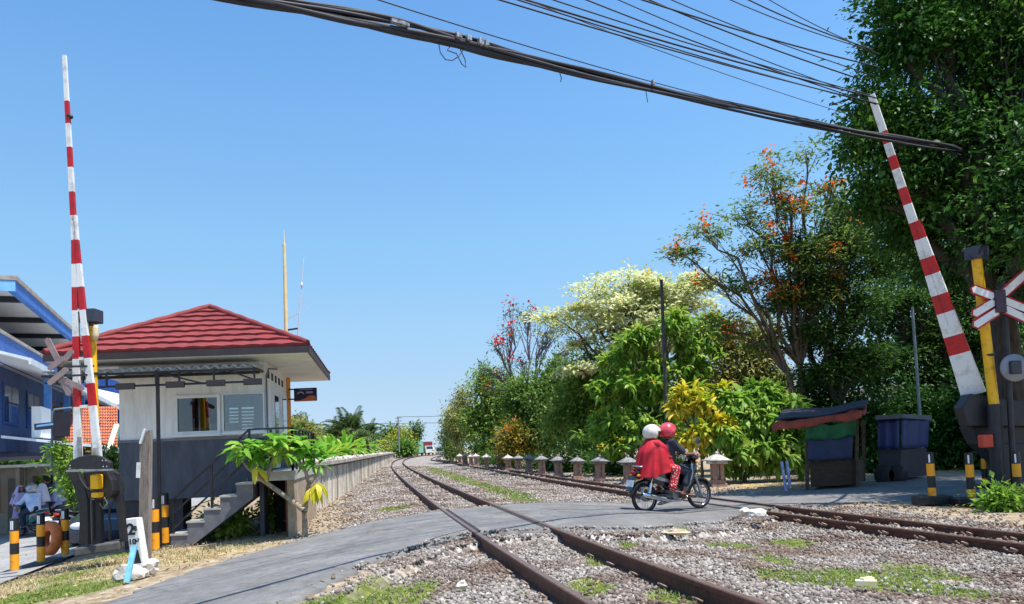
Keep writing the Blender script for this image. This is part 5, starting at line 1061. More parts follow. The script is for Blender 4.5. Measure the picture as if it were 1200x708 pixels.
for (a, b, r, c0, lb) in THIN:
    p0, p1 = cab_pt(*a, c0), cab_pt(*b, c0); d = p1-p0; s0 = p0-d*.5; s1 = p1+d*.10 if b[0] > 900 else p1
    pts = [s0+(s1-s0)*t-Vector((0,0,.10*math.sin(math.pi*t)-.07)) for t in np.linspace(0, 1, 18)]
    o = MB().tube(pts, r, 6).build('overhead_cable', CABM, None, p0); tag(o, lb, 'cable')
    o['group'] = 'overhead cables'
for (a, b, lb) in (((340,498),(900,486),'faint distant power line above the far trees, lower one'), ((467,488.5),(620,482),'faint distant power line from the far pole, upper one')):
    pts = [AT(a[0]+(b[0]-a[0])*t, a[1]+(b[1]-a[1])*t+1.5*math.sin(math.pi*t), 110) for t in np.linspace(0, 1, 10)]
    o = MB().tube(pts, .045, 5).build('power_line', M('line_grey', S(120,124,130), rough=.6), None, pts[0]); tag(o, lb, 'cable')
# ------------------------------------------------------------ vegetation
DIA_V = np.array([(0,0,0),(.42,.5,.10),(1,0,-.06),(.42,-.5,.10)]); DIA_T = np.array([(0,1,2),(0,2,3)])
STR_V = np.array([(0,-.18,0),(0,.18,0),(.35,.5,.10),(.35,-.5,.10),(.72,.42,.0),(.72,-.42,.0),(1,0,-.22)]); STR_T = np.array([(0,1,2),(0,2,3),(3,2,4),(3,4,5),(5,4,6)])
def leaves(P, D, L, Wd, kind='dia', up=None, jit=.35):
    n = len(P); D = D/(np.linalg.norm(D, axis=1)[:,None]+1e-9)
    U = RNG.normal(size=(n,3))*jit+np.array([0,0,1.0]); S_ = np.cross(D, U); S_ /= np.linalg.norm(S_, axis=1)[:,None]+1e-9; N_ = np.cross(S_, D)
    V0, T0 = (DIA_V, DIA_T) if kind == 'dia' else (STR_V, STR_T)
    V = P[:,None,:]+D[:,None,:]*(V0[None,:,0:1]*L[:,None,None])+S_[:,None,:]*(V0[None,:,1:2]*Wd[:,None,None])+N_[:,None,:]*(V0[None,:,2:3]*L[:,None,None])
    T = T0[None]+(np.arange(n)*len(V0))[:,None,None]
    return V.reshape(-1,3), T.reshape(-1,3)
def clusters(blobs, n, shell=.5, gaps=.0):
    """branch-tip positions spread through ellipsoids (centre, rx, ry, rz)"""
    vol = np.array([b[1]*b[2]*b[3] for b in blobs])**.62; k = RNG.multinomial(n, vol/vol.sum()); C, O, I = [], [], []
    for i, (b, m) in enumerate(zip(blobs, k)):
        d = RNG.normal(size=(m,3)); d /= np.linalg.norm(d, axis=1)[:,None]; r = (shell+(1-shell)*RNG.random(m))*(.8+.4*RNG.random(m)); lb = RNG.normal(size=(9,3)); lb /= np.linalg.norm(lb, axis=1)[:,None]; r = r*(.50+.78*np.clip((d@lb.T).max(1), 0, 1)**4)*np.where(RNG.random(m) < .07, 1.28, 1.0); inn = RNG.random(m) < .15; r[inn] *= .6
        C.append(np.array(b[0])+d*r[:,None]*np.array(b[1:4])); O.append(d); I += [i]*m
    C, O, I = np.concatenate(C), np.concatenate(O), np.array(I); wl = 2.2/np.mean([b[1] for b in blobs]); ph = RNG.random(6)*6.28
    g = np.sin(C[:,0]*wl*2.1+ph[0])*np.sin(C[:,2]*wl*2.6+ph[1])+.7*np.sin(C[:,1]*wl*2.3+ph[2]+C[:,0]*wl)+.6*np.sin(C[:,2]*wl*4.3+ph[3]+C[:,0]*wl*3.1)
    k = g > -.75+gaps; return C[k], O[k], I[k]
def limb(p, q, r0, r1, mb, seg=5, wob=.12, sag=0.0, n=6):
    p, q = Vector(p), Vector(q); Ld = (q-p).length; pts = []; off = [Vector((random.gauss(0,1), random.gauss(0,1), random.gauss(0,.6)))*wob*Ld*.5 for _ in range(seg+1)]; off[0] = off[-1] = Vector((0,0,0))
    for i in range(seg+1): t = i/seg; pts.append(p+(q-p)*t+off[i]*.6+Vector((0,0,sag*Ld*math.sin(math.pi*t))))
    mb.tube(pts, [r0+(r1-r0)*i/seg for i in range(seg+1)], n, caps=False); return pts
def tree(name, label, cat, base, blobs, ncl, per, L, Wd, mat, kind='dia', tr=.15, bark=None, spread=.25, droop=.25, out=.6, shell=.5, fork=.45, twig=.35, lim=True, flowers=None, group=None, flat=1.0, limb_sag=.12, forks=None, depth=.85, jit=.35, crown='crown', wob=.12, twr=.012, twn=4, gaps=.25, rosette=False):
    """blobs: (px, py, Y, rx_px, ry_px) crown masses; a trunk forks to each of them, twigs run to the leaf clumps"""
    base = Vector(base); B = []
    for b in blobs:
        px, py, Y, rx, ry = b; c = AT(px, py, Y); B.append((tuple(c), rx*Y/FPX, rx*Y/FPX*depth, ry*Y/FPX))
    t = thing(name, label, cat, base, group)
    C, O, I = clusters(B, int(ncl*1.3), shell, gaps)
    mb = MB(); bk = bark or BARK
    zc = np.mean([b[0][2] for b in B]); mid = Vector((np.mean([b[0][0] for b in B]), np.mean([b[0][1] for b in B]), 0))
    fz = base.z+(zc-base.z)*fork
    fps = [Vector((base.x+(mid.x-base.x)*.35, base.y+(mid.y-base.y)*.35, fz))] if forks is None else [AT(*f) for f in forks]
    if lim:
        for f in fps:
            limb(base+Vector((random.gauss(0,.02),0,-.25)), f, tr*1.25, tr*.8, mb, 6, .05, n=9)
        ends = []
        for i, b in enumerate(B):
            c = Vector(b[0]); f = min(fps, key=lambda q: (q-c).length); 
            pts = limb(f, c, tr*.6, tr*.16, mb, 6, wob, limb_sag, 6); ends.append(pts)
        sel = RNG.random(len(C)) < twig
        for c, i in zip(C[sel], I[sel]):
            pts = ends[i]; s0 = pts[random.randint(max(1, len(pts)//2-1), len(pts)-1)]; limb(s0, c, twr*2.2, twr*.7, mb, twn, wob, .05, 4)
        mb.build('trunk', bk, t)
    n = len(C)*per; ci = np.repeat(np.arange(len(C)), per)
    off = RNG.normal(size=(n,3))*np.array([1,1,flat])*spread
    P = C[ci]+off*(.12 if rosette else 1); D = RNG.normal(size=(n,3))*.7+O[ci]*out+off/spread*.35; D[:,2] -= droop; D[:,2] *= (1 if flat > .5 else .5)
    sz = .45+1.0*RNG.random(n)**1.2; V, T = leaves(P, D, L*sz, Wd*sz*(.8+.4*RNG.random(n)), kind, jit=jit)
    np_mesh(crown, V, T, mat, t)
    if flowers:
        fm, nf, fs, pf, zmin = flowers; idx = RNG.permutation(len(C)); top = [j for j in idx if O[j][2] > zmin][:nf]
        ci = np.repeat(np.array(top), pf); n = len(ci); P = C[ci]+RNG.normal(size=(n,3))*fs*1.1+O[ci]*spread*.9; D = RNG.normal(size=(n,3))+O[ci]*.5; V, T = leaves(P, D, np.full(n, fs*1.3), np.full(n, fs), 'dia'); np_mesh('blossom', V, T, fm, t)
    return t
def plant_base(px, py, Y): p = AT(px, py, Y); return Vector((p.x, p.y, gz(p)))
LG_DARK = LEAF('leaf_dark_green', [S(40,66,30), S(62,98,42), S(88,124,54), S(124,152,72)], .42)
LG_MID = LEAF('leaf_mid_green', [S(46,80,32), S(78,120,46), S(112,150,62), S(156,178,88)], .4)
LG_FRESH = LEAF('leaf_fresh_green', [S(72,114,36), S(114,158,52), S(156,188,74), S(204,216,112)], .46)
LG_OLIVE = LEAF('leaf_olive', [S(98,112,54), S(136,144,74), S(172,170,100), S(204,194,136)], .45)
LG_ROWD = LEAF('leaf_row_deep', [S(54,84,34), S(84,118,46), S(116,146,62), S(156,176,90)], .45)
LG_ROWM = LEAF('leaf_row_mid', [S(68,102,38), S(106,140,54), S(146,172,76), S(188,200,112)], .45)
LG_PALE = LEAF('leaf_variegated_pale', [S(150,164,80), S(206,210,142), S(232,232,188), S(242,240,212)], .5, nscale=.8)
LG_YEL = LEAF('leaf_yellow_green', [S(110,150,30), S(178,184,40), S(226,206,60), S(240,216,90)], .4)
LG_BIG = LEAF('leaf_big_tree', [S(34,64,26), S(48,88,32), S(72,116,40), S(112,150,60)], .32, nscale=.5)
LG_FERN = LEAF('leaf_feathery', [S(66,92,44), S(96,122,58), S(126,146,70), S(160,164,98)], .52)
LG_AUT = LEAF('leaf_bronze', [S(104,72,48), S(140,104,70), S(120,120,60), S(168,140,96)], .3)
FL_RED = LEAF('flower_red', [S(206,36,30), S(226,56,40), S(236,80,50)], .3); FL_ORG = LEAF('flower_orange', [S(232,96,30), S(244,120,40), S(248,148,70)], .4); FL_YEL = LEAF('flower_yellow', [S(236,190,40), S(246,214,80)], .3)
FL_PINK = LEAF('flower_pink', [S(214,90,110), S(230,130,140)], .3)
# right, nearest: the big dark tree over the road
tree('shade_tree', 'huge dark green broadleaf tree filling the top right corner above the barrier', 'tree', plant_base(1182, 572, 17),
     [(1062,58,16.8,50,42),(1030,118,16.8,38,30),(1105,40,17.2,60,50),(1170,70,17.2,80,70),(1055,150,16.8,46,42),(1120,170,17.2,70,60),(1190,190,17.4,80,70),(1035,200,16.8,40,30),(1085,240,17.2,60,40),(1150,290,17,64,40),(1250,110,17.2,110,110),(1190,-60,17.4,110,70),(1290,-20,17,120,90),(1095,-40,17.2,60,50),(1240,280,17.5,80,60),(1015,160,16.8,22,18),(1050,12,16.8,36,28),(1002,178,16.8,17.2,14),(1018,238,17.2,30,18),(1330,220,17.2,100,90),(1180,10,21,110,80),(1270,60,22,120,100),(1250,200,14,100,90),(1350,80,13.5,110,110),(1130,230,19,80,70),(1060,270,18,50,30),(1110,310,18.5,50,26),(1210,330,18,60,30),(1310,250,13,110,80),(1420,150,12.5,120,90),(1340,320,14.5,90,60),(1270,330,15.5,70,50),(1400,60,15,120,110)],
     8200, 34, .145, .07, LG_BIG, tr=.34, bark=BARKD, spread=.27, droop=.3, shell=.4, fork=.5, twig=.05, depth=1.0, gaps=.45, flat=.6)  # crown masses beyond the frame are added to shade road and barrier
for (lb, b, bl_, n, m_) in (('dark fine leaved tree behind the stall with many spreading branches', (985, 560, 27), [(960,330,27.12,46,26),(1005,355,27.12,50,26),(960,390,27.12,44,24),(1030,310,28.25,50,28),(1010,420,27.12,44,24),(940,300,27.12,36,20),(985,285,27.12,44,22),(930,350,27.12,36,20),(965,440,27.12,40,18),(1000,255,28.25,40,24)], 1250, LG_DARK),
                            ('dark fine leaved tree behind the covered cart and the barrier boom', (1062, 558, 29.4), [(1060,350,29.38,44,26),(1100,390,29.38,48,28),(1050,420,29.38,42,22),(1130,340,29.38,48,30),(1110,440,29.38,40,18),(1075,460,29.38,34,14),(1160,400,29.38,54,40),(1200,340,30.51,64,50),(1180,460,30.51,64,24),(1140,430,29.38,40,20)], 1350, LG_DARK)):
    tree('fine_leaved_tree', lb, 'tree', plant_base(*b), bl_, n, 26, .17, .07, m_, tr=.2, bark=BARKD, spread=.34, droop=.1, shell=.3, fork=.35, twig=.30, flat=.4, wob=.2, twr=.010, gaps=.1)
tree('shade_tree', 'dense dark tree added behind the cart and the right barrier to shade the hedge', 'tree', plant_base(1140, 553, 31),
     [(1060,300,31,60,40),(1130,340,31,70,50),(1190,300,31,70,60),(1100,400,31,60,40),(1170,420,31,70,44),(1040,370,32,50,40),(1250,380,31,80,70),(1020,430,32,44,30),(1090,455,31,40,22),(1230,250,31,90,70)], 1500, 24, .26, .13, LG_DARK, tr=.3, bark=BARKD, spread=.42, droop=.2, shell=.3, fork=.4, twig=.12, gaps=.5)  # tree added to close the sky gap and shade the hedge below
# flame tree with orange blossoms
tree('flame_tree', 'tall airy flame tree with orange red blossoms left of the dark shade tree', 'tree', plant_base(946, 566, 26.91),
     [(905,205,26.325,34,24),(945,180,26.325,28,18),(870,245,26.325,34,22),(830,272,26.325,30,16),(925,245,26.325,42,26),(975,225,26.325,36,26),(800,298,26.325,24,12),(890,290,26.325,42,22),(945,300,26.325,44,24),(990,280,26.325,38,28),(870,335,26.91,40,18),(920,350,26.91,42,20),(850,385,27.495,44,22),(900,400,27.495,44,22),(960,350,26.91,40,22),(830,330,26.91,30,14)],
     620, 24, .19, .058, LG_FERN, tr=.13, bark=BARK, spread=.26, droop=.05, shell=.3, fork=.42, twig=.42, flat=.25, gaps=.6, flowers=(FL_ORG, 70, .12, 16, -.1), forks=[(925,440,26.91),(938,430,27.261)], wob=.085, twr=.009)
# pale variegated tree in tiers
tree('pale_tree', 'pale cream and green leaved tree with tiered branches in the middle of the tree row', 'tree', plant_base(742, 556, 37.82),
     [(738,328,37.82,38,15),(700,343,37.82,42,14),(775,338,37.82,46,20),(690,364,37.82,46,12),(745,356,37.82,58,17),(805,354,37.82,42,22),(715,380,37.82,46,13),(775,383,37.82,52,20),(672,386,38.43,32,10),(700,402,38.43,42,10),(676,432,37.21,28,6),(716,430,37.21,34,7),(745,408,37.82,46,12),(648,372,38.43,20,7),(820,335,37.82,28,18),(760,400,38.43,60,22)],
     1000, 26, .27, .13, LG_PALE, tr=.16, bark=BARKD, spread=.32, droop=.05, shell=.3, fork=.35, twig=.25, flat=.22, flowers=(FL_YEL, 24, .12, 8, .0), twr=.010, gaps=.55)
# bare flame tree with red flowers
tree('bare_flame_tree', 'nearly leafless tree with long bare branches and a few red blossoms', 'tree', plant_base(628, 555, 50.4),
     [(618,370,50.4,22,14),(640,395,50.4,20,18),(600,390,50.4,16,12),(590,440,50.4,18,12),(650,375,50.4,18,12),(612,425,50.4,20,12),(575,455,50.4,10,6),(598,365,50.4,12,8),(582,405,50.4,14,10),(690,395,50.4,16,12),(566,432,50.4,10,8),(700,425,50,14,10),(668,410,49.2,20,18),(655,440,49.2,20,10)],
     330, 8, .2, .07, LG_DARK, tr=.11, bark=M('pale_bark', S(150,130,134.4), S(104,90,96), scale=9, rough=.95), spread=.22, droop=.2, shell=.25, fork=.5, twig=1.0, flowers=(FL_RED, 12, .2, 16, .3), forks=[(622,470,50.4),(604,470,51)], wob=.10, twr=.014)
# mid rows
def bush(name, label, base, bl_, n, per, L, W_, mat, **kw):
    k = 1.2; base = (base[0], base[1], base[2]*k); bl_ = [(a, b, c*k, r, q) for a, b, c, r, q in bl_]; L *= 1.12; W_ *= 1.12
    return tree(name, label, kw.pop('cat', 'tree'), plant_base(*base), bl_, n, per, L, W_, mat, **kw)
bush('broadleaf_tree', 'green bushy tree at the left end of the row beside the brownish one', (575,549,52), [(575,462,52,26,24),(560,495,52,20,26),(590,485,52,26,28),(605,458,52,22,18),(575,525,52,28,18),(566,440,52,10,10)], 760, 22, .26, .13, LG_ROWM, tr=.16, spread=.36, shell=.45)
bush('tall_bush', 'tall brownish olive bush at the far left end of the row by the track end', (543,544,62), [(540,478,62,14,18),(536,505,62,15,22),(550,495,62,14,24),(543,462,62,7,10),(530,490,61,8,16)], 420, 20, .26, .11, LG_OLIVE, tr=.12, spread=.36)
bush('tall_bush', 'dark green narrow bush edging the far left end of the row behind the white van', (527,541,66), [(527,505,66,9,24),(524,522,66,8,14),(531,528,65,12,10)], 220, 20, .26, .12, LG_ROWD, tr=.08, spread=.34)
bush('broadleaf_tree', 'dark green dense tree under the bare branches in the middle of the row', (640,556,40), [(640,462,40,36,26),(610,470,41,28,26),(655,495,39,36,30),(625,510,40,34,28),(672,455,39,30,22),(655,440,40,22,14)], 950, 24, .23, .11, LG_ROWD, tr=.16, spread=.36)
bush('broadleaf_tree', 'mid green feathery tree below the pale tree and left of the yellow flowered bush', (690,560,33), [(690,450,33,36,24),(668,485,33,32,28),(705,490,33,36,30),(690,525,32,38,22),(722,445,33,28,24),(700,430,33,20,14)], 950, 24, .20, .09, LG_ROWM, tr=.14, spread=.34)
bush('flowering_bush', 'bush with orange yellow flowers low in the row above the grey capped pillars', (605,552,40), [(600,512,39.0,20,14),(620,514,39.0,20,14),(608,530,39.0,24,9)], 240, 20, .2, .1, LEAF('leaf_golden', [S(96,112,40), S(134,134,50), S(172,150,56), S(206,172,70)], .4), tr=.06, spread=.28, cat='bush', flowers=(FL_ORG, 16, .14, 8, .0))
bush('frangipani_tree', 'bushy green frangipani with yellow flowers behind the riders', (765,562,26.5), [(748,398,26,26,16),(790,378,26,26,16),(815,402,26,26,18),(722,425,26.5,24,16),(765,428,26,30,20),(808,432,26,28,18),(708,455,26.5,18,12),(742,460,26,30,18),(795,468,25.5,26,18),(735,495,26,28,18),(775,500,25.5,26,20),(705,500,26.5,22,18),(770,455,25.8,22,14),(720,525,26,24,14),(838,380,26.5,18,12)], 820, 17, .36, .095, LG_FRESH, kind='str', tr=.13, spread=.24, droop=.12, out=.45, shell=.4, twig=.5, flowers=(FL_YEL, 70, .10, 9, -.1), jit=.4, rosette=True, gaps=.55)
bush('broadleaf_tree', 'olive leaved tree filling the gap behind the yellow leaved shrub', (860,562,27), [(850,400,27,36,24),(835,440,27,36,24),(880,430,27,36,28),(860,470,27,40,24),(905,455,27,32,24),(890,395,27,30,20)], 640, 24, .19, .085, LG_OLIVE, tr=.14, spread=.34, shell=.35, twig=.35)
bush('croton_shrub', 'large shrub with bright green drooping leaves right of the riders', (868,568,19.6), [(858,468,19.6,26,16),(890,462,19.8,22,14),(915,480,19.6,26,18),(880,495,19.3,32,22),(922,508,19.4,22,20),(850,508,19.2,28,18),(895,530,19.2,34,18),(932,480,19.8,16,14),(930,535,19.4,18,18),(862,540,19.2,22,14)], 520, 18, .30, .085, LG_FRESH, kind='str', tr=.07, spread=.17, droop=.5, out=.4, shell=.4, cat='shrub', fork=.3, jit=.3, rosette=True, gaps=.5)
bush('croton_shrub', 'yellow leaved shrub directly behind the driver and front wheel', (822,569,19.8), [(805,462,19.8,18,11),(795,478,19.8,12,10),(830,478,19.6,20,10),(845,460,19.8,14,8),(848,498,19.2,16,8),(812,515,19.5,12,10),(826,505,19.3,10,8)], 150, 17, .30, .085, LG_YEL, kind='str', tr=.05, spread=.14, droop=.5, out=.4, shell=.4, cat='shrub', fork=.3, jit=.3, rosette=True, gaps=.3)
# low dark shrubs among the pillars (each its own)
for i, (px, Y, r_, h_, m_, lb) in enumerate([(572,52,14,12,LG_DARK,'low dark shrub between the tight far cluster of pillars and the next'), (592,46,12,10,LG_MID,'low green shrub in front of the pillars left of the yellow flowering bush'), (628,39,16,12,LG_DARK,'low dark shrub between the grey capped pillars under the dense tree'), (645,36,14,13,LG_DARK,'dark rounded shrub left of the fourth pillar from the motorcycle'), (668,34,16,15,LG_DARK,'dark shrub between the third and fourth pillars left of the motorcycle'), (690,31,18,17,LG_DARK,'dark shrub between the second and third pillars left of the motorcycle'), (718,29,20,22,LG_DARK,'tall dark shrub between the two pillars nearest the riders'), (752,27,24,24,LG_DARK,'dark shrub behind the red cape of the passenger'), (790,26,20,22,LG_MID,'mid green shrub behind the driver knee')]):
    Y *= 1.13; b = plant_base(px, 560, Y); c = AT(px, 560, Y); yb = CY-FPX*(Vector((b.x,b.y,b.z))-EYE).dot(_U)/(Vector((b.x,b.y,b.z))-EYE).dot(_F)
    tree('shrub', lb, 'shrub', b, [(px, yb-h_*.55, Y, r_, h_*.6), (px+r_*.5, yb-h_*.35, Y-.4, r_*.7, h_*.4)], 110, 20, .16, .07, m_, tr=.03, spread=.2, droop=.2, fork=.3)
# hedge blocking the far side of the road on the right, in shade
for (px, Y, w_, h_, lb) in ((952,27.5,30,90,'tall dark bush filling the shade directly behind the stall roof'), (1012,27,34,80,'tall dark bush in the shade between stall and cart'), (1070,27.5,36,90,'tall dark bush in the shade behind the cart roof'), (1128,26.5,36,96,'tall dark bush in the shade left of the yellow mast'), (1180,25.5,40,110,'tall dark bush in the shade behind the round signal'), (1245,24,50,120,'tall dark bush in the shade beyond the right frame edge'), (935,33,40,40,'dark hedge bush behind the stall, left one'), (990,34,40,36,'dark hedge bush behind the stall, right one'), (1165,30,44,56,'dark hedge bush behind the right barrier machine'), (1215,26,50,60,'dark hedge bush at the right frame edge behind the bollard'), (1040,31,36,44,'dark hedge bush behind the covered cart'), (1110,33,40,40,'dark hedge bush before the white house right of the covered cart')):
    b = plant_base(px, 560, Y); tree('hedge_bush', lb, 'bush', b, [(px, 528-h_*.3, Y, w_, h_*.6), (px+w_*.4, 536-h_*.2, Y-.6, w_*.6, h_*.4)], 320 if h_ < 70 else 520, 22, .17 if h_ < 70 else .2, .08 if h_ < 70 else .10, LG_BIG if h_ > 70 else LG_DARK, tr=.06, spread=.28)
# left side: small frangipani beside the stairs, banana clump and palms behind the wall, bushes by the street
fb = AT(357, 622, 12.7)
t = thing('frangipani_tree', 'small leaning frangipani with drooping strap leaves in front of the hut stairs', 'tree', fb); mb = MB()
YF = fb.y
tips = []
for path, r in (([(357.5,632),(357,606),(356,596)], .055), ([(356,598),(338,584),(318,570),(304,560),(297,548)], .05), ([(357,600),(360,582),(362,566),(358,552)], .048), ([(362,568),(372,556),(374,548)], .03), ([(304,560),(290,548),(284,540)], .03), ([(312,566),(318,545),(322,532)], .03), ([(358,552),(345,535),(340,525)], .03)):
    mb.tube([AT(x, y, YF+random.uniform(-.08,.08)) for x, y in path], [r*(1-.35*i/(len(path)-1)) for i in range(len(path))], 8, caps=False)
mb.build('trunk', M('frangipani_bark', S(168,152,128), S(120,106,90), scale=9, rough=.9, bump=.3), t)
P, D = [], []
for (x, y, k_) in ((297,538,30),(282,534,22),(316,526,32),(338,519,34),(356,534,30),(370,545,18),(328,532,26),(304,526,24),(350,521,24),(286,524,16),(322,516,18),(364,528,18)):
    c = AT(x, y, YF+random.uniform(-.3,.3))
    for j in range(k_):
        a = random.random()*6.283; el = random.uniform(-.55,.6); d = Vector((math.cos(a)*math.cos(el), math.sin(a)*math.cos(el), math.sin(el))); P.append(c+d*.05); D.append(d)
n = len(P); sz = .7+.6*RNG.random(n); V, T = leaves(np.array(P), np.array(D), .31*sz, .085*sz, 'str', jit=.3); np_mesh('crown', V, T, LEAF('leaf_frangipani', [S(70,132,36), S(104,164,48), S(140,190,70), S(196,204,90)], .4), t)
P, D = [], []
for (x, y, k_) in ((366,572,9),(372,566,7),(300,548,4)):
    c = AT(x, y, YF-.1)
    for j in range(k_): a = random.random()*6.283; d = Vector((math.cos(a)*.7, math.sin(a)*.7, -.8)); P.append(c); D.append(d)
V, T = leaves(np.array(P), np.array(D), np.full(len(P), .32), np.full(len(P), .10), 'str'); np_mesh('yellow_leaves', V, T, LG_YEL, t)
def frond_plant(name, label, cat, base, h, nf, L, wid, mat, arch=.5, leaflets=0, trunk=None):
    """rosette of long arching leaves; palms carry leaflets along each frond"""
    t = thing(name, label, cat, base); base = Vector(base); top = base+Vector((0,0,h))
    if h > .05: MB().tube([base-Vector((0,0,.2)), base+Vector((.05*h,0,h*.5)), top], [trunk or .12, (trunk or .12)*.85, (trunk or .12)*.7], 9).build('trunk', BARK, t)
    VV, TT, o = [], [], 0; rib = MB()
    for k_ in range(nf):
        a = 6.283*k_/nf+random.uniform(-.3,.3); el = random.uniform(.15, 1.35); ln = L*random.uniform(.75,1.15); d = Vector((math.cos(a)*math.cos(el), math.sin(a)*math.cos(el), math.sin(el))); pts = []
        for i in range(9): s_ = i/8; pts.append(top+d*ln*s_+Vector((0,0,-arch*ln*s_*s_*(.4+.6*math.cos(el)))))
        sd = d.cross(Vector((0,0,1))).normalized()
        if leaflets:
            rib.tube(pts, [.02]*5+[.008]*4, 4, caps=False)
            n = leaflets; ts_ = np.linspace(.12, 1, n); PP, DD = [], []
            for s_ in ts_:
                p = pts[min(7,int(s_*8))]; q = pts[min(8,int(s_*8)+1)]; f = s_*8-int(s_*8); pp = p+(q-p)*f
                for sg_ in (-1, 1): PP.append(pp); DD.append(sd*sg_*.8+d*.5+Vector((0,0,-.45)))
            V, T = leaves(np.array(PP), np.array(DD), np.full(len(PP), ln*.30)*(1.1-.7*np.repeat(ts_,2)), np.full(len(PP), wid), 'dia', jit=.1)
        else:
            V = []; 
            for i, p in enumerate(pts):
                w_ = wid*math.sin(math.pi*min(1, .12+.88*i/8))**.6*(1 if i < 8 else .05); V += [p-sd*w_-Vector((0,0,-.25*w_)), p, p+sd*w_+Vector((0,0,.25*w_))]
            V = np.array(V); T = np.array([q for i in range(8) for j in range(2) for q in ((i*3+j, i*3+j+1, i*3+j+4), (i*3+j, i*3+j+4, i*3+j+3))])
        VV.append(V); TT.append(T+o); o += len(V)
    if leaflets: rib.build('frond_stem', M('frond_stem', S(120,130,60)), t)
    np_mesh('fronds', np.concatenate(VV), np.concatenate(TT), mat, t); return t
LG_BAN = LEAF('leaf_banana', [S(70,132,30), S(104,166,40), S(150,192,60), S(214,206,90)], .45)
def wall_x(y): return float(np.interp(y, WL[:,1], WL[:,0]))
for (Y, off, h_, L, lb) in ((24.5,1.0,.75,.75,'banana plant nearest the landing rail behind the retaining wall'), (27.5,1.2,.85,.85,'second banana plant from the landing rail behind the wall'), (31,1.0,.95,.95,'third banana plant from the landing rail behind the wall'), (35.5,1.2,1.05,1.1,'fourth banana plant from the landing rail behind the wall'), (41,1.1,1.15,1.25,'fifth banana plant from the landing rail behind the wall'), (48,1.4,1.3,1.45,'sixth banana plant from the landing rail behind the wall'), (57,1.6,1.4,1.7,'second farthest banana plant behind the wall'), (68,1.8,1.5,2.0,'farthest banana plant behind the wall')):
    p = Vector((wall_x(Y)-off-.3, Y, -.25)); frond_plant('banana_plant', lb, 'plant', p, h_+.15, 30, L*1.4, .10*L**.5, LG_BAN, .45)
LG_PALM = LEAF('leaf_palm', [S(44,72,40), S(62,92,48), S(90,116,60), S(130,136,80)], .25)
for (px, ytop, Y, L, lb) in ((412,505,50,2.6,'tallest dark palm rising over the banana clump behind the wall'), (398,512,52,2.0,'shorter dark palm left of the tallest one behind the wall'), (430,512,54,1.9,'dark palm right of the tallest one behind the wall'), (355,503,40,1.6,'palm seen between the mast and the landing rail')):
    p = AT(px, 532, Y); p.z = -.2; top = AT(px, ytop, Y); frond_plant('palm_tree', lb, 'palm tree', p, top.z-p.z, 20, L, .07, LG_PALM, .55, 16, .14)
for (px, py, Y, bl_, m_, lb) in ((464,534,150,[(458,519,150,9,7),(471,508,150,10,8),(466,521,150,13,8),(452,525,148,9,6),(480,523,150,6,7)],LEAF('leaf_yellowed', [S(90,120,40), S(130,150,60), S(180,180,70), S(220,200,90)], .4),'yellow green bush at the far end of the wall'), (352,530,33,[(350,505,33,10,12),(362,512,33,9,10)],LG_OLIVE,'olive bush behind the landing rail and mast'), (480,534,165,[(487,505,165,7,8),(479,514,165,9,8),(484,516,165,6,8)],LG_DARK,'dark green tree right of the yellow bush at the far end of the wall'), (450,533,160,[(456,507,160,13,7),(446,516,160,10,8),(468,508,160,10,6)],LG_DARK,'dark round tree behind the yellow bush at the far end of the wall'), (474,533,140,[(472,527,140,8,4),(479,526,140,5,5)],LG_MID,'low green bush before the trucks at the end of the track'), (348,528,30,[(347,521,30,8,6),(340,516,30,6,8)],LG_MID,'green bush under the mast beyond the landing')):
    tree('far_bush', lb, 'bush', plant_base(px, py, Y), bl_, 150, 16, .6 if Y > 60 else .2, .28 if Y > 60 else .09, m_, tr=.08, spread=.6 if Y > 60 else .2)
for (px, py, Y, bl_, m_, lb) in ((84,612,19.5,[(72,530,19.5,14,8),(78,548,19.5,16,12),(84,568,19.5,12,12),(88,586,19.5,8,8)],LG_FRESH,'leafy green bush behind the left barrier machine'), (128,600,16.6,[(127,542,16.6,9,12),(131,560,16.6,9,10)],LG_MID,'narrow green bush between the barrier machine and the hut wall'), (325,608,14.6,[(325,600,14.6,14,9),(332,592,14.6,9,8)],LG_FRESH,'small leafy weed growing beside the landing support'), (258,615,14.2,[(256,612,14.0,8,4),(275,613,14,9,3)],LG_FRESH,'low weed growing under the stair stringer'), (1178,594,12.6,[(1172,588,12.6,14,4),(1190,590,12.6,14,4)],LG_FRESH,'low leafy weeds by the rightmost bollard')):
    tree('bush' if Y > 16 else 'weed', lb, 'bush' if Y > 16 else 'weed', plant_base(px, py, Y), bl_, 110, 16, .12, .055, m_, tr=.025, spread=.12, droop=.2)
# far-off wood closing the horizon behind both sides
V_, T_ = [], []; o = 0
for (x0, x1, y0, y1, h_, n) in ((-190,-42,190,240,9,9000), (6,190,110,190,10,12000), (-80,-30,60,140,5,6000)):
    x, y = scatter(n, x0, x1, y0, y1); hh = h_*(.35+.65*noise2(x, y, 41, .05)+.2*noise2(x,y,42,.3)); z = RNG.random(n)**.8*hh-.5; P = np.stack([x,y,z],1); V, T = leaves(P, RNG.normal(size=(n,3)), 1.5+RNG.random(n), .9+.5*RNG.random(n)); V_.append(V); T_.append(T+o); o += len(V)
fw = np_mesh('distant_wood', np.concatenate(V_), np.concatenate(T_), LG_DARK); fw['kind'] = 'stuff'; tag(fw, 'far off dark green wood along the horizon', 'wood')

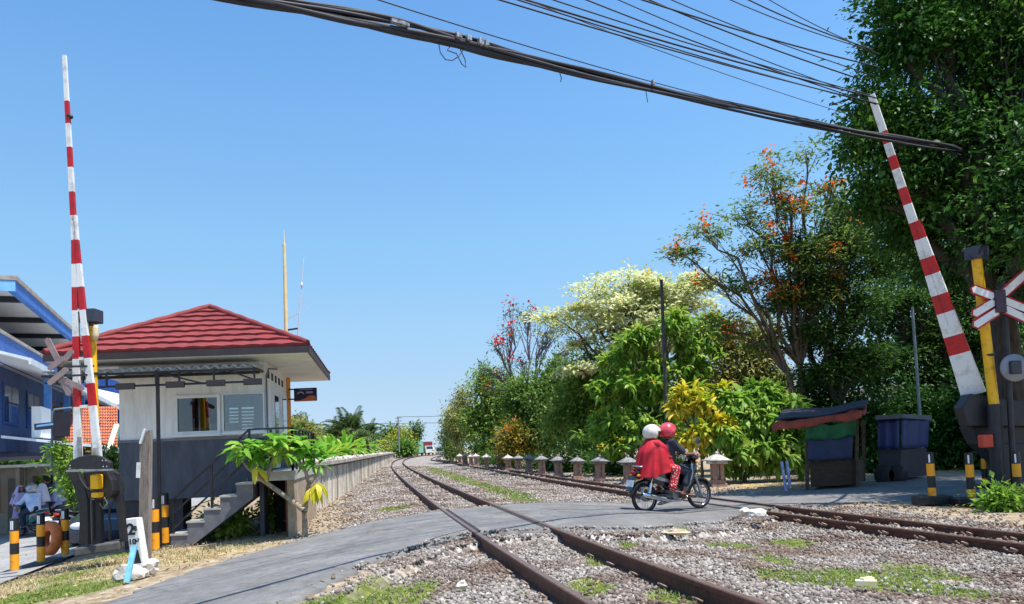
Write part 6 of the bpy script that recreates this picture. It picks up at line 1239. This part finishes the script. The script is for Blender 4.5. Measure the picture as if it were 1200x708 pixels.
# fallen leaves and scraps on the verges
n = 9000; x, y = scatter(n, -12, 12, 5, 26); u_ = x-xt1(y); keep = ((u_ < -2.3) | (x-xt2(y) > 1.2) | (RNG.random(n) < .12)) & ~in_poly(x, y, ROADPOLY) & in_view(x, y, np.full(n, -.3)); x, y = x[keep], y[keep]
z = ground_h(x, y)+.012+.03*RNG.random(len(x)); D = RNG.normal(size=(len(x),3)); D[:,2] *= .25; V, T = leaves(np.stack([x,y,z],1), D, .04+.05*RNG.random(len(x)), .02+.02*RNG.random(len(x)), jit=.8)
o = np_mesh('fallen_leaves', V, T, LEAF('leaf_dead', [S(92,70,48), S(140,110,72), S(176,150,104), S(120,120,60)], .1)); o['kind'] = 'stuff'; tag(o, 'dead brown leaves and scraps strewn over the verges', 'leaves')
# ------------------------------------------------------------ motorcycle (local: x forward, y left, z up)
MBLK = M('motorcycle_black', S(26,26,30), S(20,20,24), rough=.22, coat=.7); MSIL = M('motorcycle_silver', S(176,180,186), S(150,154,160), rough=.3, metal=.5); ENG = M('engine_grey', S(120,122,126), S(82,84,90), scale=14, rough=.5, metal=.5)
SEATM = M('seat_vinyl', S(34,33,36), S(26,26,28), rough=.6); MIRR = M('mirror_glass', S(150,180,220), S(130,165,210), rough=.08, metal=.6)
YX = Matrix.Rotation(R(90), 3, 'X')
def motorcycle(label, loc, rz, paint, paint2, plate=True, steer=0):
    t = thing('motorcycle', label, 'motorcycle', (0,0,0)); W0, W1 = -.615, .615; WR = .278
    fz = lambda a, b, c: (a, c, b)
    for wx in (W0, W1):
        prof = [(WR-.066+.033*(1-math.cos(a)) if False else WR-.036+.036*math.cos(a), .036*math.sin(a)) for a in np.linspace(0, 2*math.pi, 13)]
        w_ = thing('wheel', '', '') if False else MB().lathe(prof, (wx,0,WR), 32, YX).build('wheel', RUBBER, t)
        MB().lathe([(WR-.066,-.022),(WR-.052,-.026),(WR-.05,0),(WR-.052,.026),(WR-.066,.022),(WR-.072,0),(WR-.066,-.022)], (wx,0,WR), 32, YX).build('rim', CHROME, w_)
        mb = MB(); mb.lathe([(0,.05),(.055,.05),(.06,.03),(.06,-.03),(.055,-.05),(0,-.05)], (wx,0,WR), 16, YX)
        for k_ in range(18):
            a = 6.283*k_/18; mb.tube([(wx+.05*math.cos(a), .03*(-1)**k_, WR+.05*math.sin(a)), (wx+(WR-.066)*math.cos(a+.25*(-1)**(k_//2)), 0, WR+(WR-.066)*math.sin(a+.25*(-1)**(k_//2)))], .0035, 4)
        mb.build('hub', STEEL, w_)
    def fender(wx, r, a0, a1, w, m, name):
        V = []; n = 16
        for i in range(n+1):
            a = R(a0+(a1-a0)*i/n)
            for c, dr in ((-w,-.035),(-w*.8,0),(0,.012),(w*.8,0),(w,-.035)): V.append((wx+(r+dr)*math.cos(a), c, WR+(r+dr)*math.sin(a)))
        mb = MB().add(V, [(i*5+j, i*5+j+1, (i+1)*5+j+1, (i+1)*5+j) for i in range(n) for j in range(4)], 0, True); o = mb.build(name, m, t); q = o.modifiers.new('thick','SOLIDIFY'); q.thickness = .006; return o
    fender(W1, WR+.035, 28, 168, .062, paint, 'front_fender'); fender(W0, WR+.05, 55, 165, .075, MBLK, 'rear_fender')
    for s in (-1, 1):
        MB().tube([(W1, s*.075, WR), (.50, s*.075, .60)], [.028,.024], 10).tube([(.50,s*.075,.60),(.43,s*.06,.80)], .017, 8).build('fork_leg', STEEL, t)
        MB().tube([(W0+.02, s*.11, WR+.03), (-.50, s*.11, .64)], .017, 8).tube([(W0+.03, s*.11, WR+.08), (-.53, s*.11, .54)], .034, 10).build('rear_shock', CHROME, t)
        MB().bar((-.05, s*.07, .33), (W0, s*.085, WR), .03, .05).build('swingarm', MBLK, t)
    # front apron with leg shields, headset
    mb = MB(); V = []; rows = [(.52,.93,.10,.0),(.50,.80,.17,.02),(.46,.66,.19,.04),(.38,.50,.17,.06),(.30,.36,.12,.05)]
    for x, z, w, dx in rows: V += [(x-dx-.13, -w, z-.02), (x-dx*.5, -w*.75, z), (x+.03, 0, z+.01), (x-dx*.5, w*.75, z), (x-dx-.13, w, z-.02)]
    mb.add(V, [(i*5+j, i*5+j+1, (i+1)*5+j+1, (i+1)*5+j) for i in range(4) for j in range(4)], 0, True); o = mb.build('leg_shield', paint, t); q = o.modifiers.new('thick','SOLIDIFY'); q.thickness = .012
    for s in (-1, 1): MB().tube([(.36,s*.165,.86),(.33,s*.195,.68),(.27,s*.18,.50),(.20,s*.13,.36)], [.018,.026,.028,.014], 8).build('shield_trim', MSIL, t)
    MB().ball((.50,0,.99), (.11,.15,.085), 16, 10).build('headset_cover', paint, t); MB().ball((.585,0,.985), (.045,.095,.055), 14, 8).build('headlight', REFL, t)
    MB().ball((.50,.13,.90), (.03,.035,.025), 10, 8).ball((.50,-.13,.90), (.03,.035,.025), 10, 8).build('turn_signal', ORANGE, t)
    MB().tube([(.36,-.34,1.02),(.42,-.22,1.0),(.46,0,.97),(.42,.22,1.0),(.36,.34,1.02)], .013, 8).build('handlebar', CHROME, t)
    for s in (-1, 1):
        MB().tube([(.325,s*.36,1.02),(.385,s*.27,1.01)], .019, 10).build('grip', RUBBER, t)
        MB().tube([(.42,s*.20,1.01),(.43,s*.27,1.13),(.41,s*.33,1.24)], .007, 6).build('mirror_stem', CHROME, t)
        MB().lathe([(0,.012),(.05,.012),(.056,0),(.045,-.02),(0,-.028)], (.40,s*.34,1.285), 18, Matrix.Rotation(R(-80),3,'Y') @ Matrix.Scale(1,3)).build('mirror', MBLK, t)
        MB().lathe([(0,.0),(.046,.0)], (.387,s*.34,1.286), 18, Matrix.Rotation(R(-80),3,'Y')).build('mirror_glass', MIRR, t)
        MB().tube([(.39,s*.23,.985),(.43,s*.31,.975)], .006, 6).build('brake_lever', CHROME, t)
    # spine, side covers, tail
    MB().prism([(.36,.74),(.18,.62),(-.02,.60),(-.05,.72),(.12,.70),(.33,.86)], .13, fz).build('centre_spine', paint, t, bevel=.02)
    mb = MB(); A = [(.10,.46,.10),(-.1,.40,.13),(-.40,.52,.13),(-.80,.70,.07)]; B_2 = [(.05,.70,.09),(-.12,.70,.13),(-.42,.74,.14),(-.84,.80,.07)]
    V = [];
    for (x0,z0,w0),(x1,z1,w1_) in zip(A, B_2): V += [(x0,-w0*.85,z0),(x1*.5+x0*.5,-w0*1.08,(z0+z1)/2),(x1,-w1_,z1),(x1,w1_,z1),(x1*.5+x0*.5,w0*1.08,(z0+z1)/2),(x0,w0*.85,z0)]
    mb.add(V, [(i*6+j, i*6+(j+1)%6, (i+1)*6+(j+1)%6, (i+1)*6+j) for i in range(3) for j in range(6)]+[(0,1,2,3,4,5),(23,22,21,20,19,18)], 0, False); mb.build('side_cover', paint, t, bevel=.015)
    for s in (-1, 1):
        MB().add([(-.12,s*.148,.52),(-.40,s*.150,.60),(-.66,s*.120,.72),(-.62,s*.122,.74),(-.38,s*.152,.66),(-.14,s*.148,.585)], [(0,1,2,3,4,5)]).build('side_decal', paint2, t)
    mb = MB(); V = []
    for x, z, w in ((.06,.74,.07),(-.06,.765,.115),(-.30,.765,.125),(-.38,.79,.125),(-.62,.815,.11),(-.74,.83,.06)): V += [(x,-w,z-.045),(x,-w*.9,z),(x,0,z+.018),(x,w*.9,z),(x,w,z-.045)]
    mb.add(V, [(i*5+j, i*5+j+1, (i+1)*5+j+1, (i+1)*5+j) for i in range(5) for j in range(4)]+[(i*5+4, i*5, (i+1)*5, (i+1)*5+4) for i in range(5)]+[(4,3,2,1,0),(25,26,27,28,29)], 0, True); mb.build('seat', SEATM, t)
    MB().tube([(-.52,-.13,.80),(-.74,-.12,.86),(-.84,0,.87),(-.74,.12,.86),(-.52,.13,.80)], .014, 8).build('grab_rail', MSIL, t)
    MB().ball((-.83,0,.755), (.05,.085,.045), 12, 8).build('tail_lamp', REDP, t)
    for s in (-1, 1): MB().ball((-.80,s*.12,.70), (.04,.03,.025), 10, 8).build('turn_signal', ORANGE, t)
    MB().prism([(-.78,.70),(-.86,.70),(-.98,.42),(-.93,.40)], .13, fz).build('mud_flap', MBLK, t, bevel=.01)
    if plate: pl_ = MB().hexa([(-.945,-.12,.50),(-.935,-.12,.50),(-.935,.12,.50),(-.945,.12,.50),(-.905,-.12,.62),(-.895,-.12,.62),(-.895,.12,.62),(-.905,.12,.62)]).build('number_plate', M('plate_pale', S(220,222,226), S(200,202,206), rough=.4), t)
    # engine, exhaust, pegs, chain cover, stand
    MB().tube([(.02,-.10,.33),(.02,.10,.33)], .115, 18).tube([(.08,0,.36),(.30,0,.40)], [.075,.065], 12).box((-.10,0,.33), (.2,.18,.15)).build('engine', ENG, t, bevel=.008)
    mb = MB()
    for k_ in range(6): mb.box((.14+k_*.027,0,.37+k_*.004), (.009,.17,.16))
    mb.build('cooling_fins', STEEL, t)
    MB().tube([(.28,-.03,.36),(.27,-.10,.25),(.10,-.12,.19),(-.12,-.13,.20)], .02, 8).build('exhaust_pipe', CHROME, t); MB().tube([(-.12,-.13,.20),(-.20,-.135,.215),(-.70,-.15,.34),(-.76,-.152,.355)], [.022,.045,.052,.03], 12).build('muffler', CHROME, t); MB().tube([(-.28,-.19,.25),(-.60,-.205,.33)], .022, 8).build('heat_shield', MSIL, t)
    MB().hexa([(-.02,.085,.28),(-.62,.10,.25),(-.62,.115,.25),(-.02,.10,.28),(-.02,.085,.38),(-.62,.10,.33),(-.62,.115,.33),(-.02,.10,.38)]).build('chain_cover', MBLK, t)
    MB().tube([(.10,-.26,.255),(.10,.26,.255)], .013, 8).tube([(.10,-.26,.255),(.10,-.15,.255)], .02, 8).tube([(.10,.26,.255),(.10,.15,.255)], .02, 8).build('front_footrest', RUBBER, t); MB().tube([(-.22,-.24,.34),(-.22,.24,.34)], .014, 8).build('rear_footrest', RUBBER, t)
    MB().tube([(-.05,.12,.22),(-.22,.16,.13)], .012, 6).bar((-.02,0,.19), (-.30,0,.13), .14, .018).build('stand', STEEL, t)
    t.location = loc; t.rotation_euler = (0,0,rz); return t
# ------------------------------------------------------------ people
SKIN = M('skin_brown', S(150,104,80), S(132,88,68), scale=8, rough=.6)
def hand(mb, w, tip_dir, side, curl=.9, s=1.0):
    """palm and five separate bent fingers from wrist w, curling about side x dir"""
    w = Vector(w); d = Vector(tip_dir).normalized(); sd = Vector(side).normalized(); sd = (sd-d*sd.dot(d)).normalized(); n = d.cross(sd).normalized()
    if n.z > 0: n = -n
    pc = w+d*.085*s
    mb.cap(w, w+d*.03*s, .027*s, .03*s, 8)
    for k_ in range(4): mb.cap(w+d*.025*s+sd*(.010*(k_-1.5))*s, pc+sd*(.021*(k_-1.5))*s, .017*s, .0145*s, 8)
    for k_, ln in enumerate((.072,.082,.077,.060)):
        p0 = pc+sd*(.0225*(k_-1.5))*s; d1 = (d*math.cos(curl*.4)+n*math.sin(curl*.4)); d2 = (d*math.cos(curl*1.5)+n*math.sin(curl*1.5)); d3 = (d*math.cos(curl*2.3)+n*math.sin(curl*2.3))
        p1 = p0+d1*ln*.45*s; p2 = p1+d2*ln*.32*s; p3 = p2+d3*ln*.26*s; mb.cap(p0, p1, .0105*s, .0095*s, 6); mb.cap(p1, p2, .0095*s, .0088*s, 6); mb.cap(p2, p3, .0088*s, .0078*s, 6)
    q0 = w+d*.025*s-sd*.03*s; q1 = q0+(d*.6-sd*.5+n*.4).normalized()*.04*s; q2 = q1+(d*.7+n*.6).normalized()*.03*s; mb.cap(q0, q1, .0135*s, .0115*s, 6); mb.cap(q1, q2, .0115*s, .009*s, 6)
def head(mb, c, fwd, s=1.0):
    c = Vector(c); f = Vector(fwd).normalized(); sd = f.cross(Vector((0,0,1))).normalized(); u = sd.cross(f)
    rot = Matrix((f, sd, u)).transposed()
    mb.ball(c, (.098*s,.077*s,.112*s), 16, 12, rot=rot); mb.ball(c+f*.035*s-u*.06*s, (.055*s,.052*s,.06*s), 12, 8, rot=rot); mb.cap(c+f*.092*s+u*.0*s, c+f*.112*s-u*.028*s, .010*s, .015*s, 8)
    mb.cap(c+f*.086*s-u*.062*s-sd*.018*s, c+f*.086*s-u*.062*s+sd*.018*s, .010*s, None, 6); mb.ball(c+f*.08*s-u*.098*s, .022*s, 8, 6)
    for q in (-1, 1): mb.ball(c+sd*q*.079*s-u*.01*s-f*.01*s, (.018*s,.010*s,.03*s), 8, 6, rot=rot); mb.ball(c+f*.083*s+sd*q*.032*s+u*.012*s, .014*s, 8, 6)
def body_caps(J, parts, inf=0.0):
    """volumes of a clothed or bare figure from joint positions"""
    mb = MB(); V = lambda k_: Vector(J[k_])
    for p in parts:
        if p == 'torso':
            pe, ch = V('pelvis'), V('chest'); sd = (V('sl')-V('sr')).normalized()
            for s in (-1, 0, 1): mb.cap(pe+sd*.075*s, ch+sd*.095*s, .115+inf-abs(s)*.01, .115+inf-abs(s)*.015, 12)
            mb.cap(V('sl')-sd*.02, V('sr')+sd*.02, .062+inf, None, 12); mb.cap(ch, V('neck')-(V('neck')-ch)*.2, .10+inf, .055+inf, 10)
        elif p == 'hips':
            pe = V('pelvis'); 
            for k_ in ('hl', 'hr'): mb.cap(pe, V(k_), .125+inf, .105+inf, 12)
        elif p == 'neck': mb.cap(V('neck')-Vector((0,0,.05)), V('head')-Vector((0,0,.04)), .054+inf, .052+inf, 10)
        elif p == 'uparm':
            for s in 'lr': mb.cap(V('s'+s), V('e'+s), .055+inf, .042+inf, 10)
        elif p == 'halfarm':
            for s in 'lr': mb.cap(V('s'+s), V('s'+s)*.25+V('e'+s)*.75, .060+inf, .055+inf, 10)
        elif p == 'forearm':
            for s in 'lr': mb.cap(V('e'+s), V('w'+s), .042+inf, .028+inf, 10)
        elif p == 'thigh':
            for s in 'lr': mb.cap(V('h'+s), V('k'+s), .088+inf, .060+inf, 12)
        elif p == 'shin':
            for s in 'lr': mb.cap(V('k'+s), V('k'+s)*.6+V('a'+s)*.4, .056+inf, .053+inf, 10); mb.cap(V('k'+s)*.6+V('a'+s)*.4, V('a'+s), .053+inf, .036+inf, 10)
        elif p == 'foot':
            for s in 'lr':
                a, t_ = V('a'+s), V('t'+s); h_ = a-(t_-a).normalized()*.045-Vector((0,0,.045)); mb.cap(h_, t_, .036+inf, .026+inf, 10); mb.cap(a, h_, .036+inf, .036+inf, 8); sd = (t_-a).cross(Vector((0,0,1))).normalized(); mb.cap(h_+(t_-h_)*.5-sd*.012, t_-sd*.015, .03+inf, .02+inf, 8); mb.cap(h_+(t_-h_)*.5+sd*.012, t_+sd*.015, .03+inf, .02+inf, 8)
    return mb
def helmet(root, c, fwd, m, vis, s=1.0):
    c = Vector(c); f = Vector(fwd).normalized(); sd = f.cross(Vector((0,0,1))).normalized(); u = sd.cross(f); n, k_ = 28, 18; V = []; F = []
    for i in range(k_+1):
        for j in range(n):
            th = math.pi*.74*i/k_; ph = 2*math.pi*j/n; d = f*math.sin(th)*math.cos(ph)*1.12+sd*math.sin(th)*math.sin(ph)*.95+u*math.cos(th); V.append(c+d*.142*s)
    for i in range(k_):
        for j in range(n):
            th = math.pi*.74*(i+.5)/k_; ph = 2*math.pi*(j+.5)/n
            if th > R(78) and math.cos(ph) > .42: continue
            F.append((i*n+j, (i+1)*n+j, (i+1)*n+(j+1)%n, i*n+(j+1)%n))
    o = MB().add(V, F, 0, True).build('helmet', m, root); q = o.modifiers.new('thick', 'SOLIDIFY'); q.thickness = .022; q.offset = -1
    V = []; 
    for i in range(7):
        for j in range(11): th = R(74+34*i/6); ph = R(-66+132*j/10); V.append(c+(f*math.sin(th)*math.cos(ph)*1.15+sd*math.sin(th)*math.sin(ph)*.99+u*math.cos(th))*.146*s)
    MB().add(V, [(i*11+j, i*11+j+1, (i+1)*11+j+1, (i+1)*11+j) for i in range(6) for j in range(10)], 0, True).build('visor', vis, o)
    return o
def decal(root, c, fwd, th0, th1, ph0, ph1, m, s=1.0, r=.1445):
    c = Vector(c); f = Vector(fwd).normalized(); sd = f.cross(Vector((0,0,1))).normalized(); u = sd.cross(f); V = []
    for i in range(6):
        for j in range(9):
            th = R(th0+(th1-th0)*i/5); ph = R(ph0+(ph1-ph0)*j/8+ (i-2.5)*4); V.append(c+(f*math.sin(th)*math.cos(ph)*1.12+sd*math.sin(th)*math.sin(ph)*.95+u*math.cos(th))*r*s)
    return MB().add(V, [(i*9+j, i*9+j+1, (i+1)*9+j+1, (i+1)*9+j) for i in range(5) for j in range(8)], 0, True).build('helmet_decal', m, root)
VIS = M('smoked_visor', S(40,40,46), S(30,30,36), rough=.1)
# riders on the crossing
rwp, fwp = AT(755.5, 594.5, 13.95), AT(820, 589.3, 14.45); ang = math.atan2(fwp.y-rwp.y, fwp.x-rwp.x); mid = (rwp+fwp)/2
road_z = float(road_h(np.array([mid.x]), np.array([mid.y]))[0]); bike_loc = Vector((mid.x, mid.y, road_z+.002))
motorcycle('black and silver underbone motorcycle carrying two riders over the crossing', bike_loc, ang, MBLK, MSIL)
def place(t): t.location = bike_loc; t.rotation_euler = (0,0,ang)
drv = thing('person', 'person driving the motorcycle in a red helmet, dark grey shirt and rolled trousers', 'person', (0,0,0))
J = dict(pelvis=(-.12,0,.86), chest=(-.07,0,1.16), neck=(-.05,0,1.32), head=(-.02,0,1.46), sl=(-.05,.185,1.27), sr=(-.05,-.185,1.27), el=(.12,.27,1.06), er=(.14,-.27,1.06), wl=(.31,.31,1.05), wr=(.31,-.31,1.05), hl=(-.08,.09,.84), hr=(-.08,-.09,.84), kl=(.27,.17,.72), kr=(.27,-.17,.72), al=(.13,.18,.35), ar=(.13,-.18,.35), tl=(.31,.20,.28), tr=(.31,-.20,.28))
mb = body_caps(J, ['torso','hips','neck','uparm','forearm','thigh','shin','foot'], -.012); head(mb, J['head'], (1,.0,-.05))
hand(mb, J['wr'], (.10,-.12,-.01), (.9,.35,.1), 1.0); hand(mb, J['wl'], (.10,.12,-.01), (-.9,.35,.1), 1.0)
remesh(mb, 'body', SKIN, drv, .0075, 4)
remesh(body_caps(J, ['torso','halfarm'], .014), 'shirt', M('dark_grey_shirt', S(52,54,66), S(42,44,54), scale=9, rough=.85, bump=.15, bscale=30), drv, .014, 8)
mb = body_caps(J, ['hips','thigh'], .02)
for s in 'lr': k_, a_ = Vector(J['k'+s]), Vector(J['a'+s]); mb.cap(k_, k_*.42+a_*.58, .080, .075, 10)
remesh(mb, 'trousers', M('dark_trousers', S(58,60,74), S(40,42,54), scale=12, rough=.85, bump=.2, bscale=26), drv, .014, 6)
hc = Vector(J['head'])+Vector((-.005,0,.035)); HR_ = M('helmet_red', S(206,44,58), S(224,92,100), scale=9, rough=.25, coat=.5); helmet(drv, hc, (1,0,-.05), HR_, VIS); decal(drv, hc, (1,0,-.05), 38, 46, 30, 130, M('decal_pink', S(236,150,156), rough=.3)); decal(drv, hc, (1,0,-.05), 60, 66, 40, 150, M('decal_pink', S(236,150,156)))
for s in 'lr': a_, t_ = Vector(J['a'+s]), Vector(J['t'+s]); MB().bar(a_-Vector((.05,0,.088)), t_+Vector((.015,0,-.034)), .085, .02).build('sandal', M('sandal_brown', S(90,64,50), rough=.8), drv)
place(drv)
pas = thing('person', 'person riding pillion in a red cape, patterned red trousers and a cream helmet', 'person', (0,0,0))
J = dict(pelvis=(-.42,0,.90), chest=(-.41,0,1.17), neck=(-.40,0,1.31), head=(-.375,0,1.435), sl=(-.41,.165,1.25), sr=(-.41,-.165,1.25), el=(-.28,.20,1.02), er=(-.28,-.20,1.02), wl=(-.10,.17,1.0), wr=(-.10,-.17,1.0), hl=(-.38,.09,.87), hr=(-.38,-.09,.87), kl=(-.03,.22,.78), kr=(-.03,-.22,.78), al=(-.15,.215,.42), ar=(-.15,-.215,.42), tl=(.03,.235,.36), tr=(.03,-.235,.36))
mb = body_caps(J, ['torso','hips','neck','uparm','forearm','thigh','shin','foot'], -.014); head(mb, J['head'], (1,-.25,-.05), .95); hand(mb, J['wr'], (.12,.06,0), (0,0,1), 1.1, .92); hand(mb, J['wl'], (.12,-.06,0), (0,0,1), 1.1, .92)
remesh(mb, 'body', SKIN, pas, .0075, 4)
def patterned():
    m = M('patterned_trousers', S(196,52,52), S(150,30,36), scale=6, rough=.85); t = m.node_tree; N = t.nodes; L = t.links; b = N['Principled BSDF']; tc = N.new('ShaderNodeTexCoord'); v = N.new('ShaderNodeTexVoronoi'); v.inputs['Scale'].default_value = 26; L.new(tc.outputs['Object'], v.inputs[0])
    r = N.new('ShaderNodeValToRGB'); r.color_ramp.interpolation = 'CONSTANT'; r.color_ramp.elements[0].color = S(238,216,206); r.color_ramp.elements[1].position = .3; r.color_ramp.elements[1].color = S(190,40,46); L.new(v.outputs['Distance'], r.inputs[0]); L.new(r.outputs[0], b.inputs['Base Color']); return m
mb = body_caps(J, ['hips','thigh'], .022)
for s in 'lr': k_, a_ = Vector(J['k'+s]), Vector(J['a'+s]); mb.cap(k_, k_*.1+a_*.9, .080, .078, 10)
remesh(mb, 'trousers', patterned(), pas, .014, 6)
remesh(body_caps(J, ['torso','uparm','forearm'], .012), 'blouse', M('red_blouse', S(170,30,40), S(140,24,32), rough=.85), pas, .014, 6)
hc = Vector(J['head'])+Vector((-.01,0,.04)); helmet(pas, hc, (1,-.25,-.05), M('helmet_cream', S(232,222,208), S(204,190,172), scale=7, rough=.35, coat=.4), VIS, .98); decal(pas, hc, (1,-.25,-.05), 40, 52, 130, 160, M('decal_dark', S(44,42,46), rough=.4), .98); decal(pas, hc, (1,-.25,-.05), 100, 106, 60, 200, M('decal_dark', S(44,42,46)), .98)
# cape: folds hanging from neck to seat
V = []; nr_, nc_ = 26, 72
for i in range(nr_+1):
    s_ = i/nr_
    for j in range(nc_):
        a = 2*math.pi*j/nc_; c_, s2 = math.cos(a), math.sin(a); fold = .5*math.sin(9*a+.8)+.35*math.sin(14*a+2+s_*2)+.25*math.sin(5*a+1)
        rx = .07+(.13 if c_ < 0 else .17)*min(1, s_*3)**.6+(.15 if c_ < 0 else .19)*s_; ry = .075+.155*min(1, s_*3.2)**.55+.10*s_
        rx *= 1+.13*fold*s_**.7; ry *= 1+.15*fold*s_**.7
        cx = -.405-.02*s_; z = 1.355-.655*s_*(1-.10*c_)-.05*min(1,s_*3)*abs(s2)*.3+(.10*s_*max(0,c_))+.015*math.sin(7*a)*s_
        V.append((cx+rx*c_, ry*s2, z))
F = [(i*nc_+j, i*nc_+(j+1)%nc_, (i+1)*nc_+(j+1)%nc_, (i+1)*nc_+j) for i in range(nr_) for j in range(nc_)]
o = MB().add(V, F, 0, True).build('cape', M('red_cape', S(200,16,38), S(168,12,30), scale=5, rough=.75, bump=.1, bscale=40), pas); q = o.modifiers.new('thick', 'SOLIDIFY'); q.thickness = .008
q = o.modifiers.new('sub', 'SUBSURF'); q.levels = 1; q.render_levels = 1
place(pas)
# ------------------------------------------------------------ people and motorcycles by the street on the left
def local_parts(): pass
SZ = lambda p: float(base_h(np.array([p.x]), np.array([p.y]))[0])+.055
def street_pt(px, Y): p = AT(px, 600, Y); return Vector((p.x, p.y, SZ(p)))
b1 = street_pt(37, 23.6); motorcycle('teal and black motorcycle stopped at the street with its rider seen from behind', b1, R(150), M('motorcycle_teal', S(30,120,130), S(24,96,108), rough=.25, coat=.6), MBLK)
b2_ = street_pt(98, 18.6); motorcycle('black motorcycle parked just left of the dark car behind the barrier machine', b2_, R(78), MBLK, MSIL)
STAND = dict(pelvis=(0,0,.92), chest=(0,0,1.22), neck=(0,0,1.38), head=(.02,0,1.50), sl=(0,.18,1.33), sr=(0,-.18,1.33), el=(.02,.24,1.08), er=(.02,-.24,1.08), wl=(.14,.22,.90), wr=(.14,-.22,.90), hl=(0,.09,.90), hr=(0,-.09,.90), kl=(.02,.10,.49), kr=(.02,-.10,.49), al=(0,.11,.09), ar=(0,-.11,.09), tl=(.16,.13,.03), tr=(.16,-.13,.03))
def figure(label, loc, rz, top, bottom, veil=None, hel=None, J=STAND, skirt=True, s=1.0, hair=None):
    t = thing('person', label, 'person', (0,0,0)); mb = body_caps(J, ['torso','hips','neck','uparm','forearm','thigh','shin','foot'], -.012); head(mb, J['head'], (1,0,-.03))
    hand(mb, J['wr'], (.1,0,-.06), (0,.3,1), .7); hand(mb, J['wl'], (.1,0,-.06), (0,.3,1), .7); remesh(mb, 'body', SKIN, t, .011, 3)
    remesh(body_caps(J, ['torso','uparm','forearm'], .02), 'shirt', top, t, .018, 6)
    if skirt:
        V = []; n = 36
        for i in range(9):
            q = i/8
            for j in range(n): a = 2*math.pi*j/n; r_ = (.15+.10*q)*(1+.07*math.sin(8*a)*q); V.append((J['pelvis'][0]+r_*math.cos(a)*.95, r_*math.sin(a)*1.15, J['pelvis'][2]+.12-(J['pelvis'][2]+.02)*q))
        o = MB().add(V, [(i*n+j, i*n+(j+1)%n, (i+1)*n+(j+1)%n, (i+1)*n+j) for i in range(8) for j in range(n)], 0, True).build('skirt', bottom, t); q = o.modifiers.new('thick','SOLIDIFY'); q.thickness = .008
    else: remesh(body_caps(J, ['hips','thigh','shin'], .02), 'trousers', bottom, t, .018, 5)
    if veil:
        V = []; n = 40; hx, hy, hz = J['head']; F = []
        for i in range(19):
            q = i/18; th = math.pi*.5*min(1, q*2.4)
            if q < .4167: r_ = .125*math.sin(th); z = hz+.13*math.cos(th)
            else: k_ = (q-.4167)/.5833; r_ = .125+.15*k_**.8; z = hz-.46*k_
            for j in range(n): a = 2*math.pi*j/n; f_ = 1+.06*math.sin(7*a+1)*max(0, q-.45)*2; V.append((hx-.012+r_*math.cos(a)*f_*(.9 if q > .5 else 1.0), r_*math.sin(a)*f_*1.12, z))
        for i in range(18):
            for j in range(n):
                a = 2*math.pi*(j+.5)/n
                if 4 <= i <= 9 and math.cos(a) > .72: continue
                F.append((i*n+j, (i+1)*n+j, (i+1)*n+(j+1)%n, i*n+(j+1)%n))
        o = MB().add(V, F, 0, True).build('headscarf', veil, t); q = o.modifiers.new('thick','SOLIDIFY'); q.thickness = .006
    if hel: helmet(t, Vector(J['head'])+Vector((-.005,0,.035)), (1,0,0), hel, VIS)
    if hair: mb = MB().ball(Vector(J['head'])+Vector((-.018,0,.028)), (.104,.088,.10), 14, 10); mb.build('hair', hair, t)
    t.location = loc; t.rotation_euler = (0,0,rz); t.scale = (s,)*3; return t
cl = lambda n_, a, b: M(n_, S(*a), S(*b), scale=7, rough=.85, bump=.1)
SIT = dict(STAND); SIT.update(pelvis=(-.14,0,.87), chest=(-.08,0,1.17), neck=(-.05,0,1.33), head=(-.02,0,1.46), sl=(-.06,.18,1.28), sr=(-.06,-.18,1.28), el=(.12,.26,1.06), er=(.12,-.26,1.06), wl=(.30,.31,1.04), wr=(.30,-.31,1.04), hl=(-.1,.10,.85), hr=(-.1,-.10,.85), kl=(.22,.2,.70), kr=(.22,-.2,.70), al=(.12,.20,.34), ar=(.10,-.30,.09), tl=(.28,.22,.28), tr=(.26,-.32,.03))
figure('person in white and blue jacket and dark helmet sitting on the teal motorcycle', b1, R(150), cl('jacket_white_blue', (216,222,240), (150,176,226)), cl('dark_jeans', (46,52,74), (36,40,58)), hel=M('helmet_dark_white', S(60,62,70), S(200,202,206), scale=7, rough=.3), J=SIT, skirt=False)
figure('person in a long lavender headscarf standing left of the rider at the street', street_pt(24, 24.4), R(-30), cl('lavender_dress', (190,170,206), (166,146,184)), cl('lavender_skirt', (176,156,194), (150,132,168)), veil=cl('lavender_scarf', (198,182,214), (176,158,194)), s=1.0)
figure('person in a pale grey lilac headscarf standing right of the rider', street_pt(50, 24.2), R(200), cl('lilac_dress', (200,196,214), (176,172,192)), cl('slate_skirt', (90,96,122), (72,78,100)), veil=cl('pale_scarf', (214,210,224), (190,186,204)))
figure('tall person in dark blue clothes standing behind the pale headscarf', street_pt(56, 25.2), R(160), cl('navy_shirt', (40,52,88), (32,42,70)), cl('navy_trousers', (34,40,62), (28,32,50)), skirt=False, s=1.14, hair=cl('black_hair', (26,24,26), (18,17,18)))
figure('person in a bluish lilac headscarf at the shop, rightmost of the street group', street_pt(69, 24.6), R(215), cl('blue_lilac_dress', (160,166,204), (136,142,182)), cl('dark_skirt', (60,62,84), (48,50,68)), veil=cl('blue_lilac_scarf', (172,176,212), (150,154,192)), s=.95)
